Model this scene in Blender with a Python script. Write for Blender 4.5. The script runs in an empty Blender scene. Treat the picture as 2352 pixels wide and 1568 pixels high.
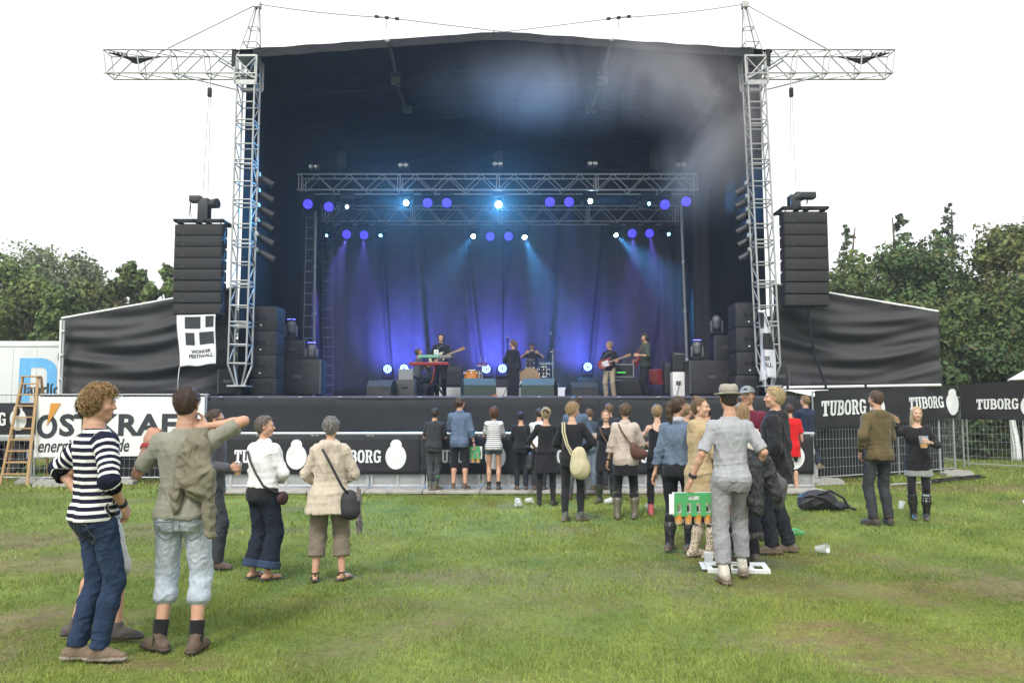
import bpy, bmesh, math, random
import numpy as np
from mathutils import Matrix, Vector, Euler

random.seed(7); np.random.seed(7)
SC = bpy.context.scene
COL = SC.collection
R = math.radians

# ------------------------------------------------------------------ camera
F, CX, CY, HC = 1907.0, 1176.0, 784.0, 1.6        # focal length and centre in picture units (2352 wide)
PITCH = math.atan(161 / F)
cam_d = bpy.data.cameras.new('camera'); cam = bpy.data.objects.new('camera', cam_d); COL.objects.link(cam)
cam.location = (0, 0, HC); cam.rotation_euler = (R(90) + PITCH, 0, 0)
cam_d.sensor_width = 36; cam_d.lens = 36 * F / 2352; cam_d.clip_end = 3000; cam_d.clip_start = .05
SC.camera = cam
_c, _s = math.cos(PITCH), math.sin(PITCH)
def P(x, y, Y):
    """world point that the photo shows at (x, y), at distance Y"""
    u, v = (x - CX) / F, -(y - CY) / F
    k = Y / (_c - v * _s)
    return Vector((u * k, Y, HC + (_s + v * _c) * k))
def G(x, y, z=0.0):
    u, v = (x - CX) / F, -(y - CY) / F
    k = (z - HC) / (_s + v * _c)
    return Vector((u * k, (_c - v * _s) * k, z))

# ------------------------------------------------------------------ sky, sun, exposure (bright overcast)
W = bpy.data.worlds.new('World'); SC.world = W; W.use_nodes = True
nt = W.node_tree; nt.nodes.clear()
sky = nt.nodes.new('ShaderNodeTexSky'); sky.sky_type = 'NISHITA'; sky.sun_disc = False
sky.sun_elevation = R(48); sky.sun_rotation = R(200); sky.air_density = 1.0; sky.dust_density = 6.0; sky.ozone_density = 1.0
hs = nt.nodes.new('ShaderNodeHueSaturation'); hs.inputs['Saturation'].default_value = .10
mx = nt.nodes.new('ShaderNodeMix'); mx.data_type = 'RGBA'; mx.inputs['Factor'].default_value = .7
mx.inputs[7].default_value = (9.4, 9.6, 9.7, 1)          # the cloud deck
bg = nt.nodes.new('ShaderNodeBackground'); bg.inputs['Strength'].default_value = .122
wo = nt.nodes.new('ShaderNodeOutputWorld')
nt.links.new(sky.outputs[0], hs.inputs['Color']); nt.links.new(hs.outputs[0], mx.inputs[6])
nt.links.new(mx.outputs[2], bg.inputs['Color']); nt.links.new(bg.outputs[0], wo.inputs['Surface'])
sun_d = bpy.data.lights.new('sun', 'SUN'); sun_d.energy = 1.5; sun_d.angle = R(12); sun_d.color = (1, .97, .92)
sun = bpy.data.objects.new('sun', sun_d); COL.objects.link(sun)
sun.rotation_euler = (R(42), 0, R(-20))             # from behind the camera, a little from the left
sun.location = (-10, -20, 30)
SC.view_settings.view_transform = 'Standard'; SC.view_settings.look = 'None'
SC.view_settings.gamma = 1; SC.view_settings.use_curve_mapping = False
SC.view_settings.exposure = .6
SC.cycles.use_denoising = True; SC.cycles.denoiser = 'OPENIMAGEDENOISE'
SC.cycles.max_bounces = 6; SC.cycles.diffuse_bounces = 3; SC.cycles.glossy_bounces = 3
SC.cycles.transmission_bounces = 5; SC.cycles.transparent_max_bounces = 12; SC.cycles.volume_bounces = 0
SC.cycles.volume_max_steps = 96; SC.cycles.sample_clamp_indirect = 4; SC.cycles.caustics_reflective = False
SC.cycles.caustics_refractive = False; SC.cycles.use_adaptive_sampling = True

# ------------------------------------------------------------------ materials
MATS = {}
def lin(r, g, b):
    f = lambda c: (c / 255 / 12.92) if c <= 10 else ((c / 255 + .055) / 1.055) ** 2.4
    return (f(r), f(g), f(b))
def mat(name, col=(.5, .5, .5), rough=.8, metal=0.0, var=.15, scale=6.0, bump=0.0, bscale=60.0, spec=.4,
        attr=None, stretch=None, emit=None, trans=0.0, alpha=1.0, sss=0.0, sheen=0.0, dirt=None, coat=0.0, fold=None):
    if name in MATS: return MATS[name]
    m = bpy.data.materials.new(name); m.use_nodes = True; MATS[name] = m
    n = m.node_tree.nodes; L = m.node_tree.links
    b = n['Principled BSDF']
    b.inputs['Roughness'].default_value = rough; b.inputs['Metallic'].default_value = metal
    b.inputs['Specular IOR Level'].default_value = spec
    b.inputs['Coat Weight'].default_value = coat
    if sheen: b.inputs['Sheen Weight'].default_value = sheen; b.inputs['Sheen Roughness'].default_value = .5
    if trans: b.inputs['Transmission Weight'].default_value = trans; b.inputs['IOR'].default_value = 1.35
    if alpha < 1: b.inputs['Alpha'].default_value = alpha
    if sss: b.inputs['Subsurface Weight'].default_value = sss; b.inputs['Subsurface Radius'].default_value = (.012, .005, .003); b.inputs['Subsurface Scale'].default_value = 1
    tc = n.new('ShaderNodeTexCoord'); co = tc.outputs['Object']
    if stretch:
        mp = n.new('ShaderNodeMapping'); mp.inputs['Scale'].default_value = stretch
        L.new(co, mp.inputs['Vector']); co = mp.outputs[0]
    no = n.new('ShaderNodeTexNoise'); no.inputs['Scale'].default_value = scale; no.inputs['Detail'].default_value = 6
    no.inputs['Roughness'].default_value = .65
    L.new(co, no.inputs['Vector'])
    mr = n.new('ShaderNodeMapRange'); mr.inputs[1].default_value = .25; mr.inputs[2].default_value = .75
    mr.inputs[3].default_value = 1 - var; mr.inputs[4].default_value = 1 + var
    L.new(no.outputs['Fac'], mr.inputs[0])
    mul = n.new('ShaderNodeMix'); mul.data_type = 'RGBA'; mul.blend_type = 'MULTIPLY'; mul.inputs['Factor'].default_value = 1
    if attr:
        at = n.new('ShaderNodeAttribute'); at.attribute_name = attr; L.new(at.outputs['Color'], mul.inputs[6])
    else:
        mul.inputs[6].default_value = (*col, 1)
    L.new(mr.outputs[0], mul.inputs[7])
    out = mul.outputs[2]
    if dirt:                                   # (colour, amount, scale) blotches of wear
        n2 = n.new('ShaderNodeTexNoise'); n2.inputs['Scale'].default_value = dirt[2]; n2.inputs['Detail'].default_value = 7
        L.new(tc.outputs['Object'], n2.inputs['Vector'])
        r2 = n.new('ShaderNodeMapRange'); r2.inputs[1].default_value = .52; r2.inputs[2].default_value = .72; r2.inputs[4].default_value = dirt[1]
        L.new(n2.outputs['Fac'], r2.inputs[0])
        m2 = n.new('ShaderNodeMix'); m2.data_type = 'RGBA'; L.new(r2.outputs[0], m2.inputs['Factor'])
        L.new(out, m2.inputs[6]); m2.inputs[7].default_value = (*dirt[0], 1); out = m2.outputs[2]
    L.new(out, b.inputs['Base Color'])
    if emit:
        b.inputs['Emission Color'].default_value = (*emit[0], 1); b.inputs['Emission Strength'].default_value = emit[1]
    if bump:
        n3 = n.new('ShaderNodeTexNoise'); n3.inputs['Scale'].default_value = bscale; n3.inputs['Detail'].default_value = 4
        L.new(co, n3.inputs['Vector'])
        bu = n.new('ShaderNodeBump'); bu.inputs['Strength'].default_value = bump; bu.inputs['Distance'].default_value = .02
        L.new(n3.outputs['Fac'], bu.inputs['Height']); L.new(bu.outputs[0], b.inputs['Normal'])
        if fold:                               # (scale, strength): creases in cloth
            n4 = n.new('ShaderNodeTexNoise'); n4.noise_type = 'RIDGED_MULTIFRACTAL'; n4.inputs['Scale'].default_value = fold[0]; n4.inputs['Detail'].default_value = 3; n4.inputs['Distortion'].default_value = 1.2
            L.new(tc.outputs['Object'], n4.inputs['Vector']); b2 = n.new('ShaderNodeBump'); b2.inputs['Strength'].default_value = fold[1]; b2.inputs['Distance'].default_value = .03
            L.new(n4.outputs['Fac'], b2.inputs['Height']); L.new(b2.outputs[0], bu.inputs['Normal'])
    return m

ALU = mat('aluminium', (.40, .40, .395), .45, .5, .18, 14, dirt=((.25, .24, .22), .5, 5))
ALU_DARK = mat('aluminium_dull', (.30, .31, .33), .5, .5, .2, 14)
BLACK_CLOTH = mat('black_cloth', (.022, .022, .025), .85, 0, .25, 3, .25, 25, .25)
BLACK_TARP = mat('black_tarpaulin', (.010, .010, .0115), .8, 0, .25, 2, .18, 9, .15)
BLACK_METAL = mat('black_metal', (.015, .015, .017), .55, .0, .2, 20, spec=.25)
BLACK_WOOD = mat('black_painted_wood', (.024, .024, .026), .6, 0, .25, 12, .12, 120, dirt=((.07, .07, .07), .5, 9))
GRILLE = mat('speaker_grille', (.026, .025, .025), .65, .2, .2, 40, .3, 300)
DRAPE = mat('stage_drape', (.085, .084, .088), .9, 0, .2, 2.5, .2, 30, .2)
GALV = mat('galvanised_steel', (.42, .44, .45), .45, .6, .2, 10, dirt=((.22, .2, .17), .4, 6))
WHITE_PAINT = mat('white_paint', (.74, .75, .74), .5, 0, .06, 5, dirt=((.5, .49, .45), .4, 3))
CONCRETE = mat('concrete', (.36, .35, .33), .9, 0, .2, 14, .3, 80)
WOOD = mat('ladder_wood', (.40, .255, .125), .6, 0, .25, 4, .1, 60, stretch=(12, 12, 1))
STEEL_CABLE = mat('steel_cable', (.30, .32, .36), .5, .5, .1, 10)
CHROME = mat('chrome', (.75, .76, .78), .2, .95, .05, 10)

# ------------------------------------------------------------------ mesh helpers
class MB:
    def __init__(self): self.v = []; self.f = []
    def add(self, vs, fs):
        o = len(self.v); self.v += [tuple(q) for q in vs]; self.f += [tuple(i + o for i in q) for q in fs]; return self
    def box(self, x0, y0, z0, x1, y1, z1, M=None):
        vs = [(x, y, z) for z in (z0, z1) for (x, y) in ((x0, y0), (x1, y0), (x1, y1), (x0, y1))]
        if M is not None: vs = [M @ Vector(q) for q in vs]
        return self.add(vs, [(3, 2, 1, 0), (4, 5, 6, 7), (0, 1, 5, 4), (1, 2, 6, 5), (2, 3, 7, 6), (3, 0, 4, 7)])
    def bbox(self, x0, y0, z0, x1, y1, z1, c=.02, M=None):
        """box with chamfered edges"""
        bm = bmesh.new(); bmesh.ops.create_cube(bm, size=1)
        for q in bm.verts: q.co = Vector(((x0 + x1) / 2 + q.co.x * (x1 - x0), (y0 + y1) / 2 + q.co.y * (y1 - y0), (z0 + z1) / 2 + q.co.z * (z1 - z0)))
        bmesh.ops.bevel(bm, geom=bm.edges[:], offset=c, segments=2, affect='EDGES', profile=.6)
        bm.verts.index_update()
        self.add([(M @ q.co if M is not None else q.co) for q in bm.verts], [[q.index for q in f.verts] for f in bm.faces]); bm.free(); return self
    def tube(self, pts, r, n=8, cap=True):
        pts = [Vector(q) for q in pts]; N = len(pts)
        rs = r if isinstance(r, (list, tuple)) else [r] * N
        vs = []; fs = []; prev = None
        for i in range(N):
            t = (pts[min(i + 1, N - 1)] - pts[max(i - 1, 0)]).normalized()
            if prev is None:
                a = Vector((0, 0, 1)) if abs(t.z) < .9 else Vector((1, 0, 0)); u = t.cross(a).normalized()
            else:
                u = (prev - t * prev.dot(t)).normalized()
            prev = u; w = t.cross(u)
            for k in range(n):
                an = 2 * math.pi * k / n; vs.append(pts[i] + (u * math.cos(an) + w * math.sin(an)) * rs[i])
        for i in range(N - 1):
            for k in range(n):
                a = i * n + k; b = i * n + (k + 1) % n; fs.append((a, b, b + n, a + n))
        if cap: fs.append(tuple(range(n - 1, -1, -1))); fs.append(tuple((N - 1) * n + k for k in range(n)))
        return self.add(vs, fs)
    def lathe(self, prof, n=16, M=None):
        """prof: (radius, z) from bottom to top, round the z axis"""
        vs = []; fs = []
        for (r, z) in prof:
            for k in range(n):
                an = 2 * math.pi * k / n; q = Vector((max(r, 1e-4) * math.cos(an), max(r, 1e-4) * math.sin(an), z)); vs.append(M @ q if M is not None else q)
        for i in range(len(prof) - 1):
            for k in range(n):
                a = i * n + k; b = i * n + (k + 1) % n; fs.append((a, b, b + n, a + n))
        fs.append(tuple(range(n - 1, -1, -1))); fs.append(tuple((len(prof) - 1) * n + k for k in range(n)))
        return self.add(vs, fs)
    def prism(self, poly, d, M=None):
        """poly: (x, z) outline counter-clockwise seen from -y; extruded from y=0 to y=d"""
        n = len(poly); vs = [Vector((x, 0, z)) for x, z in poly] + [Vector((x, d, z)) for x, z in poly]
        if M is not None: vs = [M @ q for q in vs]
        fs = [tuple(range(n)), tuple(range(2 * n - 1, n - 1, -1))] + [(i, i + n, (i + 1) % n + n, (i + 1) % n) for i in range(n)]
        return self.add(vs, fs)
    def grid(self, fn, nu, nv):
        vs = [fn(i / nu, j / nv) for j in range(nv + 1) for i in range(nu + 1)]
        fs = [(j * (nu + 1) + i, j * (nu + 1) + i + 1, (j + 1) * (nu + 1) + i + 1, (j + 1) * (nu + 1) + i) for j in range(nv) for i in range(nu)]
        return self.add(vs, fs)
    def sheet(self, fn, nu, nv, th=.01):
        """a cloth with real thickness: fn(u, v) -> point; offset along +y"""
        self.grid(fn, nu, nv)
        def back(u, v): q = Vector(fn(u, v)); q.y += th; return q
        o = len(self.v); self.grid(back, nu, nv)
        k = len(self.f) // 2
        n1 = nu + 1
        rim = [(i, 0) for i in range(nu)] + [(nu, j) for j in range(nv)] + [(i, nv) for i in range(nu, 0, -1)] + [(0, j) for j in range(nv, 0, -1)]
        b0 = o - n1 * (nv + 1)
        for a in range(len(rim)):
            p, q = rim[a], rim[(a + 1) % len(rim)]
            i0, i1 = b0 + p[1] * n1 + p[0], b0 + q[1] * n1 + q[0]
            self.f.append((i0, i0 + (o - b0), i1 + (o - b0), i1))
        return self
    def build(self, name, m, parent=None, origin=None, smooth=False, auto=None):
        o = Vector(origin) if origin is not None else Vector((0, 0, 0))
        me = bpy.data.meshes.new(name); me.from_pydata([tuple(Vector(q) - o) for q in self.v], [], self.f)
        me.materials.append(m)
        bm = bmesh.new(); bm.from_mesh(me); bmesh.ops.recalc_face_normals(bm, faces=bm.faces[:]); bm.to_mesh(me); bm.free()
        if smooth or auto:
            me.polygons.foreach_set('use_smooth', [True] * len(me.polygons))
            if auto: me.set_sharp_from_angle(angle=R(auto))
        ob = bpy.data.objects.new(name, me); COL.objects.link(ob); ob.location = o
        if parent is not None: adopt(ob, parent)
        return ob
def world_mat(o):
    M = o.matrix_parent_inverse @ o.matrix_basis
    return world_mat(o.parent) @ M if o.parent is not None else o.matrix_basis.copy()
def adopt(o, parent):
    """o was placed in world space; under its parent it stays there"""
    o.parent = parent
    o.matrix_parent_inverse = world_mat(parent).inverted()
def tag(o, label, cat, group=None, kind=None):
    o['label'] = label; o['category'] = cat
    if group: o['group'] = group
    if kind: o['kind'] = kind
    return o
def struct(o): o['kind'] = 'structure'; return o
def thing(name, label, cat, loc=(0, 0, 0), group=None, rz=0.0):
    o = bpy.data.objects.new(name, None); COL.objects.link(o); o.location = loc; o.rotation_euler = (0, 0, rz)
    o.empty_display_size = .1
    return tag(o, label, cat, group)
_u = {}
def unit_tube(n=8):
    if n not in _u:
        b = MB(); b.tube([(0, 0, 0), (0, 0, 1)], 1.0, n); me = bpy.data.meshes.new('rod'); me.from_pydata([tuple(q) for q in b.v], [], b.f)
        bm = bmesh.new(); bm.from_mesh(me); bmesh.ops.recalc_face_normals(bm, faces=bm.faces[:]); bm.to_mesh(me); bm.free()
        for p in me.polygons: p.use_smooth = len(p.vertices) == 4
        _u[n] = me
    return _u[n]
_rm = {}
def rod(parent, a, b, r, m, name='rod', n=8):
    """one straight tube as an object of its own, mesh data shared"""
    key = (m.name, n)
    if key not in _rm:
        me = unit_tube(n).copy(); me.materials.append(m); _rm[key] = me
    o = bpy.data.objects.new(name, _rm[key]); COL.objects.link(o)
    a, b = Vector(a), Vector(b); d = b - a
    q = Vector((0, 0, 1)).rotation_difference(d.normalized())
    o.location = a; o.rotation_mode = 'QUATERNION'; o.rotation_quaternion = q; o.scale = (r, r, d.length)
    if parent is not None: adopt(o, parent)
    return o
def copy_tree(o, parent=None):
    c = o.copy(); COL.objects.link(c)
    if parent is not None: c.parent = parent
    for ch in [q for q in COL.objects if q.parent == o]: copy_tree(ch, c)
    return c
def text_mesh(txt, size=1.0, bold=0.0, shear=0.0, depth=.004, sx=1.0, space=1.0):
    """flat lettering in the xz plane, left-aligned at x=0, baseline z=0, facing -y; returns verts, faces"""
    cu = bpy.data.curves.new('lettering', 'FONT'); cu.body = txt; cu.size = size; cu.offset = bold; cu.shear = shear
    cu.extrude = depth / 2; cu.space_character = space; cu.resolution_u = 3
    ob = bpy.data.objects.new('lettering', cu); COL.objects.link(ob)
    dg = bpy.context.evaluated_depsgraph_get(); me = bpy.data.meshes.new_from_object(ob.evaluated_get(dg))
    vs = [(q.co.x * sx, q.co.z * -1, q.co.y) for q in me.vertices]; fs = [tuple(p.vertices) for p in me.polygons]
    bpy.data.objects.remove(ob); bpy.data.curves.remove(cu); bpy.data.meshes.remove(me)
    return vs, fs
def cable(name, label, pts, r, m, cat='cable', group=None, parent=None):
    o = MB().tube(pts, r, 6).build(name, m, parent, None if parent else pts[0], smooth=True)
    if parent is None: tag(o, label, cat, group)
    return o
def sag(a, b, s, n=12):
    a, b = Vector(a), Vector(b)
    return [a.lerp(b, i / n) - Vector((0, 0, s * 4 * (i / n) * (1 - i / n))) for i in range(n + 1)]
# ------------------------------------------------------------------ implicit shapes -> meshes (bodies, clothes, soft things)
def V3(*a): return np.array(a, dtype=np.float64)
def smin(a, b, k):
    if k <= 0: return np.minimum(a, b)
    h = np.clip(.5 + .5 * (b - a) / k, 0, 1); return b * (1 - h) + a * h - k * h * (1 - h)
class Shape:
    """list of primitives; each is (op, fn, lo, hi, k)"""
    def __init__(self): self.p = []
    def add(self, fn, lo, hi, k=.02, op='u'): self.p.append((op, fn, np.array(lo, float), np.array(hi, float), k)); return self
    def caps(self, a, b, ra, rb=None, k=.02, op='u', cut=None):
        a, b = np.array(a, float), np.array(b, float); rb = ra if rb is None else rb
        ba = b - a; L2 = max(float(ba @ ba), 1e-9)
        def fn(X, Y, Z):
            px, py, pz = X - a[0], Y - a[1], Z - a[2]
            t = np.clip((px * ba[0] + py * ba[1] + pz * ba[2]) / L2, 0, 1)
            d = np.sqrt((px - t * ba[0]) ** 2 + (py - t * ba[1]) ** 2 + (pz - t * ba[2]) ** 2) - (ra + (rb - ra) * t)
            if cut is not None:
                q, n = cut; d = np.maximum(d, (X - q[0]) * n[0] + (Y - q[1]) * n[1] + (Z - q[2]) * n[2])
            return d
        m = max(ra, rb) + k + .03
        return self.add(fn, np.minimum(a, b) - m, np.maximum(a, b) + m, k, op)
    def ell(self, c, r, M=None, k=.02, op='u', fnx=None):
        """ellipsoid, axes = columns of M; fnx(d, lx, ly, lz) may cut it"""
        c = np.array(c, float); r = np.array(r, float); M = np.eye(3) if M is None else M
        def fn(X, Y, Z):
            px, py, pz = X - c[0], Y - c[1], Z - c[2]
            l = [px * M[0, i] + py * M[1, i] + pz * M[2, i] for i in range(3)]
            q0 = np.sqrt((l[0] / r[0]) ** 2 + (l[1] / r[1]) ** 2 + (l[2] / r[2]) ** 2)
            q1 = np.sqrt((l[0] / r[0] ** 2) ** 2 + (l[1] / r[1] ** 2) ** 2 + (l[2] / r[2] ** 2) ** 2)
            d = q0 * (q0 - 1) / np.maximum(q1, 1e-6)
            return fnx(d, *l) if fnx else d
        m = float(r.max()) + k + .03
        return self.add(fn, c - m, c + m, k, op)
    def rbox(self, c, r, M=None, rad=.01, k=.01, op='u'):
        c = np.array(c, float); r = np.array(r, float) - rad; M = np.eye(3) if M is None else M
        def fn(X, Y, Z):
            px, py, pz = X - c[0], Y - c[1], Z - c[2]
            l = [np.abs(px * M[0, i] + py * M[1, i] + pz * M[2, i]) - r[i] for i in range(3)]
            o = np.sqrt(np.maximum(l[0], 0) ** 2 + np.maximum(l[1], 0) ** 2 + np.maximum(l[2], 0) ** 2)
            return o + np.minimum(np.maximum(l[0], np.maximum(l[1], l[2])), 0) - rad
        m = float(np.linalg.norm(r)) + rad + k + .03
        return self.add(fn, c - m, c + m, k, op)
    def loft(self, org, M, zs, a, b, yo=None, z0=None, z1=None, k=.03, ex=2.3, cutfn=None):
        """stack of superellipse sections along the third column of M"""
        org = np.array(org, float); zs = np.array(zs, float); a = np.array(a, float); b = np.array(b, float)
        yo = np.zeros_like(zs) if yo is None else np.array(yo, float)
        z0 = zs[0] if z0 is None else z0; z1 = zs[-1] if z1 is None else z1
        def fn(X, Y, Z):
            px, py, pz = X - org[0], Y - org[1], Z - org[2]
            x, y, z = [px * M[0, i] + py * M[1, i] + pz * M[2, i] for i in range(3)]
            A = np.interp(z, zs, a); B = np.interp(z, zs, b); y = y - np.interp(z, zs, yo)
            q = (np.abs(x / A) ** ex + np.abs(y / B) ** ex) ** (1 / ex); r = np.sqrt(x * x + y * y)
            d = np.where(q > 1e-3, r * (1 - 1 / np.maximum(q, 1e-3)), -np.minimum(A, B))
            d = np.maximum(d, -np.minimum(A, B))
            d = np.maximum(np.maximum(d, z - z1), z0 - z)
            return cutfn(d, x, y, z) if cutfn else d
        m = max(a.max(), b.max()) + k + .03
        e0, e1 = org + M[:, 2] * z0, org + M[:, 2] * z1
        return self.add(fn, np.minimum(e0, e1) - m, np.maximum(e0, e1) + m, k)
    def noise(self, amp, f, seed=0, stretch=(1, 1, 1), fold=False, where=None):
        rs = np.random.RandomState(seed); ks = rs.normal(size=(5, 3)) * f * np.array(stretch); ph = rs.uniform(0, 6.28, 5)
        def fn(X, Y, Z):
            s = 0
            for i in range(5):
                w = np.sin(ks[i, 0] * X + ks[i, 1] * Y + ks[i, 2] * Z + ph[i])
                s = s + ((2 * np.abs(w) ** 1.5 - 1) * -1 if not fold else -(2 * np.exp(-(w / .42) ** 2) - .75) * (.6 + .4 * np.sin(ks[(i + 2) % 5, 0] * X * .4 + ks[(i + 1) % 5, 2] * Z * .4)))
            s = (s * .24 - .34) * amp                      # only ever adds cloth, so nothing pokes through
            return s * where(X, Y, Z) if where else s
        self.p.append(('n', fn, None, None, 0)); return self
    def cutp(self, q, n):
        q, n = np.array(q, float), np.array(n, float)
        self.p.append(('i', lambda X, Y, Z: (X - q[0]) * n[0] + (Y - q[1]) * n[1] + (Z - q[2]) * n[2], None, None, 0)); return self
    def bounds(self):
        u = [p for p in self.p if p[0] == 'u']
        return np.min([p[2] for p in u], 0), np.max([p[3] for p in u], 0)
    def mesh(self, h, lo=None, hi=None):
        L, Hh = self.bounds(); lo = L if lo is None else np.array(lo, float); hi = Hh if hi is None else np.array(hi, float)
        n = np.maximum(np.ceil((hi - lo) / h).astype(int) + 1, 3)
        ax = [lo[i] + h * np.arange(n[i]) for i in range(3)]
        d = np.full(n, 1.0)
        for op, fn, a, b, k in self.p:
            if a is None: sl = (slice(None),) * 3
            else:
                i0 = np.clip(np.floor((a - lo) / h).astype(int), 0, n); i1 = np.clip(np.ceil((b - lo) / h).astype(int) + 1, 0, n)
                if (i1 <= i0).any(): continue
                sl = tuple(slice(i0[i], i1[i]) for i in range(3))
            X, Y, Z = ax[0][sl[0]][:, None, None], ax[1][sl[1]][None, :, None], ax[2][sl[2]][None, None, :]
            f = fn(X, Y, Z); c = d[sl]
            if op == 'u': d[sl] = smin(c, f, k)
            elif op == 's': d[sl] = -smin(-c, f, k)
            elif op == 'i': d[sl] = np.maximum(c, f)
            elif op == 'n': d[sl] = c + np.where(np.abs(c) < .12, f, 0)
        return nets(d, lo, h)
def nets(d, lo, h):
    s = d < 0; nx, ny, nz = d.shape
    offs = [(i, j, k) for i in (0, 1) for j in (0, 1) for k in (0, 1)]
    cnt = sum(s[i:nx - 1 + i, j:ny - 1 + j, k:nz - 1 + k].astype(np.int8) for i, j, k in offs)
    I, J, K = np.nonzero((cnt > 0) & (cnt < 8))
    idx = np.full((nx - 1, ny - 1, nz - 1), -1, np.int64); idx[I, J, K] = np.arange(len(I))
    acc = np.zeros((len(I), 3)); num = np.zeros(len(I))
    for a in range(8):
        for b in range(a + 1, 8):
            oa, ob = np.array(offs[a]), np.array(offs[b])
            if np.abs(oa - ob).sum() != 1: continue
            da = d[I + oa[0], J + oa[1], K + oa[2]]; db = d[I + ob[0], J + ob[1], K + ob[2]]
            m = (da < 0) != (db < 0); t = np.where(m, da / np.where(m, da - db, 1), 0)
            acc += np.where(m[:, None], oa + t[:, None] * (ob - oa), 0); num += m
    v = (np.stack([I, J, K], 1) + acc / num[:, None]) * h + lo
    fs = []
    def quad(m, s0, c0, c1, c2, c3):
        i, j, k = np.nonzero(m); q = [idx[i + o[0], j + o[1], k + o[2]] for o in (c0, c1, c2, c3)]
        q = np.stack(q, 1); fl = s0[i, j, k]
        q[~fl] = q[~fl][:, ::-1]; fs.append(q[(q >= 0).all(1)])
    m = np.zeros_like(s); m[:-1, 1:-1, 1:-1] = s[:-1, 1:-1, 1:-1] != s[1:, 1:-1, 1:-1]; quad(m, s, (0, -1, -1), (0, 0, -1), (0, 0, 0), (0, -1, 0))
    m = np.zeros_like(s); m[1:-1, :-1, 1:-1] = s[1:-1, :-1, 1:-1] != s[1:-1, 1:, 1:-1]; quad(m, s, (-1, 0, -1), (-1, 0, 0), (0, 0, 0), (0, 0, -1))
    m = np.zeros_like(s); m[1:-1, 1:-1, :-1] = s[1:-1, 1:-1, :-1] != s[1:-1, 1:-1, 1:]; quad(m, s, (-1, -1, 0), (0, -1, 0), (0, 0, 0), (-1, 0, 0))
    return v, np.concatenate(fs) if fs else np.zeros((0, 4), int)
def np_obj(name, v, f, m, parent=None, col=None, sc=None, smooth=True, sharp=None):
    """mesh object from arrays; quads or triangles; col: per-vertex colour, sc: per-vertex stripe coordinate"""
    me = bpy.data.meshes.new(name); k = f.shape[1]
    me.vertices.add(len(v)); me.vertices.foreach_set('co', np.asarray(v, np.float32).ravel())
    me.loops.add(f.size); me.loops.foreach_set('vertex_index', f.astype(np.int32).ravel())
    me.polygons.add(len(f)); me.polygons.foreach_set('loop_start', np.arange(0, f.size, k, dtype=np.int32))
    me.polygons.foreach_set('loop_total', np.full(len(f), k, np.int32))
    me.polygons.foreach_set('use_smooth', np.full(len(f), smooth))
    me.update(calc_edges=True)
    if sharp: me.set_sharp_from_angle(angle=R(sharp))
    if col is not None:
        c = np.ones((len(v), 4), np.float32); c[:, :3] = col
        a = me.attributes.new('col', 'FLOAT_COLOR', 'POINT'); a.data.foreach_set('color', c.ravel())
    if sc is not None:
        a = me.attributes.new('sc', 'FLOAT', 'POINT'); a.data.foreach_set('value', np.asarray(sc, np.float32))
    me.materials.append(m)
    o = bpy.data.objects.new(name, me); COL.objects.link(o)
    if parent is not None: o.parent = parent
    return o
def joinm(parts):
    vs, fs, o = [], [], 0
    for v, f in parts: vs.append(v); fs.append(f + o); o += len(v)
    return np.concatenate(vs), np.concatenate(fs)
# ------------------------------------------------------------------ the field
def nz2(x, y, f, seed):
    rs = np.random.RandomState(seed); s = 0
    for i in range(7):
        a = rs.uniform(0, 6.28); ff = f * rs.uniform(.6, 1.8); s = s + np.sin(ff * (np.cos(a) * x + np.sin(a) * y) + rs.uniform(0, 6.28) + 1.3 * np.sin(ff * .6 * (np.sin(a) * x - np.cos(a) * y) + seed))
    return s / 7 * 1.6
WORN = [(G(x, y), rx, ry, a) for x, y, rx, ry, a in (   # trodden, muddy patches
    (120, 1235, 1.8, .8, .9), (40, 1290, 1.2, .7, .8), (330, 1205, 1.2, .35, .7), (60, 1420, .9, .45, .9), (330, 1520, .5, .25, .9), (560, 1215, 1.6, .3, .6),
    (1960, 1465, .8, .40, .85), (2050, 1500, .6, .2, .8), (1900, 1430, .35, .12, .9), (2180, 1530, .7, .16, .8), (2250, 1345, 1.7, .5, .8), (2080, 1365, .9, .4, .7), (2150, 1310, 1.2, .4, .6), (1860, 1330, .9, .4, .5),
    (2240, 1120, 2.4, .8, .8), (1640, 1330, 1.6, .9, .55), (1780, 1275, 1.3, .8, .6), (1560, 1290, 1.0, .6, .6), (860, 1385, 1.1, .3, .45), (1350, 1380, 1.4, .4, .4), (1050, 1450, .7, .2, .3))]
def worn(x, y):
    w = np.zeros_like(x)
    for c, rx, ry, a in WORN:
        d = np.sqrt(((x - c.x) / rx) ** 2 + ((y - c.y) / ry) ** 2) + .55 * nz2(x, y, 4.2, 3) + .35 * nz2(x, y, 14, 4)
        w = np.maximum(w, np.clip((1.3 - d) * 1.2, 0, 1) * a * .82)
    t = np.clip((nz2(x, y, 2.2, 21) - .35) * 1.6, 0, 1) * .55            # a general scatter of thin turf
    return np.maximum(w, t)
def turf_colour(x, y):
    n1, n2, n3 = nz2(x, y, 1.1, 5), nz2(x, y, 4.0, 6), nz2(x, y, 13, 7)
    t = np.clip(.5 + .34 * n1 + .28 * n2 + .16 * n3, 0, 1)[:, None]
    g = np.array((.125, .185, .030)) * (1 - t) + np.array((.265, .320, .068)) * t
    return g
xs = np.concatenate([-np.geomspace(900, 16, 22), np.arange(-15.5, 15.6, .11), np.geomspace(16, 900, 22)])
ys = np.concatenate([-np.geomspace(400, 4, 10), np.arange(-3, 3.9, .3), np.arange(4, 12, .08), np.arange(12.1, 26, .16), np.geomspace(26.5, 1500, 26)])
gx, gy = np.meshgrid(xs, ys); gxf, gyf = gx.ravel(), gy.ravel()
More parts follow.
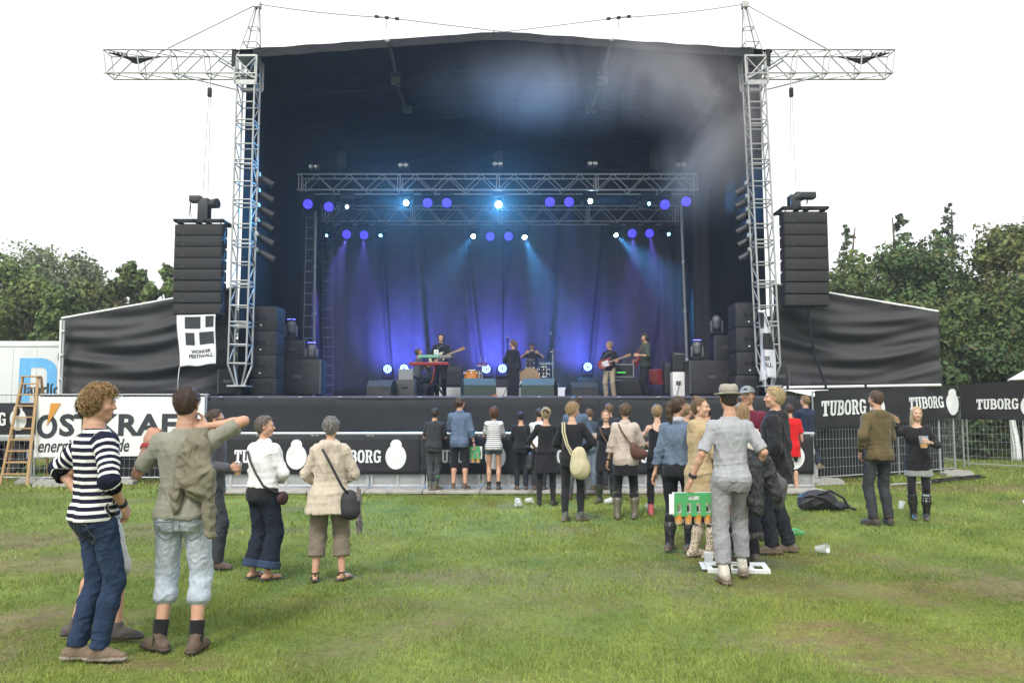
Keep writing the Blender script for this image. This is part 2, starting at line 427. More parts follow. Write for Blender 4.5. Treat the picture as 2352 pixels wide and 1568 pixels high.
near = (np.abs(gxf) < 16) & (gyf > -3.1) & (gyf < 26)
gz = np.where(near, nz2(gxf, gyf, 1.7, 9) * .012 + nz2(gxf, gyf, 9, 10) * .004 - .016, -.02)
gw = np.clip(worn(gxf, gyf) * (.95 + .55 * nz2(gxf, gyf, 26, 41)), 0, 1)[:, None]; mudc = np.array((.150, .108, .058)) * (1 + .3 * nz2(gxf, gyf, 8, 12))[:, None]
gc = turf_colour(gxf, gyf) * .62 * (1 - gw) + mudc * gw
i = np.arange(len(ys) - 1)[:, None] * len(xs) + np.arange(len(xs) - 1)[None]; i = i.ravel()
GROUND = mat('turf_ground', rough=.95, var=.35, scale=22, attr='col', bump=.6, bscale=45, spec=.15)
ground = struct(np_obj('ground', np.stack([gxf, gyf, gz], 1), np.stack([i, i + 1, i + 1 + len(xs), i + len(xs)], 1), GROUND, None, np.clip(gc, 0, 1)))
def blades(y0, y1, dens, h, w, seed, wide=.66):
    rs = np.random.RandomState(seed); n = int((y1 - y0) * (y0 + y1) * wide * dens)
    y = np.sqrt(rs.uniform(y0 ** 2, y1 ** 2, n)); x = rs.uniform(-wide, wide, n) * y
    wn = np.clip(worn(x, y) * (.95 + .55 * nz2(x, y, 26, 41) + .35 * nz2(x, y, 60, 42)), 0, 1); keep = rs.uniform(0, 1, n) > wn * .95; x, y, wn = x[keep], y[keep], wn[keep]; n = len(x)
    tall = np.clip(1 + .5 * nz2(x, y, 3.1, 31) + .35 * nz2(x, y, 17, 32), .35, 2.0)
    hh = h * rs.uniform(.5, 1.4, n) * tall * (1 - .55 * wn); ww = w * rs.uniform(.6, 1.3, n); a = rs.uniform(0, 6.28, n); la = rs.uniform(0, 6.28, n); le = hh * rs.uniform(.1, 1.1, n)
    z = nz2(x, y, 1.7, 9) * .012 + nz2(x, y, 9, 10) * .004 - .022
    dx, dy = np.cos(a) * ww / 2, np.sin(a) * ww / 2; ox, oy = np.cos(la) * le, np.sin(la) * le
    b0 = np.stack([x - dx, y - dy, z], 1); b1 = np.stack([x + dx, y + dy, z], 1)
    t0 = np.stack([x - dx * .3 + ox, y - dy * .3 + oy, z + hh], 1); t1 = np.stack([x + dx * .3 + ox, y + dy * .3 + oy, z + hh], 1)
    c = turf_colour(x, y) * rs.uniform(.80, 1.22, (n, 1)); dry = (rs.uniform(0, 1, n) < .06 + .5 * wn)[:, None]
    c = np.where(dry, np.array((.26, .20, .085)) * rs.uniform(.6, 1.2, (n, 1)), c)
    v = np.stack([b0, b1, t1, t0], 1).reshape(-1, 3); o = np.arange(n)[:, None] * 4
    return v, o + np.array([[0, 1, 2, 3]]), np.repeat(c, 4, 0)
BLADE = mat('grass_blade', rough=.6, var=.1, scale=30, attr='col', spec=.25)
parts = [blades(4.3, 7.5, 5200, .027, .0048, 1), blades(7.5, 11, 2400, .029, .0070, 2), blades(11, 16.6, 800, .034, .011, 3), blades(16.6, 27, 80, .06, .028, 4)]
v, f = joinm([(a, b) for a, b, c in parts])
gr = np_obj('grass', v, f, BLADE, None, np.clip(np.concatenate([c for a, b, c in parts]), 0, 1), smooth=False)
tag(gr, 'short trodden green grass covering the festival field', 'grass', kind='stuff')

# ------------------------------------------------------------------ trees
LEAF = mat('leaf', rough=.65, var=.2, scale=3, attr='col', spec=.3)
BARK = mat('bark', (.10, .075, .055), .95, 0, .3, 8, .6, 25)
def tree(x, y, h, w, label, kind='broad', hue=(.050, .075, .022), group='trees behind the fence', n=5200, leaf=.20, seed=0, low=.12, loose=1.0):
    rs = np.random.RandomState(seed); t = thing({'broad': 'leafy_tree', 'spruce': 'spruce_tree', 'airy': 'leafy_tree'}[kind], label, 'tree', (x, y, 0), group)
    b = MB(); top = Vector((x + rs.normal() * .2, y, h * (.97 if kind == 'spruce' else .8)))
    pts = [Vector((x, y, 0)).lerp(top, q / 6) + Vector((rs.normal() * .06 * h / 8, rs.normal() * .06, 0)) for q in range(7)]
    b.tube(pts, [.022 * h * (1 - q / 6.4) + .015 for q in range(7)], 7)
    P_, N_, Cc = [], [], []
    if kind == 'spruce':
        nbr = int(h * 13)
        for q in range(nbr):
            tt = rs.uniform(0, 1) ** 1.15; z = h * (.06 + .93 * tt); l = (w * .5 * (1 - tt) ** .95 + .10) * rs.choice((.45, .7, .9, 1.1, 1.3)); a = rs.uniform(0, 6.28); m = max(4, int(n / nbr * (1.25 - tt))); u = rs.uniform(.05, 1, m) ** .7
            dz = rs.uniform(-.45, .02) * u * l + .25 * u * u * l * rs.uniform(0, 1) + rs.normal(size=m) * .04; sp = rs.normal(size=m) * (.04 + .13 * (1 - u) * l + .04 * l)
            P_.append(np.stack([x + np.cos(a) * u * l - np.sin(a) * sp, y + np.sin(a) * u * l + np.cos(a) * sp, z + dz], 1)); N_.append(rs.normal(size=(m, 3)) * .6 + (np.cos(a), np.sin(a), .8)); Cc.append(np.full(m, rs.uniform(.6, 1.2)))
            if q % 3 == 0: b.tube([(x, y, z), (x + math.cos(a) * l, y + math.sin(a) * l, z - .15 * l)], [.018, .005], 4)
    else:
        lobes = []
        nl = 30 if kind == 'broad' else 18
        for q in range(nl):
            tt = rs.uniform(low, 1); rad = w * .5 * math.sin(math.pi * min(.97, .22 + .72 * tt)) ** .7
            a = rs.uniform(0, 6.28); rr = rad * math.sqrt(rs.uniform(.08, .85)); c = np.array((x + math.cos(a) * rr, y + math.sin(a) * rr, h * (.12 + .80 * tt)))
            s = w * rs.uniform(.11, .20) * (1.15 - .40 * tt); lobes.append((c, s))
            b.tube([tuple(pts[min(6, int(1 + 4 * tt))]), tuple(np.array(pts[min(6, int(1 + 4 * tt))]) * .4 + c * .6 + (0, 0, -.1)), tuple(c)], [.006 * h, .004 * h, .012], 5)
        lobes.append((np.array((x, y, h * .93)), w * .14)); lobes.append((np.array((x + w * .08, y, h * .84)), w * .18))
        for c, s in lobes:
            m = int(n / len(lobes)); d = rs.normal(size=(m, 3)); d /= np.linalg.norm(d, axis=1)[:, None]
            r = s * loose * (rs.uniform(.35, 1.08, m) ** .6) * (1 + .25 * np.sin(d[:, 0] * 5 + c[0]) + .2 * np.sin(d[:, 2] * 7 + c[1]))
            P_.append(c + d * r[:, None] * (1, 1, .9)); N_.append(d + rs.normal(size=(m, 3)) * .5)
            lum = rs.uniform(.65, 1.3); Cc.append(np.full(m, lum) * (1 + .12 * rs.normal(size=m)))
    p = np.concatenate(P_); nn = np.concatenate(N_); lum = np.concatenate(Cc); m = len(p)
    nn /= np.linalg.norm(nn, axis=1)[:, None]; r1 = rs.normal(size=(m, 3)); u = np.cross(nn, r1); u /= np.linalg.norm(u, axis=1)[:, None]; v_ = np.cross(nn, u)
    sz = leaf * rs.uniform(.35, 1.4, (m, 1)); ar = (.62 if kind != 'spruce' else .42)
    V_ = np.stack([p - u * sz * .5, p - v_ * sz * ar * .5 + nn * sz * .12, p + u * sz * .5, p + v_ * sz * ar * .5 + nn * sz * .12], 1).reshape(-1, 3)
    base = np.array(hue); yel = np.where(rs.uniform(0, 1, m) < .10, 1, 0)[:, None]
    c = base * 1.95 * np.clip(lum, .75, 1.35)[:, None] * rs.uniform(.7, 1.35, (m, 1)); c = c * (1 - yel * .6) + yel * .6 * np.array((.13, .10, .03))  # hue lifted: the paleness of mist is put into the leaf colour
    b.build('trunk', BARK, t, (x, y, 0), smooth=True)
    cr = np_obj('crown', V_, np.arange(4 * m).reshape(m, 4), LEAF, None, np.clip(np.repeat(c, 4, 0), 0, 1), smooth=False); adopt(cr, t)
    return t
def tree_px(x, ytop, Y, wpx, label, **kw):
    a = P(x, ytop, Y); return tree(a.x, Y, a.z, wpx * Y / F, label, **kw)
LG = 'trees beyond the trailer'
for j, (x, yt, Y, w, kind, hue, lab) in enumerate((
    (10, 590, 44, 190, 'broad', (.050, .078, .022), 'dark green bushy tree at the left edge, above the white trailer'),
    (95, 568, 60, 230, 'airy', (.085, .105, .055), 'tall pale misty tree with open crown, highest on the left'),
    (185, 585, 58, 190, 'airy', (.080, .100, .052), 'pale misty tree just right of the tallest left tree'),
    (80, 640, 42, 190, 'broad', (.058, .080, .020), 'yellowish green bushy tree over the trailer roof'),
    (205, 640, 42, 150, 'broad', (.062, .075, .024), 'olive green tree with brownish tips above the left wing'),
    (150, 660, 38, 140, 'broad', (.046, .072, .020), 'dark leafy tree behind the corner of the left wing'),
    (258, 650, 43, 120, 'broad', (.085, .070, .028), 'russet tinged bushy tree left of the slender tree'),
    (297, 592, 40, 95, 'broad', (.055, .080, .024), 'slender upright green tree above the left wing tarpaulin'),
    (330, 655, 42, 80, 'broad', (.060, .078, .026), 'low green tree in the gap left of the hanging speakers'),
    (385, 598, 40, 90, 'broad', (.058, .085, .024), 'green tree half hidden by the left hanging speakers'),
    (-60, 615, 46, 200, 'broad', (.048, .074, .020), 'dark green tree cut off by the left picture edge'))):
    tree_px(x, yt, Y, w * 1.45, lab, kind=kind, hue=hue, group=LG, seed=40 + j, n=15000 if kind == 'broad' else 10000, leaf=.32 if Y > 50 else .25, loose=1.0 if kind == 'broad' else .9)
RG = 'trees beyond the right fence'
for j, (x, yt, Y, w, kind, hue, lab) in enumerate((
    (1945, 508, 44, 110, 'spruce', (.042, .062, .030), 'slim spruce just right of the right hanging speakers'),
    (2068, 483, 42, 130, 'spruce', (.034, .055, .026), 'tall thin spruce with a bare tip, middle of the three'),
    (2150, 520, 45, 100, 'spruce', (.036, .055, .028), 'shorter spruce leaning against the tallest spruce'),
    (2178, 465, 44, 125, 'spruce', (.030, .048, .024), 'tallest dark spruce on the right'),
    (2060, 560, 40, 170, 'broad', (.034, .062, .018), 'dark green leafy tree below the thin spruce'),
    (1975, 585, 41, 200, 'broad', (.048, .070, .018), 'green tree rising behind the right wing tarpaulin'),
    (2150, 560, 40, 220, 'broad', (.036, .062, .018), 'broad dark leafy tree under the tallest spruce'),
    (2285, 520, 40, 170, 'broad', (.062, .075, .020), 'tall yellowing tree near the right picture edge'),
    (2365, 505, 43, 190, 'broad', (.048, .070, .020), 'tall tree cut off by the right picture edge'),
    (2235, 680, 35, 210, 'broad', (.044, .066, .017), 'low wide tree beside the right wing, above the beer banner'),
    (2340, 660, 34, 200, 'broad', (.030, .052, .014), 'low dark tree above the white tent'),
    (2110, 700, 36, 170, 'broad', (.046, .068, .018), 'low bushy tree behind the right wing corner'),
    (2260, 800, 30, 170, 'broad', (.022, .040, .012), 'dark shrub behind the black beer banner on the right'))):
    tree_px(x, yt, Y, w * (1.75 if kind == 'broad' else 2.4), lab, kind=kind, hue=hue, group=RG, seed=80 + j, n=17000 if kind == 'broad' else 11000, leaf=.235 if kind == 'broad' else .24, low=.0)
rs = np.random.RandomState(5); wx, wy, wz = [], [], []
for x0, x1, Y, zt in ((-34, -14, 56, 6.5), (12, 36, 50, 6.2)):        # the wood further back, one mass
    n = 9000; x = rs.uniform(x0, x1, n); z = zt * rs.uniform(0, 1, n) ** .8 * (1 + .18 * np.sin(x * 1.3) + .1 * np.sin(x * 3.1)); wx.append(x); wy.append(Y + rs.uniform(-3, 3, n)); wz.append(z)
p = np.stack([np.concatenate(wx), np.concatenate(wy), np.concatenate(wz)], 1); m = len(p)
u = rs.normal(size=(m, 3)); u /= np.linalg.norm(u, axis=1)[:, None]; w_ = np.cross(u, rs.normal(size=(m, 3))); w_ /= np.linalg.norm(w_, axis=1)[:, None]
V_ = np.stack([p - u * .28, p - w_ * .2, p + u * .28, p + w_ * .2], 1).reshape(-1, 3)
wd = np_obj('woodland', V_, np.arange(4 * m).reshape(m, 4), LEAF, None, np.repeat(np.array((.040, .058, .022)) * rs.uniform(.5, 1.3, (m, 1)), 4, 0), smooth=False)
tag(wd, 'dense dark woodland in the distance behind the trees', 'woodland', kind='stuff')
# ------------------------------------------------------------------ stage: deck, skirts, roof, towers
SX = -.25; YF = 19.5; HS = 1.96                              # stage centre line, front edge, deck height
st = thing('stage_platform', 'wide black festival stage platform with scaffold skirt below', 'stage', (SX, YF, 0))
DECK = mat('deck_plywood', (.05, .046, .045), .55, 0, .3, 4, .2, 40, dirt=((.10, .09, .08), .6, 3))
MB().bbox(SX - 7.0, YF, HS - .10, SX + 7.4, 31, HS, .01).build('deck', DECK, st, None, auto=30)
MB().bbox(SX - 7.0, YF - .03, HS - .055, SX + 7.4, YF - .002, HS + .004, .006).build('edge_trim', mat('deck_trim', (.10, .10, .13), .4, .5), st, None, auto=30)
SCRIM = mat('scrim_mesh', (.030, .031, .032), .9, 0, .2, 30, .3, 200, .2)
edges = [-7.0, -3.9, -.9, 2.3, 5.2, 7.4]
for j in range(5):
    x0, x1 = SX + edges[j], SX + edges[j + 1] + .05; ph = j * 1.7
    def fn(u, v, x0=x0, x1=x1, ph=ph):
        x = x0 + (x1 - x0) * u; z = (HS - .07 - .05 * 4 * u * (1 - u) * (j % 2)) * v + .02
        return (x, YF - .06 - .008 * (j % 2) - .02 * math.sin(x * 2.1) * (1 - v * .5) - .012 * math.sin(x * 9 + 3 * v) - .01 * math.sin(11 * v + 2.0 * x), z)
    MB().sheet(fn, 40, 10, .006).build('skirt_panel', SCRIM, st, None, smooth=True)
for x in np.arange(-6.9, 7.4, 1.78):                        # scaffold legs under the deck
    for y in (YF + .25, YF + 5, YF + 10): rod(st, (SX + x, y, 0), (SX + x, y, HS - .1), .03, GALV, 'scaffold_leg')
for x in np.arange(-6.6, 7.2, .93):
    MB().bbox(SX + x, YF - .075, HS - .03, SX + x + .09, YF - .032, HS - .012, .004).build('skirt_clip', mat('clip_grey', (.4, .4, .42), .5), st)

# towers ------------------------------------------------------------
TOW = {}
def tower(sgn, xb, xt, label):
    YB, w = 20.3, .44; zb, zt = 2.72, 9.78
    t = thing('truss_tower', label, 'tower', (xb, YB, 0), 'the two roof towers')
    X = lambda z: xb + (xt - xb) * (z - zb) / (10.5 - zb)
    C = lambda z, i, j, ww=w: Vector((X(z) + (i - .5) * ww, YB + (j - .5) * ww, z))
    for i in (0, 1):
        for j in (0, 1):
            rod(t, C(zb, i, j), C(10.5, i, j), .026, ALU, 'chord')
            rod(t, C(zb, i, j), Vector((xb + (i - .5) * .16, YB + (j - .5) * .16, 2.24)), .026, ALU, 'foot_strut')
    MB().bbox(xb - .24, YB - .24, 2.20, xb + .24, YB + .24, 2.235, .008).build('base_plate', GALV, t)
    MB().tube([(xb, YB, .0), (xb, YB, 2.2)], .085, 12).build('base_column', BLACK_METAL, t, None, auto=40)
    n = 7
    for q in range(n):
        z0 = zb + (zt - zb) * q / n; z1 = zb + (zt - zb) * (q + 1) / n; zm = (z0 + z1) / 2
        for j in (0, 1):
            for z in ((z0 + .05, z1 - .05, zm) if q % 2 == 0 else (z0 + .05, z1 - .05, zm - .06)):
                rod(t, C(z, 0, j), C(z, 1, j), .019, ALU, 'rung')
        for i in (0, 1):
            for z in (z0 + .05, zm, z1 - .05): rod(t, C(z, i, 0), C(z, i, 1), .017, ALU, 'rung')
            a, b = ((z0 + .05, zm), (zm, z1 - .05))
            rod(t, C(a[0], i, q % 2), C(a[1], i, 1 - q % 2), .015, ALU, 'brace'); rod(t, C(b[0], i, 1 - q % 2), C(b[1], i, q % 2), .015, ALU, 'brace')
    # sleeve block and head
    ws = w + .10
    MB().bbox(X(9.8) - ws / 2, YB - ws / 2, 9.70, X(9.8) + ws / 2, YB - ws / 2 + .02, 9.82, .005).build('sleeve_band', ALU, t)
    MB().bbox(X(9.8) - ws / 2, YB + ws / 2 - .02, 9.70, X(9.8) + ws / 2, YB + ws / 2, 9.82, .005).build('sleeve_band', ALU, t)
    MB().bbox(X(10.5) - ws / 2, YB - ws / 2, 10.42, X(10.5) + ws / 2, YB + ws / 2, 10.47, .005).build('sleeve_plate', ALU, t)
    for i in (0, 1):
        for j in (0, 1): rod(t, C(9.75, i, j, ws), C(10.45, i, j, ws), .03, ALU, 'sleeve_post')
        rod(t, C(9.82, i, 0, ws), C(10.42, 1 - i, 0, ws), .018, ALU, 'brace'); rod(t, C(9.82, 0, i, ws), C(10.42, 1, 1 - i, ws), .018, ALU, 'brace')
        rod(t, C(10.0, i, 0, ws), C(10.0, i, 1, ws), .02, ALU, 'rung')
    rod(t, C(9.98, 0, 0, ws), C(9.98, 1, 0, ws), .022, ALU, 'rung')
    # spire, upright on the inner side
    pk = Vector((X(10.5) - sgn * .17, YB, 11.83))
    for i in (0, 1):
        for j in (0, 1): rod(t, C(10.47, i, j), pk + Vector(((i - .5) * .08, (j - .5) * .08, 0)), .02, ALU, 'spire_leg')
    for tt in (.12, .28, .58):
        q = [C(10.47, i, j).lerp(pk + Vector(((i - .5) * .08, (j - .5) * .08, 0)), tt) for i, j in ((0, 0), (1, 0), (1, 1), (0, 1))]
        for a in range(4): rod(t, q[a], q[(a + 1) % 4], .015, ALU, 'rung')
    MB().bbox(pk.x - .085, pk.y - .085, 11.80, pk.x + .085, pk.y + .085, 11.95, .01).build('spire_cap', ALU, t)
    # jib arm carrying the loudspeakers
    xo = X(10.3) + sgn * ws / 2; xe = P(247 if sgn < 0 else 2047, 120, YB).x; zj0, zj1 = 10.02, 10.62; N = 4; wy = .42
    for z, e in ((zj0, xe - sgn * .09), (zj1, xe)):
        for y in (YB - wy / 2, YB + wy / 2): rod(t, (xo, y, z), (e, y, z), .024, ALU, 'jib_chord')
    for q in range(N + 1):
        xq = xe + (xo - xe) * q / N
        for y in (YB - wy / 2, YB + wy / 2):
            rod(t, (xq, y, zj1), (xq - sgn * .09, y, zj0), .017, ALU, 'jib_post')
            if q < N: rod(t, (xq - sgn * .09, y, zj0), (xe + (xo - xe) * (q + .8) / N, y, zj1), .017, ALU, 'jib_brace')
        rod(t, (xq, YB - wy / 2, zj1), (xq, YB + wy / 2, zj1), .015, ALU, 'jib_tie'); rod(t, (xq - sgn * .09, YB - wy / 2, zj0), (xq - sgn * .09, YB + wy / 2, zj0), .015, ALU, 'jib_tie')
        if q < N: rod(t, (xq, YB - wy / 2, zj1), (xe + (xo - xe) * (q + 1) / N, YB + wy / 2, zj1), .013, ALU, 'jib_brace'); rod(t, (xq, YB - wy / 2, zj0), (xe + (xo - xe) * (q + 1) / N, YB + wy / 2, zj0), .013, ALU, 'jib_brace')
    rod(t, (X(9.7) + sgn * ws / 2, YB, 9.66), (xo + (xe - xo) * .43, YB, zj0), .02, ALU_DARK, 'jib_strut')
    for y in (YB - wy / 2, YB + wy / 2): rod(t, (X(9.8) - sgn * .2, y - .06, 9.86), (xo + sgn * .55, y - .05, 10.5), .026, ALU_DARK, 'knee_strut')
    MB().bbox(xo + sgn * .03 - .05, YB - .3, 10.15, xo + sgn * .03 + .05, YB - .24, 10.6, .01).build('hinge_block', BLACK_METAL, t)
    rope = MB()
    for a in range(5): rope.tube(sag((xe - sgn * (.1 + .1 * a), YB - .12, zj1 - .04), (xe - sgn * (1.3 - .1 * a), YB + .1, zj1 - .05 - .02 * a), .1 + .02 * a, 8), .022, 5)
    rope.build('coiled_rope', BLACK_CLOTH, t, None, smooth=True)
    TOW[sgn] = dict(t=t, X=X, pk=pk, Y=YB, xe=xe)
tower(-1, P(550, 888, 20.3).x, P(573, 130, 20.3).x, 'left silver truss tower carrying the roof and a jib arm')
tower(1, P(1766, 885, 20.3).x, P(1729, 130, 20.3).x, 'right silver truss tower carrying the roof and a jib arm')
XL, XR = TOW[-1]['X'](6) + .30, TOW[1]['X'](6) - .28
ZE = P(600, 127, 20.3).z; ZR = P(1147, 87, 20.3).z; XM = P(1147, 87, 20.3).x; YR0, YR1 = 20.05, 31.2
roof = thing('stage_roof', 'black gabled tarpaulin stage roof hung between the towers', 'stage roof', (SX, 20.3, 9))
for nm, xa, xb_ in (('roof_panel', XL - .60, XM), ('roof_panel', XM, XR + .60)):
    def fn(u, v, xa=xa, xb_=xb_):
        x = xa + (xb_ - xa) * u; e = abs(x - XM) / (abs((xa if xa != XM else xb_) - XM)); z = ZR + (ZE - ZR) * e
        return (x, YR0 + (YR1 - YR0) * v, z - .05 * abs(math.sin(v * 6 * math.pi)) * math.sin(u * math.pi) - .012 * math.sin(u * 40 + v * 9))
    b = MB().grid(fn, 26, 30)
    def fu(u, v, fn=fn): q = fn(u, v); return (q[0], q[1], q[2] + .03)
    b.grid(fu, 26, 30); b.build(nm, BLACK_TARP, roof, None, smooth=True)
def eave(x): return ZR + (ZE - ZR) * (abs(x - XM) / (abs((XL if x < XM else XR) - XM)))
xsq = np.linspace(XL - .12, XR + .12, 23)
for a in range(22):
    x0, x1 = xsq[a], xsq[a + 1]
    if a % 2 == 0: MB().bbox(x0 + .3, YR0 - .035, eave(x0 + .3) - .02, x0 + .36, YR0 - .008, eave(x0 + .36) + .035, .004).build('roof_clip', BLACK_METAL, roof)
MB().add([(x, YR0 - .008 + d, eave(x) + z + .012 * math.sin(x * 5)) for d in (0, .006) for x in xsq for z in (-.16, .045)],
         [(o + 2 * i, o + 2 * i + 2, o + 2 * i + 3, o + 2 * i + 1) for o in (0, 46) for i in range(22)]).build('front_valance', BLACK_CLOTH, roof, None, smooth=True)
for y in (21.9, 24.4, 27, 29.4):                            # roof girders
    for s_ in (-1, 1):
        xe = XL if s_ < 0 else XR
        rod(roof, (XM, y, ZR - .10), (xe, y, ZE - .10), .03, BLACK_METAL, 'rafter'); rod(roof, (XM, y, ZR - .45), (xe, y, ZE - .45), .03, BLACK_METAL, 'rafter')
        for q in range(8):
            a, b_ = q / 8, (q + 1) / 8; e0 = Vector((XM, y, ZR)).lerp(Vector((xe, y, ZE)), a); e1 = Vector((XM, y, ZR)).lerp(Vector((xe, y, ZE)), b_)
            rod(roof, e0 - Vector((0, 0, .10 if q % 2 else .45)), e1 - Vector((0, 0, .45 if q % 2 else .10)), .015, BLACK_METAL, 'girder_brace')
for px_, pts in ((910, ((896, 110, 20.4), (909, 172, 22.0), (914, 205, 22.8), (935, 252, 24.4))), (1383, ((1400, 108, 20.4), (1384, 172, 22.0), (1376, 205, 22.8), (1357, 252, 24.4)))):
    pts = [P(*q) for q in pts]
    for a in range(3): rod(roof, pts[a], pts[a + 1], .05, mat('roof_strap', (.10, .10, .10), .7), 'tension_beam')
    MB().bbox(pts[1].x - .13, pts[1].y - .1, pts[1].z - .26, pts[1].x + .13, pts[1].y + .1, pts[1].z + .16, .03).build('chain_motor', mat('motor_grey', (.13, .13, .13), .6), roof)
    MB().bbox(pts[3].x - .15, pts[3].y - .1, pts[3].z - .1, pts[3].x + .15, pts[3].y + .1, pts[3].z + .1, .03).build('beam_shoe', mat('motor_grey', (.13, .13, .13), .6), roof)
    MB().lathe([(0, 0), (.07, .01), (.075, .04), (.0, .05)], 16, Matrix.Translation(pts[0] + Vector((0, -.47, .0))) @ Matrix.Rotation(R(90), 4, 'X')).build('ridge_disc', WHITE_PAINT, roof, None, smooth=True)
for (xa, ya, xb_) in ((748, 326, 796), (880, 307, 988), (803, 324, 916), (916, 307, 980), (1180, 307, 1280), (1290, 330, 1400)):
    a, b_ = P(xa, ya, 28.5), P(xb_, ya, 28.5); rod(roof, a, b_, .022, mat('dull_tube', (.12, .12, .125), .5, .3), 'tube')
# side and back walls
def hang(name, label, x0, y0, x1, y1, z0, z1, m=BLACK_TARP, amp=.05, fr=5., group=None, nu=60, nv=14, sl=0., cat='curtain', seed=0, ztop=None, gather=0., diag=0., pleat=0.):
    a, b_ = Vector((x0, y0, 0)), Vector((x1, y1, 0)); d = (b_ - a); L = d.length; d.normalize(); nrm = Vector((-d.y, d.x, 0)); rs = random.Random(seed); ph = [rs.uniform(0, 6.28) for _ in range(6)]
    def fn(u, v):
        s = u * L; zt = z1 if ztop is None else z1 + (ztop - z1) * u
        f = (math.sin(s * fr + ph[0] + .8 * math.sin(s * 1.1 + ph[1]) + diag * v) * .6 + .4 * math.sin(s * fr * 1.9 + ph[2] + 1.5 * v) + .35 * math.sin(s * fr * .43 + ph[3] + v * 2)) * amp * (1 - .35 * v)
        f += pleat * math.exp(-(math.sin(s * fr * .42 + ph[4] + .9 * math.sin(s * .8 + ph[5]) + diag * .4 * v) / .16) ** 2) * (1 - .3 * v); q = a + d * s + nrm * f; return (q.x, q.y, z0 + (zt - z0) * v)
    b = MB().grid(fn, nu, nv)
    def f2(u, v): q = Vector(fn(u, v)) + nrm * .006; return q
    b.grid(f2, nu, nv); o = b.build(name, m, None, (x0, y0, z0), smooth=True); tag(o, label, cat, group); return o
hang('side_wall', 'black tarpaulin side wall of the stage, left', XL - .47, 20.62, XL + .05, 31, HS, ZE - .02, amp=.03, fr=3, cat='wall tarpaulin')
hang('side_wall', 'black tarpaulin side wall of the stage, right', XR - .05, 31, XR + .45, 20.62, HS, ZE - .02, amp=.03, fr=3, cat='wall tarpaulin', seed=2)
hang('rear_wall', 'black tarpaulin closing the back of the stage roof', XL, 31.0, XR, 31.0, HS, ZR + .02, amp=.02, cat='wall tarpaulin', seed=3)
xc = P(1153, 700, 29).x; x0b, x1b = P(745, 700, 29).x, P(1562, 700, 29).x; ztb = P(1153, 515, 29).z
hang('backdrop_curtain', 'left half of the grey backdrop curtain behind the band', x0b, 29.0, xc + .02, 29.0, HS, ztb, DRAPE, .15, 3.6, 'backdrop halves', 220, 24, seed=11, diag=2.6, pleat=.30)
hang('backdrop_curtain', 'right half of the grey backdrop curtain behind the band', xc + .04, 29.03, x1b, 29.0, HS, ztb, DRAPE, .17, 3.3, 'backdrop halves', 220, 24, seed=17, diag=-3.0, pleat=.30)
for j, (x, lab) in enumerate(((700, 'narrow black leg drape beside the left ladder'), (1610, 'narrow black leg drape beside the right pole'))):
    q = P(x, 500, 25.5); hang('leg_drape', lab, q.x - .28, 25.5, q.x + .28, 25.5, HS, q.z + .9, mat('leg_cloth', (.035, .034, .042), .9), .05, 11, 'leg drapes', 40, 8, seed=21 + j)
    q = P((760, 1545)[j], 500, 28.3); hang('leg_drape', ('grey leg drape masking the left end of the backdrop', 'grey leg drape masking the right end of the backdrop')[j], q.x - .5, 28.2, q.x + .5, 28.5, HS, q.z + .6, DRAPE, .06, 9, 'leg drapes', 50, 10, seed=31 + j)
# lighting trusses
def ltruss(x0, x1, y0, y1, Y, label, bays=24, bar=5):
    a, b_ = P(x0, y1, Y), P(x1, y1, Y); zt = P(x0, y0, Y).z; dz = zt - a.z; t = thing('lighting_truss', label, 'lighting truss', ((a.x + b_.x) / 2, Y, a.z), 'the two lighting trusses'); dy = .5
    xs_ = [a.x + (b_.x - a.x) * q / bays for q in range(bays + 1)]
    TR = mat('truss_alu', (.42, .42, .44), .4, .6, .2, 10)
    for y in (Y, Y + dy):
        for z in (a.z, zt): rod(t, (a.x - .08, y, z), (b_.x + .08, y, z), .025, TR, 'chord')
        for q in range(bays):
            rod(t, (xs_[q], y, a.z if q % 2 == 0 else zt), (xs_[q + 1], y, zt if q % 2 == 0 else a.z), .012, TR, 'brace')
        for q in range(0, bays + 1, 6): rod(t, (xs_[q] - .03, y, a.z), (xs_[q] - .03, y, zt), .014, TR, 'post'); rod(t, (xs_[q] + .05, y, a.z), (xs_[q] + .05, y, zt), .014, TR, 'post')
    for q in range(0, bays + 1, 2):
        for z in (a.z, zt): rod(t, (xs_[q], Y, z), (xs_[q], Y + dy, z), .012, TR, 'tie')
    for q in (.1, .5, .9):
        x = a.x + (b_.x - a.x) * q; rod(t, (x, Y + dy / 2, zt), (x, Y + dy / 2, eave(x) - .12), .012, BLACK_METAL, 'hoist_chain')
        MB().bbox(x - .12, Y + dy / 2 - .1, zt + .25, x + .12, Y + dy / 2 + .1, zt + .75, .03).build('hoist', BLACK_METAL, t)
    return a.z, zt
T1 = ltruss(688, 1598, 400, 436, 24.0, 'front box truss of the stage lighting rig, higher and wider in view')
T2 = ltruss(742, 1554, 473, 508, 27.0, 'rear box truss of the stage lighting rig, lower in view')
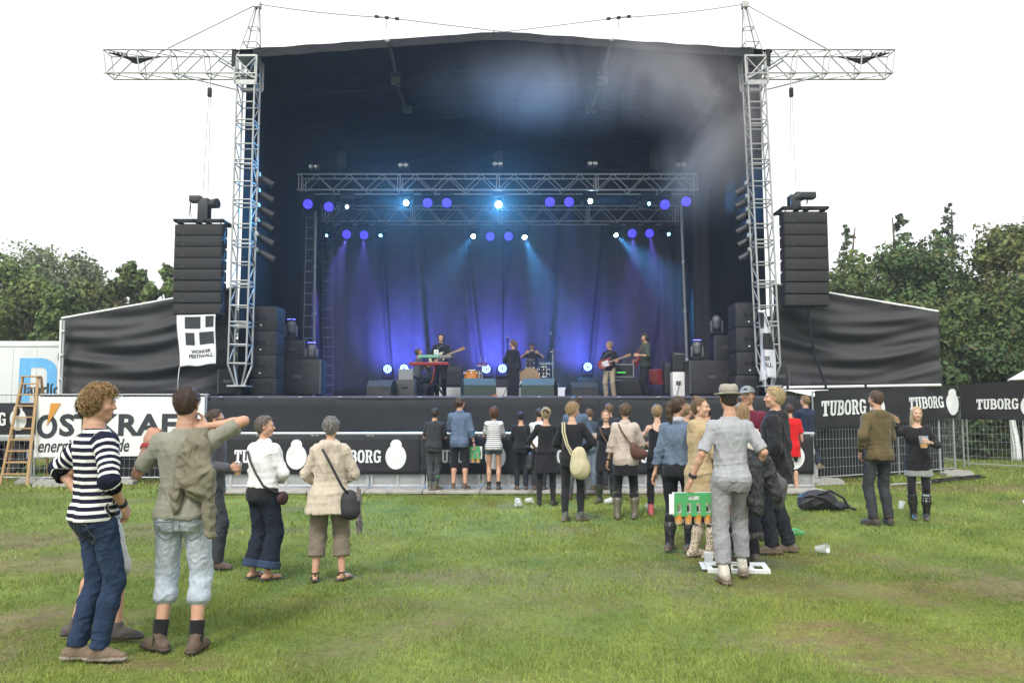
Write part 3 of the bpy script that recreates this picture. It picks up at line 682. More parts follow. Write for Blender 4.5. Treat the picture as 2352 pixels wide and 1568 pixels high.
# ladders and pipes at the sides
def rope_ladder(x, y0, y1, Y, label, lean=0.):
    a, b_ = P(x, y1, Y), P(x + lean, y0, Y); t = thing('rope_ladder', label, 'ladder', a, 'wire ladders up to the trusses'); n = int((b_ - a).length / .32)
    for o in (-.16, .16): rod(t, a + Vector((o, 0, 0)), b_ + Vector((o, 0, 0)), .008, STEEL_CABLE, 'side_wire')
    for q in range(n + 1): c = a.lerp(b_, q / n); rod(t, c - Vector((.16, 0, 0)), c + Vector((.16, 0, 0)), .013, ALU_DARK, 'rung')
rope_ladder(706, 498, 905, 25.0, 'wire ladder hanging left of the pale pole', 10); rope_ladder(754, 560, 905, 28.0, 'wire ladder against the left end of the backdrop', -2)
for x0, y0, x1, y1, lab in ((724, 485, 720, 905, 'pale upright pipe on the left of the stage'), (1565, 470, 1581, 905, 'pale upright pipe on the right of the stage')):
    a, b_ = P(x1, y1, 25.2), P(x0, y0, 25.2); t = thing('upright_pipe', lab, 'pipe', a, 'upright pipes'); a.z = HS
    rod(t, a, b_, .048, ALU_DARK, 'tube', 12)
    for q in (.2, .45, .7): c = a.lerp(b_, q); MB().lathe([(.055, -.05), (.06, -.04), (.06, .04), (.055, .05)], 12, Matrix.Translation(c)).build('coupler', GALV, t, None, smooth=True)
# wing tarpaulins
TARP = mat('wing_tarpaulin', (.042, .042, .044), .68, 0, .2, 2, .12, 7, .35)
def wing(label, xa, za, xb_, zb_, z0, Y, sgn, rail):
    t = thing('side_wing', label, 'tarpaulin screen', ((xa + xb_) / 2, Y, 0), 'tarpaulin wings beside the stage')
    rs = np.random.RandomState(4 if sgn < 0 else 9); L = abs(xb_ - xa)
    def fn(u, v):
        x = xa + (xb_ - xa) * u; zt = za + (zb_ - za) * u; z = z0 + (zt - z0) * v
        hang_ = math.sin(math.pi * u); vv = v + .16 * hang_ - (.10 if sgn > 0 else .02) * u
        f = .085 * math.sin(16 * vv + 1.4 * math.sin(3 * u)) + .05 * math.sin(27 * vv + 4 * u) + .03 * math.sin(43 * vv - 6 * u)
        f *= 1.05 * min(1, 5 * v * 1.0 + .15) * min(1, (1 - v) * 4 + .1) * (.35 + .65 * min(1, 6 * u * (1 - u)))
        f += .035 * math.sin(26 * u + 5 * v) * max(0, v - .55) * 2
        return (x + .05 * math.sin(9 * v) * (1 if 0 < u < 1 else .3), Y - f, z)
    MB().sheet(fn, 90, 70, .008).build('tarpaulin', TARP, t, None, smooth=True)
    rod(t, (xa, Y + .03, za + .015), (xb_, Y + .03, zb_ + .015), .03, rail, 'top_rail')
    for u, z in ((0, za), (1, zb_), (.5, (za + zb_) / 2)): x = xa + (xb_ - xa) * u; rod(t, (x, Y + .24, 0), (x, Y + .24, z), .028, GALV, 'post')
    for u in (.25, .75): x = xa + (xb_ - xa) * u; rod(t, (x, Y + .24, 0), (x, Y + .24, z0 + .3), .028, GALV, 'post')
    rod(t, (xa, Y + .24, z0), (xb_, Y + .24, z0), .028, GALV, 'ledger')
    return t
lw = [P(140, 732, 21), P(545, 660, 21)]; rw = [P(1775, 652, 21), P(2156, 716, 21)]
wing('black tarpaulin wing left of the stage, slanting up to the tower', lw[0].x, lw[0].z, lw[1].x, lw[1].z, P(300, 908, 21).z, 21, -1, WHITE_PAINT)
wing('black draped tarpaulin wing right of the stage with deep folds', rw[0].x, rw[0].z, rw[1].x, rw[1].z, P(2000, 888, 21).z, 21, 1, WHITE_PAINT)
for x, lab in ((148, 'white banner pole at the outer edge of the left wing'),):
    t = thing('scaffold_post', lab, 'post', P(x, 930, 20.8))
    rod(t, (P(143, 800, 20.8).x, 20.8, 0), P(141, 735, 20.8), .035, WHITE_PAINT, 'tube'); rod(t, (P(152, 800, 20.8).x, 20.7, 0), P(148, 735, 20.8), .03, GALV, 'tube')
    for q in range(6): MB().lathe([(.045, -.04), (.055, -.03), (.055, .03), (.045, .04)], 10, Matrix.Translation((P(145, 800, 20.8).x, 20.78, .6 + .6 * q))).build('coupler', GALV, t, None, smooth=True)
# scrim below the wings, behind the fences
hang('ground_scrim', 'black scrim behind the fence below the left wing', P(175, 1000, 20.2).x, 20.2, SX - 7.05, 20.1, .02, 2.12, SCRIM, .02, 3, cat='scrim')
hang('ground_scrim', 'black scrim behind the fence below the right wing', SX + 7.35, 19.75, P(2165, 1000, 22.3).x, 22.3, .02, 2.30, SCRIM, .02, 3, cat='scrim', seed=5)
# guy cables over the roof
pkL, pkR = TOW[-1]['pk'] + Vector((0, 0, .08)), TOW[1]['pk'] + Vector((0, 0, .08))
CG = 'steel guy cables above the roof'
def guy(name, a, b_, frac, label):
    t = thing('guy_cable', label, 'cable', a, CG)
    m = a.lerp(b_, frac); MB().tube(sag(a, m, .05, 8), .014, 5).build('wire', STEEL_CABLE, t); MB().tube(sag(m, b_, .05, 8), .014, 5).build('wire', STEEL_CABLE, t)
    d = (b_ - a).normalized()
    for o in (-.26, 0, .26): MB().bbox(-.05, -.035, -.03, .05, .035, .03, .01, Matrix.Translation(m + d * o) @ d.to_track_quat('X', 'Z').to_matrix().to_4x4()).build('turnbuckle', BLACK_METAL, t)
    rod(t, m - d * .26, m + d * .26, .014, BLACK_METAL, 'shank'); rod(t, m, m - Vector((0, 0, .27)), .008, BLACK_METAL, 'tail')
guy('guy', pkL, P(1700, 127, 20.3), (887 - 588) / (1700 - 588), 'guy cable from the left spire across to the right eave')
guy('guy', pkR, P(600, 130, 20.3), (1708 - 1418) / (1708 - 600), 'guy cable from the right spire across to the left eave')
for s_, x, y in ((-1, 365, 122), (1, 1905, 116)):
    a = TOW[s_]['pk'] + Vector((0, 0, .08)); cable('guy_cable', ('guy cable from the left spire down to its jib arm', 'guy cable from the right spire down to its jib arm')[s_ > 0], [a, P(x, y, 20.3)], .014, STEEL_CABLE, group=CG)
# ------------------------------------------------------------------ loudspeakers
def line_array(sgn, x0, y0, x1, y1, label):
    Y = 20.0; a, b_ = P(x0, y0, Y), P(x1, y1, Y); w = b_.x - a.x; n = 8; h = (a.z - b_.z) / n; xm = (a.x + b_.x) / 2
    t = thing('line_array', label, 'loudspeakers', (xm, Y + .25, b_.z), 'hanging line arrays')
    off = 0.
    for q in range(n):
        z1 = a.z - q * h; z0 = z1 - h + .012; tilt = R(-.6 * max(0, q - 3))
        M = Matrix.Translation((xm, Y + .02 * max(0, q - 4), (z0 + z1) / 2)) @ Matrix.Rotation(tilt, 4, 'X')
        hz = (z1 - z0) / 2
        b = MB(); vs = []                                        # trapezoid cabinet, rear end lower and narrower
        for (y, ww, hh) in ((0, w / 2, hz), (.22, w / 2, hz), (.40, w / 2 - .01, hz * .86), (.60, w / 2 - .16, hz * .55)):
            vs += [M @ Vector((-ww, y, -hh)), M @ Vector((ww, y, -hh)), M @ Vector((ww, y, hh)), M @ Vector((-ww, y, hh))]
        fs = [(3, 2, 1, 0), (12, 13, 14, 15)] + [(4 * s_ + i, 4 * s_ + (i + 1) % 4, 4 * s_ + 4 + (i + 1) % 4, 4 * s_ + 4 + i) for s_ in range(3) for i in range(4)]
        c = b.add(vs, fs).build('cabinet', BLACK_WOOD, t)
        g = MB().bbox(-w / 2 + .012, -.022, -hz + .012, w / 2 - .012, -.002, hz - .012, .008, M).build('grille', GRILLE, c, None, auto=30)
        MB().bbox(-.012 - w * .3, -.026, -.01 - .08, .012 - w * .3, -.0225, .01 - .08, .002, M).build('badge', mat('badge', (.2, .2, .2), .4, .6), c)
        MB().bbox(-sgn * w / 2 - .012, .05, -hz * .8, -sgn * w / 2 + .012, .13, hz * .8, .004, M).build('rigging_link', BLACK_METAL, c)
        MB().bbox(-sgn * w / 2 - .012, .28, -hz * .6, -sgn * w / 2 + .012, .33, hz * .6, .004, M).build('rigging_link', BLACK_METAL, c)
    zt = a.z
    MB().bbox(xm - w / 2 - .02, Y - .0, zt + .06, xm + w / 2 + .02, Y + .09, zt + .15, .012).build('rigging_frame', BLACK_METAL, t)
    MB().bbox(xm - w / 2 - .02, Y + .55, zt + .06, xm + w / 2 + .02, Y + .64, zt + .15, .012).build('rigging_frame', BLACK_METAL, t)
    for o in (-w / 2, -.12, .12, w / 2): MB().bbox(xm + o - .035, Y - .05, zt + .075, xm + o + .035, Y + .75, zt + .14, .01).build('frame_bar', BLACK_METAL, t)
    for o in (-w * .45, w * .45):
        for y in (.04, .45): rod(t, (xm + o, Y + y, zt - .02), (xm + o, Y + y, zt + .08), .015, BLACK_METAL, 'pin')
    hx = P(470 if sgn < 0 else 1822, 480, Y + .3).x; zh0 = zt + .15
    m = mat('hoist_black', (.035, .036, .04), .45, .2)
    zh = P(470, 458 if sgn < 0 else 450, Y + .3).z
    MB().bbox(hx - .12, Y + .12, zh0, hx + .14, Y + .42, zh, .03).build('hoist_body', m, t, None, auto=40)
    MB().tube([(hx + .02 - sgn * .1, Y + .25, zh - .14), (hx + sgn * .16 if sgn > 0 else hx + .36, Y + .18, zh - .13 + (.1 if sgn > 0 else 0))], [.11, .13], 12).build('hoist_motor', m, t, None, auto=40)
    MB().bbox(hx - .33 if sgn < 0 else hx + .02, Y + .1, zh - .1, hx - .05 if sgn < 0 else hx + .52, Y + .36, zh + .06, .03).build('chain_bag', m, t, None, auto=40)
    for q in (.0, .06): MB().tube(sag((hx - sgn * -.3, Y + .15, zh - .05), (hx - sgn * -(.26 + q), Y + .14, zt + .22), .06, 8), .01, 5).build('hoist_cable', BLACK_METAL, t)
    jx = P(482 if sgn < 0 else 1817, 200, 20.3).x
    hk = Vector((jx, 20.3, 9.62))
    rod(t, (jx, 20.3, 10.0), (jx, 20.3, 9.72), .02, CHROME, 'shackle')
    MB().bbox(jx - .05, 20.25, 9.48, jx + .05, 20.35, 9.72, .03).build('hook_block', BLACK_METAL, t, None, auto=40)
    rod(t, (hx - .05, Y + .28, zh), hk - Vector((.02, 0, .1)), .009, STEEL_CABLE, 'chain'); rod(t, (hx + .08, Y + .28, zh), hk - Vector((-.02, 0, .1)), .009, STEEL_CABLE, 'chain')
    return t
line_array(-1, 402, 516, 505, 722, 'black hanging loudspeaker array on the left jib arm'); line_array(1, 1800, 487, 1907, 702, 'black hanging loudspeaker array on the right jib arm')
c = P(1855, 705, 20.2); cable('speaker_cable', 'thick black cable hanging from the right array to the ground', [c, P(1862, 760, 20.4), P(1872, 820, 20.5), P(1890, 868, 20.6), P(1898, 890, 20.6)], .03, BLACK_CLOTH)
def subs(x0, x1, ys, Y, side):
    a = P(x0, ys[0], Y); b_ = P(x1, ys[-1], Y); lab = ('top', 'middle', 'bottom')
    for q in range(3):
        z1, z0 = P(x0, ys[q], Y).z, P(x0, ys[q + 1], Y).z + .012
        t = thing('subwoofer', '%s black cabinet of the stack inside the %s tower' % (lab[q], side), 'loudspeaker', ((a.x + b_.x) / 2, Y + .4, z0), 'side-fill stacks')
        o = MB().bbox(a.x, Y, z0, b_.x, Y + .8, z1, .02).build('cabinet', BLACK_WOOD, t, None, auto=40)
        xh = a.x + (b_.x - a.x) * (.36 if side == 'left' else .62)
        for d in (-.075, .075): MB().bbox(xh + d - .06, Y - .006, (z0 + z1) / 2 - .06, xh + d + .06, Y + .0, (z0 + z1) / 2 + .06, .004).build('handle', BLACK_METAL, t)
        MB().bbox(xh - .03, Y - .006, (z0 + z1) / 2 - .19, xh + .02, Y - .001, (z0 + z1) / 2 - .155, .003).build('sticker', WHITE_PAINT, t)
    z1 = P(x0, ys[3], Y).z
    if z1 - .02 > HS + .1:
        t = thing('floor_speaker', 'black base cabinet under the stack inside the %s tower' % side, 'loudspeaker', ((a.x + b_.x) / 2, Y + .4, HS), 'side-fill stacks')
        MB().bbox(a.x - .04, Y, HS + .004, b_.x + .02, Y + .8, z1, .02).build('cabinet', BLACK_WOOD, t, None, auto=40); MB().bbox(a.x + .1, Y - .02, HS + .1, b_.x - .1, Y - .002, z1 - .1, .01).build('grille', GRILLE, t)
subs(581, 633, (703, 760, 815, 868), 21.3, 'left'); subs(1689, 1742, (695, 752, 808, 862), 21.3, 'right')
for x0, y0, x1, y1, Y, lab in ((500, 848, 545, 905, 20.9, 'black monitor box at the foot of the left tower'), (1775, 840, 1815, 890, 20.9, 'black monitor box at the foot of the right tower'),
                               (628, 825, 736, 905, 22.6, 'large black flight case on the left of the stage'), (1583, 827, 1690, 905, 22.6, 'large black flight case on the right of the stage'),
                               (640, 780, 700, 825, 22.9, 'black case stacked on the left flight case'), (1640, 770, 1690, 827, 22.9, 'black case stacked on the right flight case')):
    a, b_ = P(x0, y0, Y), P(x1, y1, Y); z0 = max(b_.z, HS + .003) if y1 > 880 else b_.z + .004
    t = thing('black_case', lab, 'flight case', ((a.x + b_.x) / 2, Y + .3, z0)); MB().bbox(a.x, Y, z0, b_.x, Y + .7, a.z, .015).build('shell', BLACK_WOOD, t, None, auto=40)
    for x in (a.x, b_.x - .035): MB().bbox(x, Y - .008, z0 + .004, x + .035, Y + .02, a.z + .004, .004).build('corner_trim', mat('case_trim', (.12, .12, .125), .4, .6), t)
    MB().bbox((a.x + b_.x) / 2 - .1, Y - .01, (z0 + a.z) / 2 - .03, (a.x + b_.x) / 2 + .1, Y - .001, (z0 + a.z) / 2 + .05, .006).build('latch', mat('case_trim', (.12, .12, .125), .4, .6), t)
# PAR cans on the towers
def par_can(sgn, x, y, j):
    Y = 20.75; c = P(x, y, Y); o = Vector((-sgn * .62, .15, -.34)).normalized()
    t = thing('par_can_light', '%s of the six black spot cans on the %s tower' % (('topmost', 'second', 'third', 'fourth', 'fifth', 'lowest')[j], 'left' if sgn < 0 else 'right'), 'stage light', c, 'spot cans on the towers')
    M = Matrix.Translation(c) @ o.to_track_quat('Z', 'Y').to_matrix().to_4x4()
    m = mat('can_black', (.045, .045, .048), .42, .3, .2, 20)
    MB().lathe([(.055, -.10), (.085, -.08), (.09, .0), (.10, .02), (.10, .34), (.092, .34), (.09, .10), (.0, .09)], 16, M).build('can', m, t, None, auto=40)
    MB().lathe([(.0, .095), (.085, .096), (.085, .10), (0, .11)], 16, M).build('lens', mat('dark_lens', (.05, .05, .06), .1, 0, .1), t, None, smooth=True)
    xt = TOW[sgn]['X'](c.z) - sgn * .24
    rod(t, c, (xt, 20.55, c.z + .05), .016, BLACK_METAL, 'yoke')
    MB().bbox(xt - .05, 20.5, c.z, xt + .05, 20.6, c.z + .1, .01).build('clamp', GALV, t)
for j in range(6): par_can(-1, 597 + (4 if j == 5 else 2), (410, 446, 480, 513, 546, 582)[j], j); par_can(1, (1718, 1718, 1720, 1720, 1724, 1726)[j], (432, 462, 492, 521, 551, 583)[j] - 2, j)

# ------------------------------------------------------------------ stage lights
LED_M = mat('led_violet', (.1, .1, .3), .4, emit=((.040, .030, 1.0), 4.2)); LED_B = mat('led_blue', (.1, .1, .3), .4, emit=((.12, .25, 1.0), 14)); LED_FACE_GLOW = mat('led_face', (.03, .03, .09), .3, emit=((.05, .04, .8), .5))  # the plate between the LEDs is given a faint glow of its own
def led_proto(m):
    t = thing('led_wash_light', 'x x x x', 'stage light', (0, 0, 0)); Mx = Matrix.Rotation(R(90), 4, 'X')
    MB().lathe([(.10, -.20), (.14, -.16), (.155, -.05), (.158, .0), (.15, .006), (.145, .004), (.145, -.01), (.0, -.01)], 20, Mx).build('housing', BLACK_METAL, t, None, auto=40)
    MB().lathe([(0, -.010), (.142, -.009), (.142, -.004), (0, -.003)], 20, Mx).build('face', LED_FACE_GLOW, t, None, smooth=True)
    b = MB()
    for r, n in ((.055, 6), (.115, 12)):
        for q in range(n): a = q * 6.283 / n; b.lathe([(.020, 0), (.017, .007), (.006, .009)], 7, Mx @ Matrix.Translation((math.cos(a) * r, math.sin(a) * r, -.002)))
    b.build('led_array', m, t)['kind'] = 'stuff'
    for s_ in (-1, 1): MB().bbox(s_ * .178 - .014, .02, -.02, s_ * .178 + .014, .12, .27, .006).build('yoke', BLACK_METAL, t)
    MB().bbox(-.19, .0, .25, .19, .14, .36, .02).build('base', BLACK_METAL, t, None, auto=40)
    return t
protoM, protoB = led_proto(LED_M), led_proto(LED_B)
def put(proto, loc, pitch, label, group, yawz=0., used=set()):
    o = proto if id(proto) not in used else copy_tree(proto)
    first = id(proto) not in used; used.add(id(proto))
    o.location = loc; o.rotation_euler = (pitch, 0, yawz); o['label'] = label; o['group'] = group; return o
def spot(parent, loc, tgt, energy, col, ang, blend=.6, rad=.05, name='beam'):
    d = bpy.data.lights.new(name, 'SPOT'); d.energy = energy; d.color = col; d.spot_size = R(ang); d.spot_blend = blend; d.shadow_soft_size = rad
    o = bpy.data.objects.new(name, d); COL.objects.link(o); o.location = loc
    o.rotation_euler = (Vector(tgt) - Vector(loc)).to_track_quat('-Z', 'Y').to_euler(); adopt(o, parent); return o
VIO = (.20, .14, 1.0); CYA = (.08, .42, 1.0)
LEDS = [(707, 469, 24, 0, 'outermost left'), (755, 475, 24, 0, 'second from the left'), (982, 466, 24, 0, 'left of the pair beside the big cyan beam'), (1026, 466, 24, 0, 'right of the pair beside the big cyan beam'),
        (1263, 464, 24, 700, 'left of the pair right of the centre flare'), (1307, 464, 24, 700, 'right of the pair right of the centre flare'), (1527, 470, 24, 60, 'second from the right'), (1576, 463, 24, 130, 'outermost right')]
for x, y, Y, e, lab in LEDS:
    c = P(x, y, Y + .2); o = put(protoM, c, R(14), 'violet LED light under the front truss, ' + lab, 'violet LED lights on the trusses')
    if e: spot(o, c + Vector((0, -.05, -.1)), c + Vector((.05, -.3, -3)), e * 1.3, VIO, 34)
    else: spot(o, c + Vector((0, -.05, -.1)), c + Vector((-.3, .6, -3)), 25, VIO, 40)
for x, y, Y, e, dx, lab in ((796, 538, 27, 2000, -.7, 'leftmost'), (836, 540, 27, 1300, .1, 'second from the left'), (1126, 543, 27, 90, 0, 'left of the centre pair'), (1168, 543, 27, 90, 0, 'right of the centre pair'), (1452, 536, 27, 1500, .1, 'second from the right'), (1492, 536, 27, 1700, .35, 'rightmost')):
    c = P(x, y, Y + .2); o = put(protoM, c, R(14), 'violet LED light under the rear truss, ' + lab, 'violet LED lights on the trusses'); spot(o, c + Vector((0, -.05, -.12)), c + Vector((dx, -.3, -3)), e * 2.8, VIO, 36)
for x, y, e, lab in ((890, 847, 500, 'leftmost'), (928, 846, 420, 'behind the laptop'), (1117, 847, 420, 'behind the orange drum'), (1154, 846, 500, 'behind the singer'), (1350, 842, 650, 'right of the drum kit')):
    Y = 27.2; c = P(x, y, Y); o = put(protoB, c, R(-8), 'bright blue LED light on the stage floor, ' + lab, 'blue floor lights')
    o.rotation_euler = (R(-8), R(180), 0)
    spot(o, c + Vector((0, .25, .2)), c + Vector((0, 1.6, .95)), e * .95, (.10, .12, 1.0), 100, 1.0)
    t = thing('floor_case', 'low black case carrying the floor light, ' + lab, 'case', (c.x, Y, HS), 'cases under floor lights'); MB().bbox(c.x - .3, Y - .25, HS + .003, c.x + .3, Y + .3, c.z - .37, .02).build('shell', BLACK_WOOD, t, None, auto=40); MB().bbox(c.x - .12, Y - .256, HS + .1, c.x + .12, Y - .252, HS + .16, .001).build('handle', BLACK_METAL, t)
BEAM = mat('beam_lens', (1, 1, 1), .2, emit=((.50, .85, 1.0), 220)); BEAM_S = mat('beam_lens_dim', (1, 1, 1), .2, emit=((.12, .55, 1.0), 40))
SPOTS = [(797, 475, 24, .045, 1, 40, (-.2, -3, -1), 'small, third from the left under the front truss'), (933, 466, 24, .085, 1, 1500, (-.55, -3, -1.0), 'large flaring, left of centre under the front truss'),
         (1145, 470, 24, .13, 1, 3000, (.05, -3, -1.0), 'largest flaring, centre of the front truss'), (1356, 462, 24, .075, 1, 700, (2.6, -1.6, -.35), 'fanning to the right under the front truss'),
         (1491, 468, 24, .055, 0, 260, (3, -1.2, 0), 'small, near the right end of the front truss'), (750, 541, 27, .045, 0, 160, (-2, -1, -1.3), 'small, leftmost under the rear truss'),
         (874, 541, 27, .055, 0, 420, (-1.4, -1, -2.4), 'small, right of the left violet pair'), (1087, 543, 27, .08, 1, 1500, (-1.3, -.9, -2.0), 'star-like, left of the centre violet pair'),
         (1205, 545, 27, .085, 1, 3400, (.8, -.4, -2.2), 'wide beam falling right of the centre violet pair'), (1415, 540, 27, .075, 1, 3600, (1.9, -.4, -1.9), 'beam falling right, left of the right violet pair'), (1536, 538, 27, .055, 0, 420, (2.2, -.8, -1.5), 'small, rightmost under the rear truss')]
for x, y, Y, r, hot, e, d, lab in SPOTS:
    c = P(x, y, Y + .15); t = thing('spot_beam_light', 'cyan beam light, ' + lab, 'stage light', c, 'cyan beam lights')
    d = Vector(d).normalized(); face = (d * .5 + (Vector((0, 0, 1.6)) - c).normalized() * .5).normalized()
    M = Matrix.Translation(c) @ face.to_track_quat('Z', 'Y').to_matrix().to_4x4()
    MB().lathe([(.11, -.42), (.14, -.38), (.14, -.1), (.10, -.01), (.105, .012), (.09, .012), (.088, -.01), (0, -.01)], 16, M).build('head', BLACK_METAL, t, None, auto=40)
    r = r * .8; MB().lathe([(0, -.008), (r, -.006), (r, .0), (r * .6, .012), (0, .016)], 20, M).build('lens', BEAM if hot else BEAM_S, t, None, smooth=True)
    for s_ in (-1, 1): MB().bbox(c.x + s_ * .17 - .02, c.y + .08, c.z - .08, c.x + s_ * .17 + .02, c.y + .2, c.z + .26, .006).build('yoke', BLACK_METAL, t)
    MB().bbox(c.x - .2, c.y + .0, c.z + .24, c.x + .2, c.y + .28, c.z + .40, .02).build('base', BLACK_METAL, t, None, auto=40)
    spot(t, c + d * .06, c + d * 3, e * (1.5 if d.y < -.9 else 2.2), CYA, 120 if d.y < -.9 and e > 1000 else 44 if e > 1000 else 30, .9)
LENS_G = mat('blinder_lens', (.45, .45, .44), .15, .6, .2, 30)
for x, y, lab in ((721, 383, 'above the left end of'), (926, 380, 'above the left flare on'), (1143, 377, 'above the centre of'), (1361, 376, 'above the right half of'), (1564, 379, 'above the right end of')):
    c = P(x, y, 23.9); t = thing('blinder_light', 'unlit twin blinder lamp %s the front truss' % lab, 'stage light', c, 'twin blinders on the front truss')
    MB().bbox(c.x - .16, c.y + .01, c.z - .09, c.x + .16, c.y + .15, c.z + .09, .015).build('housing', BLACK_METAL, t, None, auto=40)
    for s_ in (-1, 1): MB().lathe([(.074, 0), (.070, .02), (.05, .012), (.0, .006)], 16, Matrix.Translation((c.x + s_ * .077, c.y + .005, c.z)) @ Matrix.Rotation(R(90), 4, 'X')).build('lamp', LENS_G, t, None, auto=60)
    rod(t, (c.x, c.y + .1, c.z - .09), (c.x, c.y + .1, T1[1] + .03), .012, BLACK_METAL, 'stand')
MHG = mat('moving_head_grey', (.16, .16, .17), .4, .2, .15, 10)
for x, y, Y, flip, led, lab in ((669, 752, 23.1, 1, (.1, .1, 1), 'on the stacked case, far left of the stage'), (716, 806, 22.9, -1, (.1, .1, 1), 'on the left flight case'), (1601, 800, 22.9, 1, (.1, .1, 1), 'on the right flight case'), (1646, 742, 23.1, -1, (.05, 1, .25), 'with green LEDs on the stacked right case')):
    c = P(x, y, Y); t = thing('moving_head_light', 'grey moving head lamp ' + lab, 'stage light', c, 'moving heads on the side cases')
    zb = P(x, {752: 780, 806: 827, 800: 827, 742: 770}[y], Y).z
    MB().bbox(c.x - .17, Y - .14, zb + .003, c.x + .17, Y + .2, zb + .10, .02).build('base', BLACK_METAL, t, None, auto=40)
    S_ = Shape(); S_.ell((0, 0, .06), (.13, .15, .16)); S_.ell((0, 0, -.08), (.11, .13, .12), k=.05); v, f = S_.mesh(.018); o = np_obj('head', v + np.array(c), f, MHG); adopt(o, t)
    for s_ in (-1, 1): MB().bbox(c.x + s_ * .15 - .022, Y - .05, zb + .09, c.x + s_ * .15 + .022, Y + .09, c.z + .06, .01).build('yoke', MHG, t, None, auto=40)
    Mx = Matrix.Translation((c.x - flip * .10 if led[1] > .5 else c.x, Y - (.02 if led[1] > .5 else 0), c.z + (.0 if led[1] > .5 else .17))) @ (Matrix.Rotation(R(-90 * 1), 4, 'Y') if led[1] > .5 else Matrix.Identity(4))
    Mx = Mx @ (Matrix.Translation((0, 0, .06)) if led[1] > .5 else Matrix.Identity(4))
    b = MB()
    for r_, n in ((.03, 5), (.065, 9), (.10, 14)):
        for q in range(n): a = q * 6.283 / n; b.lathe([(.012, 0), (.008, .012)], 6, Mx @ Matrix.Translation((math.cos(a) * r_ * (1.5 if led[1] > .5 else 1), math.sin(a) * r_, .05)))
    MB().lathe([(.0, .03), (.12, .03), (.125, .05), (0, .052)], 16, Mx).build('face', BLACK_METAL, t, None, auto=40)
    b.build('led_array', mat('led_green' if led[1] > .5 else 'led_top', (.1, .1, .1), .4, emit=(led, 9 if led[1] > .5 else 14)), t)['kind'] = 'stuff'

# ------------------------------------------------------------------ stage haze and smoke
def volume(name, label, x0, y0, z0, x1, y1, z1, dens, col=(1, 1, 1), shape=None, aniso=.2):
    m = bpy.data.materials.new(name); m.use_nodes = True; n = m.node_tree.nodes; L = m.node_tree.links; n.clear()
    o = n.new('ShaderNodeOutputMaterial'); v = n.new('ShaderNodeVolumePrincipled'); v.inputs['Color'].default_value = (*col, 1); v.inputs['Density'].default_value = dens; v.inputs['Anisotropy'].default_value = aniso
    L.new(v.outputs[0], o.inputs['Volume'])
    if shape: shape(n, L, v, dens)
    ob = MB().box(x0, y0, z0, x1, y1, z1).build(name, m, None, ((x0 + x1) / 2, (y0 + y1) / 2, (z0 + z1) / 2)); tag(ob, label, 'haze', kind='stuff'); return ob
volume('stage_haze', 'thin blue-lit haze filling the stage', XL + .3, 20.9, HS + .3, XR - .3, 28.4, 9.0, .0045, aniso=.0)
def plume(n, L, v, dens):
    tc = n.new('ShaderNodeTexCoord'); no = n.new('ShaderNodeTexNoise'); no.inputs['Scale'].default_value = .62; no.inputs['Detail'].default_value = 6; no.inputs['Roughness'].default_value = .6; no.inputs['Distortion'].default_value = 1.1
    mp0 = n.new('ShaderNodeMapping'); mp0.inputs['Rotation'].default_value = (0, R(-40), 0); mp0.inputs['Scale'].default_value = (1.1, .8, .55); L.new(tc.outputs['Object'], mp0.inputs[0]); L.new(mp0.outputs[0], no.inputs['Vector'])
    tot = None
    for loc, sc, rot, amp in (((2.4, 0, 1.5), (2.9, 1.2, 1.6), 20, 1.0), ((3.5, 0, .0), (1.7, 1.2, 2.6), 25, .85), ((-.3, 0, 1.5), (4.2, 1.2, 1.6), 0, .36)):
        mp = n.new('ShaderNodeMapping'); mp.vector_type = 'TEXTURE'; mp.inputs['Location'].default_value = loc; mp.inputs['Scale'].default_value = sc; mp.inputs['Rotation'].default_value = (0, R(rot), 0)
        gr_ = n.new('ShaderNodeTexGradient'); gr_.gradient_type = 'QUADRATIC_SPHERE'; L.new(tc.outputs['Object'], mp.inputs[0]); L.new(mp.outputs[0], gr_.inputs[0])
        mu = n.new('ShaderNodeMath'); mu.operation = 'MULTIPLY'; mu.inputs[1].default_value = amp; L.new(gr_.outputs['Fac'], mu.inputs[0])
        if tot is None: tot = mu.outputs[0]
        else:
            ad = n.new('ShaderNodeMath'); ad.operation = 'ADD'; L.new(tot, ad.inputs[0]); L.new(mu.outputs[0], ad.inputs[1]); tot = ad.outputs[0]
    mr = n.new('ShaderNodeMapRange'); mr.inputs[1].default_value = .26; mr.inputs[2].default_value = .84; L.new(no.outputs['Fac'], mr.inputs[0])
    m1 = n.new('ShaderNodeMath'); m1.operation = 'MULTIPLY'; L.new(tot, m1.inputs[0]); L.new(mr.outputs[0], m1.inputs[1])
    m2 = n.new('ShaderNodeMath'); m2.operation = 'MULTIPLY'; m2.inputs[1].default_value = dens; L.new(m1.outputs[0], m2.inputs[0]); L.new(m2.outputs[0], v.inputs['Density'])
smoke = volume('smoke', 'pale grey smoke drifting out under the right half of the roof', -4.0, 18.6, 5.2, XR + 1.2, 20.85, 10.95, 2.3, (.93, .91, .93), plume, 0.)
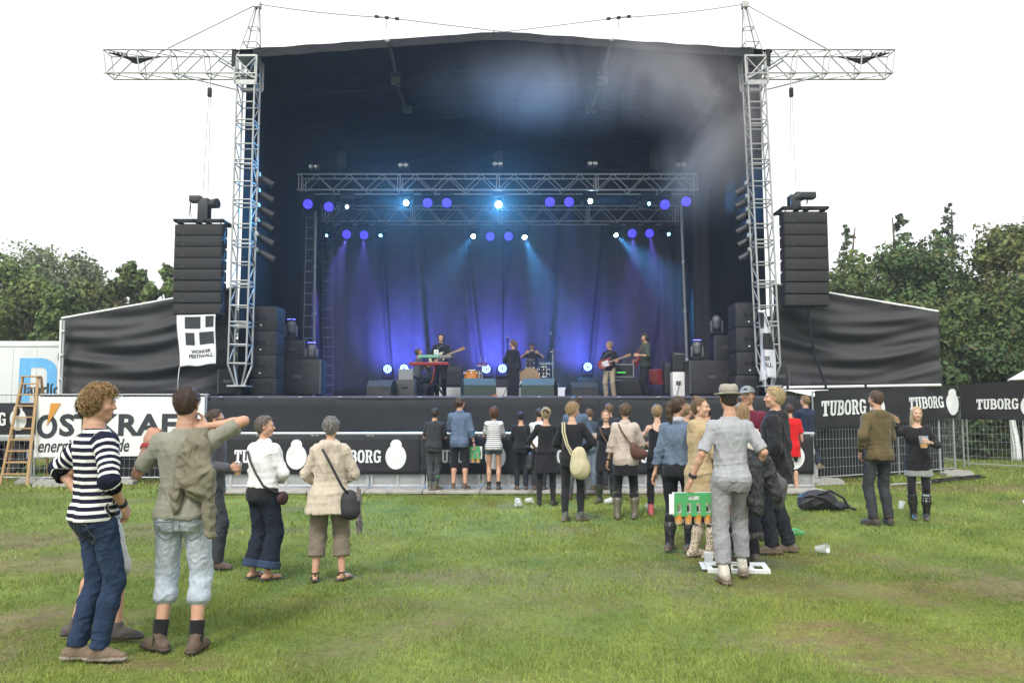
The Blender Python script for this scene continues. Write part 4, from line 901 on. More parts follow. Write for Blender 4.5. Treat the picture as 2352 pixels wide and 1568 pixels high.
# ------------------------------------------------------------------ lettering and emblems
WHITE_PRINT = mat('white_print', (.70, .71, .72), .75, 0, .05, 3); BLACK_PRINT = mat('black_print', (.02, .02, .022), .7, 0, .1, 5)
BANNER = mat('banner_black', (.020, .020, .022), .7, 0, .2, 3, .12, 30, .3)
def strip(outer, inner):
    """quads between two point rows"""
    n = len(outer); return list(outer) + list(inner), [(i, i + 1, n + i + 1, n + i) for i in range(n - 1)]
def bowl(x0, x1, z0, z1, tx, tz, a0, a1, ex=2.6, n=14):
    cx, cz, rx, rz = (x0 + x1) / 2, (z0 + z1) / 2, (x1 - x0) / 2, (z1 - z0) / 2; o, i = [], []
    for q in range(n + 1):
        a = R(a0 + (a1 - a0) * q / n); c, s = math.cos(a), math.sin(a); e = 2 / ex
        o.append((cx + rx * math.copysign(abs(c) ** e, c), cz + rz * math.copysign(abs(s) ** e, s))); i.append((cx + (rx - tx) * math.copysign(abs(c) ** e, c), cz + (rz - tz) * math.copysign(abs(s) ** e, s)))
    return strip(o, i)
def rect(x0, z0, x1, z1): return [(x0, z0), (x1, z0), (x1, z1), (x0, z1)], [(0, 1, 2, 3)]
def slab_word(word):
    """condensed slab-serif capitals, unit height; returns pieces of (x, z) and faces"""
    out = []; x = 0
    for ch in word:
        if ch == 'T': w = .66; pc = [rect(.22, .1, .44, .86), rect(0, .85, .66, 1), rect(0, .66, .13, .86), rect(.53, .66, .66, .86), rect(.11, 0, .55, .13)]
        elif ch == 'U': w = .68; pc = [rect(.07, .26, .26, .9), rect(.42, .26, .61, .9), rect(0, .88, .32, 1), rect(.36, .88, .68, 1), bowl(.07, .61, 0, .52, .19, .16, 180, 360)]
        elif ch == 'B': w = .66; pc = [rect(.06, .1, .25, .9), rect(0, 0, .3, .13), rect(0, .87, .3, 1), bowl(-.06, .62, .45, 1, .2, .15, -90, 90), bowl(-.06, .66, 0, .57, .2, .15, -90, 90)]
        elif ch == 'O': w = .64; pc = [bowl(0, .64, 0, 1, .2, .15, 0, 360, n=32)]
        elif ch == 'R': w = .70; pc = [rect(.06, .1, .25, .9), rect(0, 0, .3, .13), rect(0, .87, .3, 1), bowl(-.06, .63, .42, 1, .2, .15, -90, 90), ([(.30, .5), (.48, .5), (.62, .1), (.43, .1)], [(3, 2, 1, 0)]), rect(.42, 0, .70, .13)]
        elif ch == 'G': w = .66; pc = [bowl(0, .64, 0, 1, .2, .15, 38, 335, n=28), rect(.45, .06, .64, .46), rect(.34, .40, .68, .53), rect(.48, .70, .63, .95)]
        out += [([(x + a, b) for a, b in vs], fs) for vs, fs in pc]; x += w + .05
    return out, x - .05
def place_print(pieces, x0, z0, sx, sz, surf, off=.004):
    """map pieces (x, z) onto a cloth: surf(s, z) -> world point; each piece a hair prouder than the last"""
    b = MB(); k = 0
    for vs, fs in pieces:
        k += 1; pts = []
        for (a, c) in vs: pts.append(surf(x0 + a * sx, z0 + c * sz, off + .0004 * k))
        b.add(pts, fs)
    return b
def bottle_emblem():
    body = [(.5 * math.sin(R(a)), .42 - .42 * math.cos(R(a))) for a in range(-150, 151, 10)]
    head = [(.27 * math.sin(R(a)), .83 - .175 * math.cos(R(a))) for a in range(75, 286, 12)]
    pg = [(x, z) for x, z in body]; pg = pg + [(x, z) for x, z in head]
    c = len(pg); return [(pg + [(0, .45)], [(i, (i + 1) % c, c) for i in range(c)])]
# ------------------------------------------------------------------ crowd barrier in front of the stage
YBAR = 16.95; ZB = .075
SHEET = mat('barrier_sheet', (.34, .35, .35), .45, .45, .22, 5, .08, 30, dirt=((.2, .19, .16), .5, 6)); FRAME = mat('barrier_frame', (.50, .51, .51), .4, .5, .2, 12)
seams = [466 + 128 * q for q in range(12)]
for q in range(11):
    a, b_ = P(seams[q], 1100, YBAR).x, P(seams[q + 1], 1100, YBAR).x - .015; zt = 1.14; xm = (a + b_) / 2
    ordn = ('leftmost', 'second', 'third', 'fourth', 'fifth', 'sixth', 'seventh', 'eighth', 'ninth', 'tenth', 'rightmost')[q]
    t = thing('crowd_barrier', '%s aluminium crowd barrier section in front of the stage, counted from the left' % ordn if 0 < q < 10 else '%s aluminium crowd barrier section in front of the stage' % ordn, 'crowd barrier', (xm, YBAR, 0), 'crowd barrier sections')
    MB().bbox(a, YBAR - .62, .005, b_, YBAR + .9, ZB, .012).build('foot_plate', mat('foot_plate', (.42, .40, .37), .6, .3, .2, 6, dirt=((.16, .13, .10), .7, 4)), t, None, auto=40)
    for x in (a + .035, b_ - .035): MB().bbox(x - .03, YBAR, ZB, x + .03, YBAR + .05, zt, .008).build('upright', FRAME, t, None, auto=40)
    for z in (ZB + .035, .47, .85): MB().bbox(a + .06, YBAR + .004, z - .025, b_ - .06, YBAR + .046, z + .025, .006).build('crossbar', FRAME, t, None, auto=40)
    MB().bbox(xm - .03, YBAR + .002, ZB, xm + .03, YBAR + .044, 1.1, .006).build('mullion', FRAME, t, None, auto=40)
    for x0, x1 in ((a + .065, xm - .03), (xm + .03, b_ - .065)): MB().bbox(x0, YBAR + .02, ZB + .05, x1, YBAR + .03, .455, .003).build('sheet_panel', SHEET, t)
    rod(t, (a - .005, YBAR + .02, zt + .015), (b_ + .012, YBAR + .02, zt + .015), .035, mat('rail_polished', (.48, .49, .50), .35, .6, .1, 10), 'top_rail', 14)
    for x in (a + .1, b_ - .1): rod(t, (x, YBAR + .85, ZB), (x, YBAR + .06, zt - .1), .022, FRAME, 'stay')
BT = [540 + 228 * q for q in range(6)]
def wave(x, z): return .012 * math.sin(x * 1.9 + 2 * z) + .007 * math.sin(x * 6 + 4 * z) + .006 * math.sin(13 * z + x)
zb0, zb1 = P(900, 1088, YBAR).z, 1.115
EMB = bottle_emblem(); TUB, TW = slab_word('TUBORG')
for q in range(3):
    xa = P((478, 968, 1424)[q], 1050, YBAR).x; xb_ = P((968, 1424, 1868)[q], 1050, YBAR).x - .01
    t = thing('barrier_banner', 'black beer banner with white lettering on the %s of the crowd barrier' % ('left third', 'middle third', 'right third')[q], 'banner', ((xa + xb_) / 2, YBAR - .03, zb0), 'barrier banners')
    MB().sheet(lambda u, v: (xa + (xb_ - xa) * u, YBAR - .045 - wave(xa + (xb_ - xa) * u, zb0 + (zb1 - zb0) * v), zb0 + (zb1 - zb0) * v), 60, 8, .004).build('cloth', BANNER, t, None, smooth=True)
    surf = lambda s, z, o: (s, YBAR - .047 - wave(s, z) - o, z)
    for w in BT[2 * q:2 * q + 2]:
        x0 = P(w, 1050, YBAR).x; wid = 107 * YBAR / F; z0 = P(w, 1062, YBAR).z; hh = 29 * YBAR / F
        place_print(TUB, x0, z0, wid / TW, hh, surf).build('lettering', WHITE_PRINT, t)
        xc_ = P(w + 142, 1050, YBAR).x; place_print(EMB, xc_, P(w, 1077, YBAR).z, 47 * YBAR / F, 67 * YBAR / F, surf, .006).build('bottle_emblem', WHITE_PRINT, t)
# ------------------------------------------------------------------ mesh fences with banners
def fence(A, B, label, h=2.0, group='wire mesh fence panels', foot=True, footlab=None):
    A, B = Vector(A), Vector(B); d = B - A; L = d.length; u = d.normalized(); t = thing('wire_fence', label, 'fence', A, group)
    z0 = .10; up = Vector((0, 0, 1))
    for q in (A, B - u * .045): rod(t, q + up * .03, q + up * h, .021, GALV, 'post', 10)
    for z in (z0 + .05, h - .02): rod(t, A + up * z, B + up * z, .016, GALV, 'rail')
    b = MB(); n = int(L / .11)
    for q in range(1, n): c = A + u * (L * q / n); b.tube([c + up * (z0 + .05), c + up * (h - .02)], .0035, 4, False)
    for q in range(1, 9): z = z0 + .05 + (h - z0 - .07) * q / 9; b.tube([A + up * z, B + up * z], .0035, 4, False)
    b.build('wire_mesh', GALV, t)['kind'] = 'stuff'
    return t
def foot(p, label, rz=0.):
    t = thing('concrete_block', label, 'concrete block', p, 'concrete fence feet', rz)
    b = MB(); poly = [(-.36, 0), (.36, 0), (.36, .07), (.24, .14), (-.24, .14), (-.36, .07)]
    o = MB().prism(poly, .24).build('block', CONCRETE); o.location = (0, -.12, .0); o.parent = t
    for x in (-.18, .18): o = MB().lathe([(.03, .135), (.03, .145), (.022, .145), (.022, .138)], 10, Matrix.Translation((x, 0, .003))).build('socket', BLACK_METAL); o.parent = t
def fbanner(A, B, zA, zB, items, label, m=BANNER, off=.05, seed=0, group=None, amp=1.0):
    """cloth hung on a fence from A to B; zA, zB = (bottom, top) at each end; items: (kind, fraction along, width m, z fraction, height m)"""
    A, B = Vector(A), Vector(B); A.z = B.z = 0; d = B - A; L = d.length; u = d.normalized(); nr = Vector((u.y, -u.x, 0))
    if nr.y > 0: nr = -nr
    ph = seed * 1.3
    def pt(s, v, o):
        f = s / L; z0 = zA[0] + (zB[0] - zA[0]) * f; z1 = zA[1] + (zB[1] - zA[1]) * f
        w = amp * (.016 * math.sin(s * 2.1 + ph + 3 * v) + .010 * math.sin(s * 5 + ph * 2 - 5 * v) + .006 * math.sin(9 * v + s))
        q = A + u * s + nr * (off + w + o); return (q.x, q.y, z0 + (z1 - z0) * v)
    t = thing('fence_banner', label, 'banner', (A + B) / 2, group)
    nu = max(20, int(L * 14)); b = MB().grid(lambda a, v: pt(a * L, v, 0), nu, 10); b.grid(lambda a, v: pt(a * L, v, -.005), nu, 10); b.build('cloth', m, t, None, smooth=True)
    H_ = (zA[1] - zA[0] + zB[1] - zB[0]) / 2
    surf = lambda s, z, o: pt(s, z / H_, o + .004)
    for kind, s, w, z, h, *ex in items:
        if kind == 'tuborg': place_print(TUB, s, z, w / TW, h, surf).build('lettering', WHITE_PRINT, t)
        elif kind == 'bottle': place_print(EMB, s, z, w, h, surf, .006).build('bottle_emblem', WHITE_PRINT, t)
        elif kind == 'text':
            vs, fs = text_mesh(ex[0], 1.0, ex[1], ex[2]); xs_ = [v[0] for v in vs]; zs_ = [v[2] for v in vs]; x0, x1, z0, z1 = min(xs_), max(xs_), min(zs_), max(zs_)
            MB().add([Vector(surf(s + (v[0] - x0) / (x1 - x0) * w, z + (v[2] - z0) / (z1 - z0) * h, .004 + v[1])) for v in vs], fs).build('lettering', ex[3], t)
        elif kind == 'poly': place_print([(ex[0], [tuple(range(len(ex[0])))])], s, z, w, h, surf, .012).build(ex[2] if len(ex) > 2 else 'emblem', ex[1], t)
        elif kind == 'ring': place_print([bowl(-.5, .5, 0, 1, ex[0], ex[0] * .8, 0, 360, 2.1, 40)], s, z, w, h, surf, .005).build('lettering', ex[1], t)
    return t
# left fence
YL = 18.6; pL = lambda x: P(x, 1000, YL).x
def FP(x): return (pL(x), YL, 0)
fx = [-150, 82, 276, 478]
for q, lab in enumerate(('wire mesh fence panel behind the wooden stepladder', 'wire mesh fence panel under the left half of the white banner', 'wire mesh fence panel under the right half of the white banner')): fence(FP(fx[q]), (pL(fx[q + 1]) - .02, YL, 0), lab, 2.0)
foot((pL(82), YL + .02, 0), 'concrete fence foot at the left end of the white banner'); foot(G(120, 1117), 'concrete fence foot left of the striped sweater man'); foot((pL(276), YL + .02, 0), 'concrete fence foot behind the striped sweater man')
zz = lambda y, Y: P(1000, y, Y).z
s0 = pL(-150)
fbanner(FP(-150), FP(84), (zz(1000, YL), zz(925, YL)), (zz(997, YL), zz(925, YL)), [('tuborg', pL(-90) - s0, 1.02, .2, .3), ('bottle', pL(43) - s0, .37, .09, .58)], 'black beer banner with bottle emblem on the far left fence', off=.04, seed=1, group='fence beer banners')
WB = mat('banner_white', (.72, .73, .72), .7, 0, .04, 2, .1, 20); INK = mat('ink_dark', (.03, .033, .04), .7); ORANGE = mat('ink_orange', (.60, .27, .05), .7)
s0 = pL(83); m_ = YL / F; zt_, zb_ = zz(911, YL), zz(1049, YL); zf = lambda y: zz(y, YL) - zb_
fbanner(FP(83), FP(470), (zb_, zt_), (zz(1045, YL), zz(911, YL)), [
    ('ring', (109 - 83) * m_, 46 * m_, zf(1007), 53 * m_, .24, INK), ('text', (137 - 83) * m_, (452 - 137) * m_, zf(1003), 51 * m_, 'STKRAFT', .035, 0, INK),
    ('poly', (108 - 83) * m_, m_, zf(980), m_, [(0, 0), (32, 52), (9, 52)], ORANGE, 'lightning_bolt'),
    ('text', (92 - 83) * m_, (300 - 92) * m_, zf(1048), 39 * m_, 'energi med glæde', .012, .25, INK)],
    'white sponsor banner with dark lettering and orange lightning bolt', WB, .05, 2, None, .8)
fbanner((pL(72), YL + .3, 0), (pL(470), YL + .3, 0), (zz(925, YL), zz(905, YL)), (zz(920, YL), zz(905, YL)), [], 'narrow black cloth strip above the white sponsor banner', BANNER, 0, 4)
# right fence
RA, RB = G(1872, 1112), G(2197, 1088); RC = G(2352, 1083); RB2 = G(2215, 1076)
mid = RA.lerp(RB, .48)
fence(RA, mid, 'wire mesh fence panel right of the stage, nearest the stage', 2.05); fence(mid + (RB - RA).normalized() * .03, RB, 'wire mesh fence panel behind the blonde woman with the cup', 2.05)
RD = RB2 + (RC - RB2) * 2.2
fence(RB2, RD, 'wire mesh fence panel in front of the white tent', 2.05)
RE_ = G(2225, 1072); fence(RE_, RE_ + Vector((.5, 3.4, 0)), 'wire mesh fence panel running back beside the tent', 2.05)
foot(G(2200, 1092), 'concrete fence foot right of the blonde woman', .1); foot(RA + Vector((.25, -.05, 0)), 'concrete fence foot beside the white platform step', .3)
L1 = (RB - RA).length; L2 = (RD - RB2).length
zq = lambda x, y, Y: P(x, y, Y).z
fbanner(RA, RB + (RB - RA).normalized() * .1, (zq(1875, 985, RA.y), zq(1875, 897, RA.y)), (zq(2200, 960, RB.y), zq(2200, 886, RB.y)),
        [('tuborg', L1 * .040, L1 * .28, .27, .34), ('bottle', L1 * .405, L1 * .11, .10, .66), ('tuborg', L1 * .63, L1 * .27, .30, .30), ('bottle', L1 * .975, L1 * .105, .09, .68)],
        'long black beer banner on the fence right of the stage', BANNER, .06, 3, 'fence beer banners')
fbanner(RB2 + Vector((-.05, -.1, 0)), RD, (zq(2215, 962, RB2.y), zq(2215, 884, RB2.y)), (zq(2352, 967, RC.y), zq(2352, 875, RC.y) + .1), [('tuborg', .42, 1.04, .30, .30), ('bottle', 1.72, .42, .10, .66)], 'black beer banner at the right picture edge', BANNER, .06, 5, 'fence beer banners')
# white bar and gate between stage and right fence
t = thing('gate_frame', 'white horizontal bar with canopy beside the right tower', 'gate', P(1890, 890, 19.4))
a, b_ = P(1800, 890, 19.5), P(2160, 884, 21.0); rod(t, a, b_, .035, WHITE_PAINT, 'top_bar', 12)
MB().sheet(lambda u, v: (a.x + 1.05 * u, a.y - .5 * (1 - v) * u, a.z - .05 - .28 * (1 - v) * u), 8, 3, .01).build('canopy_strip', WHITE_PAINT, t)
for q in (.02, .25, .5): c = a.lerp(b_, q); MB().bbox(c.x - .03, c.y - .05, c.z - .05, c.x + .03, c.y + .05, c.z + .05, .01).build('clamp', BLACK_METAL, t)
rod(t, (a.x, a.y, 0), a, .03, GALV, 'post')
# ------------------------------------------------------------------ things around the stage
# flag under the left array
def flag(label, corners, folds, side):
    """white flag with black squares; corners: fn(u, v) -> point (u to the right, v up)"""
    t = thing('festival_flag', label, 'flag', corners(.5, 0), 'white festival flags')
    FW = mat('flag_white', (.72, .73, .76), .8, 0, .04, 3, .1, 30); FB = mat('flag_black', (.035, .036, .04), .8, 0, .1, 4)
    MB().sheet(corners, 36, 40, .003).build('cloth', FW, t, None, smooth=True)
    def patch(u0, v0, u1, v1, nm='black_square', m=FB):
        b = MB(); n = 8
        def fn(u, v):
            uu, vv = u0 + (u1 - u0) * u, v0 + (v1 - v0) * v
            cu, cv = min(u, 1 - u), min(v, 1 - v)
            q = Vector(corners(uu, vv)); return (q.x, q.y - .006, q.z)
        b.grid(fn, n, n); b.build(nm, m, t, None, smooth=True)
    patch(.20, .73, .60, .965); patch(.73, .75, .955, .975); patch(.20, .405, .44, .65); patch(.56, .415, .96, .66)
    for txt, v0, u0, u1 in (('WONDER', .245, .34, .86), ('FESTIWALL', .155, .28, .92)):
        vs, fs = text_mesh(txt, 1.0, .03, 0.); xs_ = [v[0] for v in vs]; zs_ = [v[2] for v in vs]; x0, x1, z0, z1 = min(xs_), max(xs_), min(zs_), max(zs_); pts = []
        for v in vs:
            q = Vector(corners(u0 + (u1 - u0) * (v[0] - x0) / (x1 - x0), v0 + .068 * (v[2] - z0) / (z1 - z0))); pts.append((q.x, q.y - .006 + v[1] * .5, q.z))
        MB().add(pts, fs).build('lettering', FB, t)
    return t
a, b_, c, d = P(407, 724, 19.93), P(496, 722, 19.93), P(413, 843, 19.93), P(494, 836, 19.93)
def fl(u, v):
    p = (c.lerp(d, u)).lerp(a.lerp(b_, u), v); w = .025 * math.sin(5 * u + 2.2 * v) + .018 * math.sin(11 * u - 5 * v) * (1.1 - v)
    return (p.x + .01 * math.sin(6 * v), p.y - w, p.z + .014 * math.sin(9 * u) * (1 - v))
flag('white festival flag with black squares hanging below the left array', fl, 0, -1)
a2 = P(1752, 712, 19.95)
def fr(u, v):     # gathered: hangs from one corner of the tower, folded into a narrow strip
    w = (.10 + .24 * (1 - v) ** .7); top = P(1752 + (1 - v) * 3, 712 + (1 - v) * 150, 19.9)
    x = top.x - .08 + w * u + .07 * math.sin(7 * u + 3 * v) - .03 * (1 - v); y = top.y + .16 * math.sin(9.5 * u + 2.2 * v) * (.4 + .6 * (1 - v)) ; z = top.z - .12 * abs(u - .55) * (1 - v) * 2.2 - .04 * math.sin(5 * u) * (1 - v)
    return (x, y, z)
flag('white festival flag hanging folded in front of the right tower', fr, 1, 1)
cable('flag_pole', 'thin pale flag pole below the right tower', [P(1757, 850, 19.9), P(1758, 900, 19.9)], .012, WHITE_PAINT, 'pole'); cable('flag_line', 'thin white line hanging below the left flag', [P(412, 843, 19.93), P(409, 872, 19.95), P(408, 905, 19.95)], .008, WHITE_PAINT, 'line')
# truck trailer
TX0, TX1, TY = P(-160, 800, 21.5).x, P(165, 800, 21.5).x, 21.5; zt, zb = P(0, 783, 21.5).z, .95
t = thing('truck_trailer', 'white box trailer with blue logo behind the left fence', 'trailer', ((TX0 + TX1) / 2, TY + 1.2, 0))
TRW = mat('trailer_white', (.62, .64, .64), .4, 0, .05, 2, dirt=((.42, .42, .38), .5, 1.5))
body = MB().bbox(TX0, TY, zb, TX1, TY + 2.5, zt, .03).build('box_body', TRW, t, None, auto=40)
for q in np.arange(TX0 + .3, TX1, .62): MB().bbox(q, TY - .004, zb + .05, q + .012, TY + .001, zt - .2, .001).build('panel_seam', mat('seam_grey', (.45, .46, .46), .5), body)
MB().bbox(TX0, TY - .025, zt - .14, TX1, TY - .002, zt - .02, .01).build('roof_rail', WHITE_PAINT, body, None, auto=40); MB().bbox(TX0, TY - .03, zb - .1, TX1, TY - .002, zb + .02, .01).build('side_rail', mat('rail_grey', (.35, .36, .36), .5, .3), body, None, auto=40)
BLU = mat('logo_blue', (.13, .40, .72), .5); mm = TY / F
x0 = P(44, 860, TY).x; z0, z1 = P(44, 905, TY).z, P(44, 822, TY).z
b = MB(); n = 12; W_ = .98; Hh = z1 - z0; th = .30
out = [(x0, z0 - .2), (x0, z1)] + [(x0 + W_ - .45 + .45 * math.sin(R(90 * q / n)), z1 - .35 + .35 * math.cos(R(90 * q / n))) for q in range(n + 1)] + [(x0 + W_, z0 - .2)]
inn = [(x0 + th, z0 - .2), (x0 + th, z1 - .25)] + [(x0 + W_ - .42 + .16 * math.sin(R(90 * q / n)), z1 - .25 - .12 + .12 * math.cos(R(90 * q / n))) for q in range(n + 1)] + [(x0 + W_ - .26, z0 - .2)]
k_ = len(out); b.add([(x, TY - .006, z) for x, z in out] + [(x, TY - .006, z) for x, z in inn], [(i, i + 1, k_ + i + 1, k_ + i) for i in range(k_ - 1)]); b.build('blue_logo', BLU, body)
vs, fs = text_mesh('landíc', 1.0, .02, 0); xs_ = [v[0] for v in vs]; zs_ = [v[2] for v in vs]; xa, xb2 = min(xs_), max(xs_)
X0, X1 = P(55, 900, TY).x, P(137, 900, TY).x; sc_ = (X1 - X0) / (xb2 - xa) * 1.0
MB().add([(X0 + (v[0] - xa) * sc_, TY - .010 + v[1], P(0, 906, TY).z + v[2] * .42) for v in vs], fs).build('lettering', INK, body)
for x in (20, -60, -120):
    c = P(x, 1057, TY + .2); c.z = .48
    wh = MB().lathe([(.30, -.14), (.46, -.13), (.48, -.08), (.48, .08), (.46, .13), (.30, .14)], 28, Matrix.Translation(c) @ Matrix.Rotation(R(90), 4, 'X')).build('tyre', mat('tyre', (.022, .022, .022), .85, 0, .2, 20, .2, 60), t, None, auto=40)
    MB().lathe([(.0, .06), (.10, .08), (.12, .02), (.24, .03), (.29, .13), (.30, .14)], 24, Matrix.Translation(c) @ Matrix.Rotation(R(90), 4, 'X')).build('rim', mat('rim_grey', (.30, .30, .29), .5, .4), wh, None, smooth=True)
MB().bbox(TX0, TY + .15, .55, TX1, TY + .3, .82, .02).build('chassis_beam', BLACK_METAL, t)
for x in (60, 110): MB().bbox(P(x, 1000, TY).x, TY + .05, .40, P(x + 40, 1000, TY).x, TY + .12, .62, .01).build('side_guard', ALU_DARK, t)
# wooden stepladder
t = thing('stepladder', 'wooden stepladder standing at the far left fence', 'ladder', G(40, 1112))
Yl = 18.25
fa = [(P(0, 1112, Yl), P(52, 866, Yl + .35)), (P(62, 1112, Yl), P(88, 866, Yl + .35))]
fa[0][0].z = fa[1][0].z = 0.0
def plank(parent, a, b_, w, d, name):
    q = (b_ - a).to_track_quat('Z', 'Y').to_matrix().to_4x4(); return MB().bbox(-w / 2, -d / 2, 0, w / 2, d / 2, (b_ - a).length, .005, Matrix.Translation(a) @ q).build(name, WOOD, parent)
for a, b_ in fa: plank(t, a, b_, .06, .035, 'rail')
for q in range(1, 10): f_ = q / 9.6; a = fa[0][0].lerp(fa[0][1], f_); b_ = fa[1][0].lerp(fa[1][1], f_); plank(t, a, b_, .05, .03, 'rung')
ba = [(P(15, 1112, Yl + .8), fa[0][1] + Vector((-.02, .05, 0))), (P(112, 1106, Yl + .9), fa[1][1] + Vector((.04, .05, 0)))]
for a, b_ in ba: a.z = 0; plank(t, a, b_, .05, .03, 'rear_leg')
for q in (.2, .55, .9): plank(t, ba[0][0].lerp(ba[0][1], q), ba[1][0].lerp(ba[1][1], q), .04, .025, 'rear_rung')
MB().bbox(fa[0][1].x - .03, fa[0][1].y - .06, fa[0][1].z, fa[1][1].x + .03, fa[0][1].y + .1, fa[0][1].z + .03, .006).build('top_step', WOOD, t)
# tent at the right edge
t = thing('party_tent', 'white party tent cut off by the right picture edge', 'tent', G(2360, 1075)); TW_ = mat('tent_white', (.74, .75, .76), .7, 0, .04, 2, .1, 15)
o = P(2314, 872, 27.4); ox, oy, zr = o.x, 24.2, o.z; S_ = 3.2; pkz = zr + 1.35
vs = [(ox, oy, zr), (ox + S_, oy, zr), (ox + S_, oy + S_, zr), (ox, oy + S_, zr), (ox + S_ / 2, oy + S_ / 2, pkz)]
MB().add(vs + [(x, y, z - .02) for x, y, z in vs[:4]] + [(ox + S_ / 2, oy + S_ / 2, pkz - .03)], [(0, 1, 4), (1, 2, 4), (2, 3, 4), (3, 0, 4), (6, 5, 9), (7, 6, 9), (8, 7, 9), (5, 8, 9), (0, 5, 6, 1), (1, 6, 7, 2), (2, 7, 8, 3), (3, 8, 5, 0)]).build('roof', TW_, t)
MB().sheet(lambda u, v: (ox + S_ * u, oy - .02 - .01 * math.sin(30 * u), zr - .22 + .22 * v), 30, 2, .004).build('valance', TW_, t)
for x, y in ((ox + .03, oy + .03), (ox + S_ - .03, oy + .03), (ox + .03, oy + S_)): rod(t, (x, y, 0), (x, y, zr), .025, WHITE_PAINT, 'pole')
MB().sheet(lambda u, v: (ox - .02 + .06 * math.sin(14 * u + 3 * v), oy + S_ - .1 - .42 * u * (.5 + .8 * abs(v - .55)) - .05 * math.sin(8 * v), zr * v * .97), 16, 18, .004).build('tied_curtain', TW_, t, None, smooth=True)
w_ = MB().sheet(lambda u, v: (ox + .06 + .03 * math.sin(16 * u + 2 * v), oy + S_ - .55 - 2.4 * u, zr * v * .97), 40, 12, .004).build('side_wall', TW_, t, None, smooth=True)
for q in range(2):
    for r in range(3): MB().bbox(ox - .012, oy + S_ - 1.1 - .42 * q, 1.15 + .33 * r, ox - .004, oy + S_ - .75 - .42 * q, 1.42 + .33 * r, .002).build('window_pane', mat('tent_window', (.10, .13, .22), .15, 0, .2, 4), w_)
# white platform step
t = thing('platform_step', 'white wooden step platform beside the right end of the barrier', 'platform', G(1860, 1113)); c = G(1862, 1108)
WP = mat('platform_white', (.55, .55, .52), .6, 0, .1, 4, dirt=((.25, .2, .14), .6, 5))
MB().bbox(c.x - .75, c.y - .35, .02, c.x + .42, c.y + .5, .085, .01).build('plate', WP, t, None, auto=40)
for x in (-.55, .18): MB().bbox(c.x + x, c.y + .3, .086, c.x + x + .1, c.y + .42, .55, .01).build('upright', WP, t, None, auto=40)
MB().bbox(c.x - .45, c.y + .33, .30, c.x + .18, c.y + .38, .48, .01).build('riser_board', WP, t, None, auto=40)
# folded stand and pole lying on the grass
t = thing('folded_stand', 'black folded tripod stand lying on the grass near the right fence', 'stand', G(2190, 1107))
a, b_ = G(2130, 1111), G(2264, 1100)
for o in (0, .09, .16): rod(t, a + Vector((.1 * o, o, .03 + o * .2)), b_ + Vector((-.3 * o, o, .05 + o * .25)), .016, BLACK_METAL, 'leg')
MB().tube([a + Vector((.1, .08, .05)), a + Vector((.32, .08, .06))], .035, 10).build('hub', BLACK_METAL, t, None, auto=40); rod(t, G(2045, 1116) + Vector((0, 0, .03)), a + Vector((.1, .05, .04)), .022, ALU, 'pole')
for q in (.25, .6, .9): c = a.lerp(b_, q) + Vector((0, .07, .06)); MB().bbox(c.x - .03, c.y - .06, c.z - .03, c.x + .03, c.y + .06, c.z + .03, .008).build('clamp', BLACK_METAL, t)
# backpack on the grass
c = G(1885, 1170); S_ = Shape()
S_.ell((-.13, 0, .14), (.24, .17, .16)); S_.ell((.06, .02, .14), (.22, .17, .15), k=.06); S_.ell((-.02, .0, .24), (.17, .12, .06), k=.05); S_.ell((.28, -.02, .06), (.20, .13, .06), k=.06); S_.ell((-.28, -.05, .08), (.09, .08, .08), k=.04)
S_.noise(.022, 16, 4, fold=True); S_.noise(.01, 45, 5, fold=True); S_.cutp((0, 0, .0), (0, 0, -1)); v, f = S_.mesh(.014)
BAGM = mat('bag_nylon', (.018, .018, .022), .5, 0, .3, 12, .3, 60, .45)
bp = np_obj('backpack', v, f, BAGM); bp.location = c; tag(bp, 'black backpack with loose straps lying on the grass', 'backpack')
for pts, r in ((((-.3, -.1, .2), (-.2, -.18, .26), (.0, -.19, .2), (.18, -.2, .08), (.3, -.2, .02)), .018), (((-.1, -.16, .26), (.12, -.12, .32), (.34, -.1, .2), (.42, -.12, .05), (.52, -.16, .015)), .022), (((-.3, .0, .1), (-.38, -.04, .16), (-.36, -.1, .03)), .012)):
    o = MB().tube(pts, r, 6).build('strap', BAGM, None, None, smooth=True); o.parent = bp
# cups
CUPM = mat('clear_plastic', (.80, .82, .82), .15, 0, .03, 10, alpha=.38, spec=.6)
BEER = mat('beer', (.62, .27, .02), .2, 0, .08, 20, spec=.5)
CUPN = [0]
CUPB = mat('clear_plastic_wet', (.80, .82, .82), .15, 0, .03, 10, alpha=.13, spec=.6)
def cup(loc, label, rot=(0, 0, 0), s=1.0, beer=None, group='plastic cups'):
    o = MB().lathe([(.030, 0), (.031, .002), (.045, .118), (.047, .12), (.044, .118), (.030, .006), (.0, .005)], 18).build('plastic_cup', CUPB if beer else CUPM, None, None, auto=50)
    o.location = loc; o.rotation_euler = rot; o.scale = (s, s, s); tag(o, label, 'cup', group)
    if beer: b = MB().lathe([(.0, .007), (.0295, .008), (.031 + .013 * beer, .012 + .09 * beer), (.0, .0125 + .09 * beer)], 16).build('beer', BEER, None, None, auto=50); b.parent = o
    return o
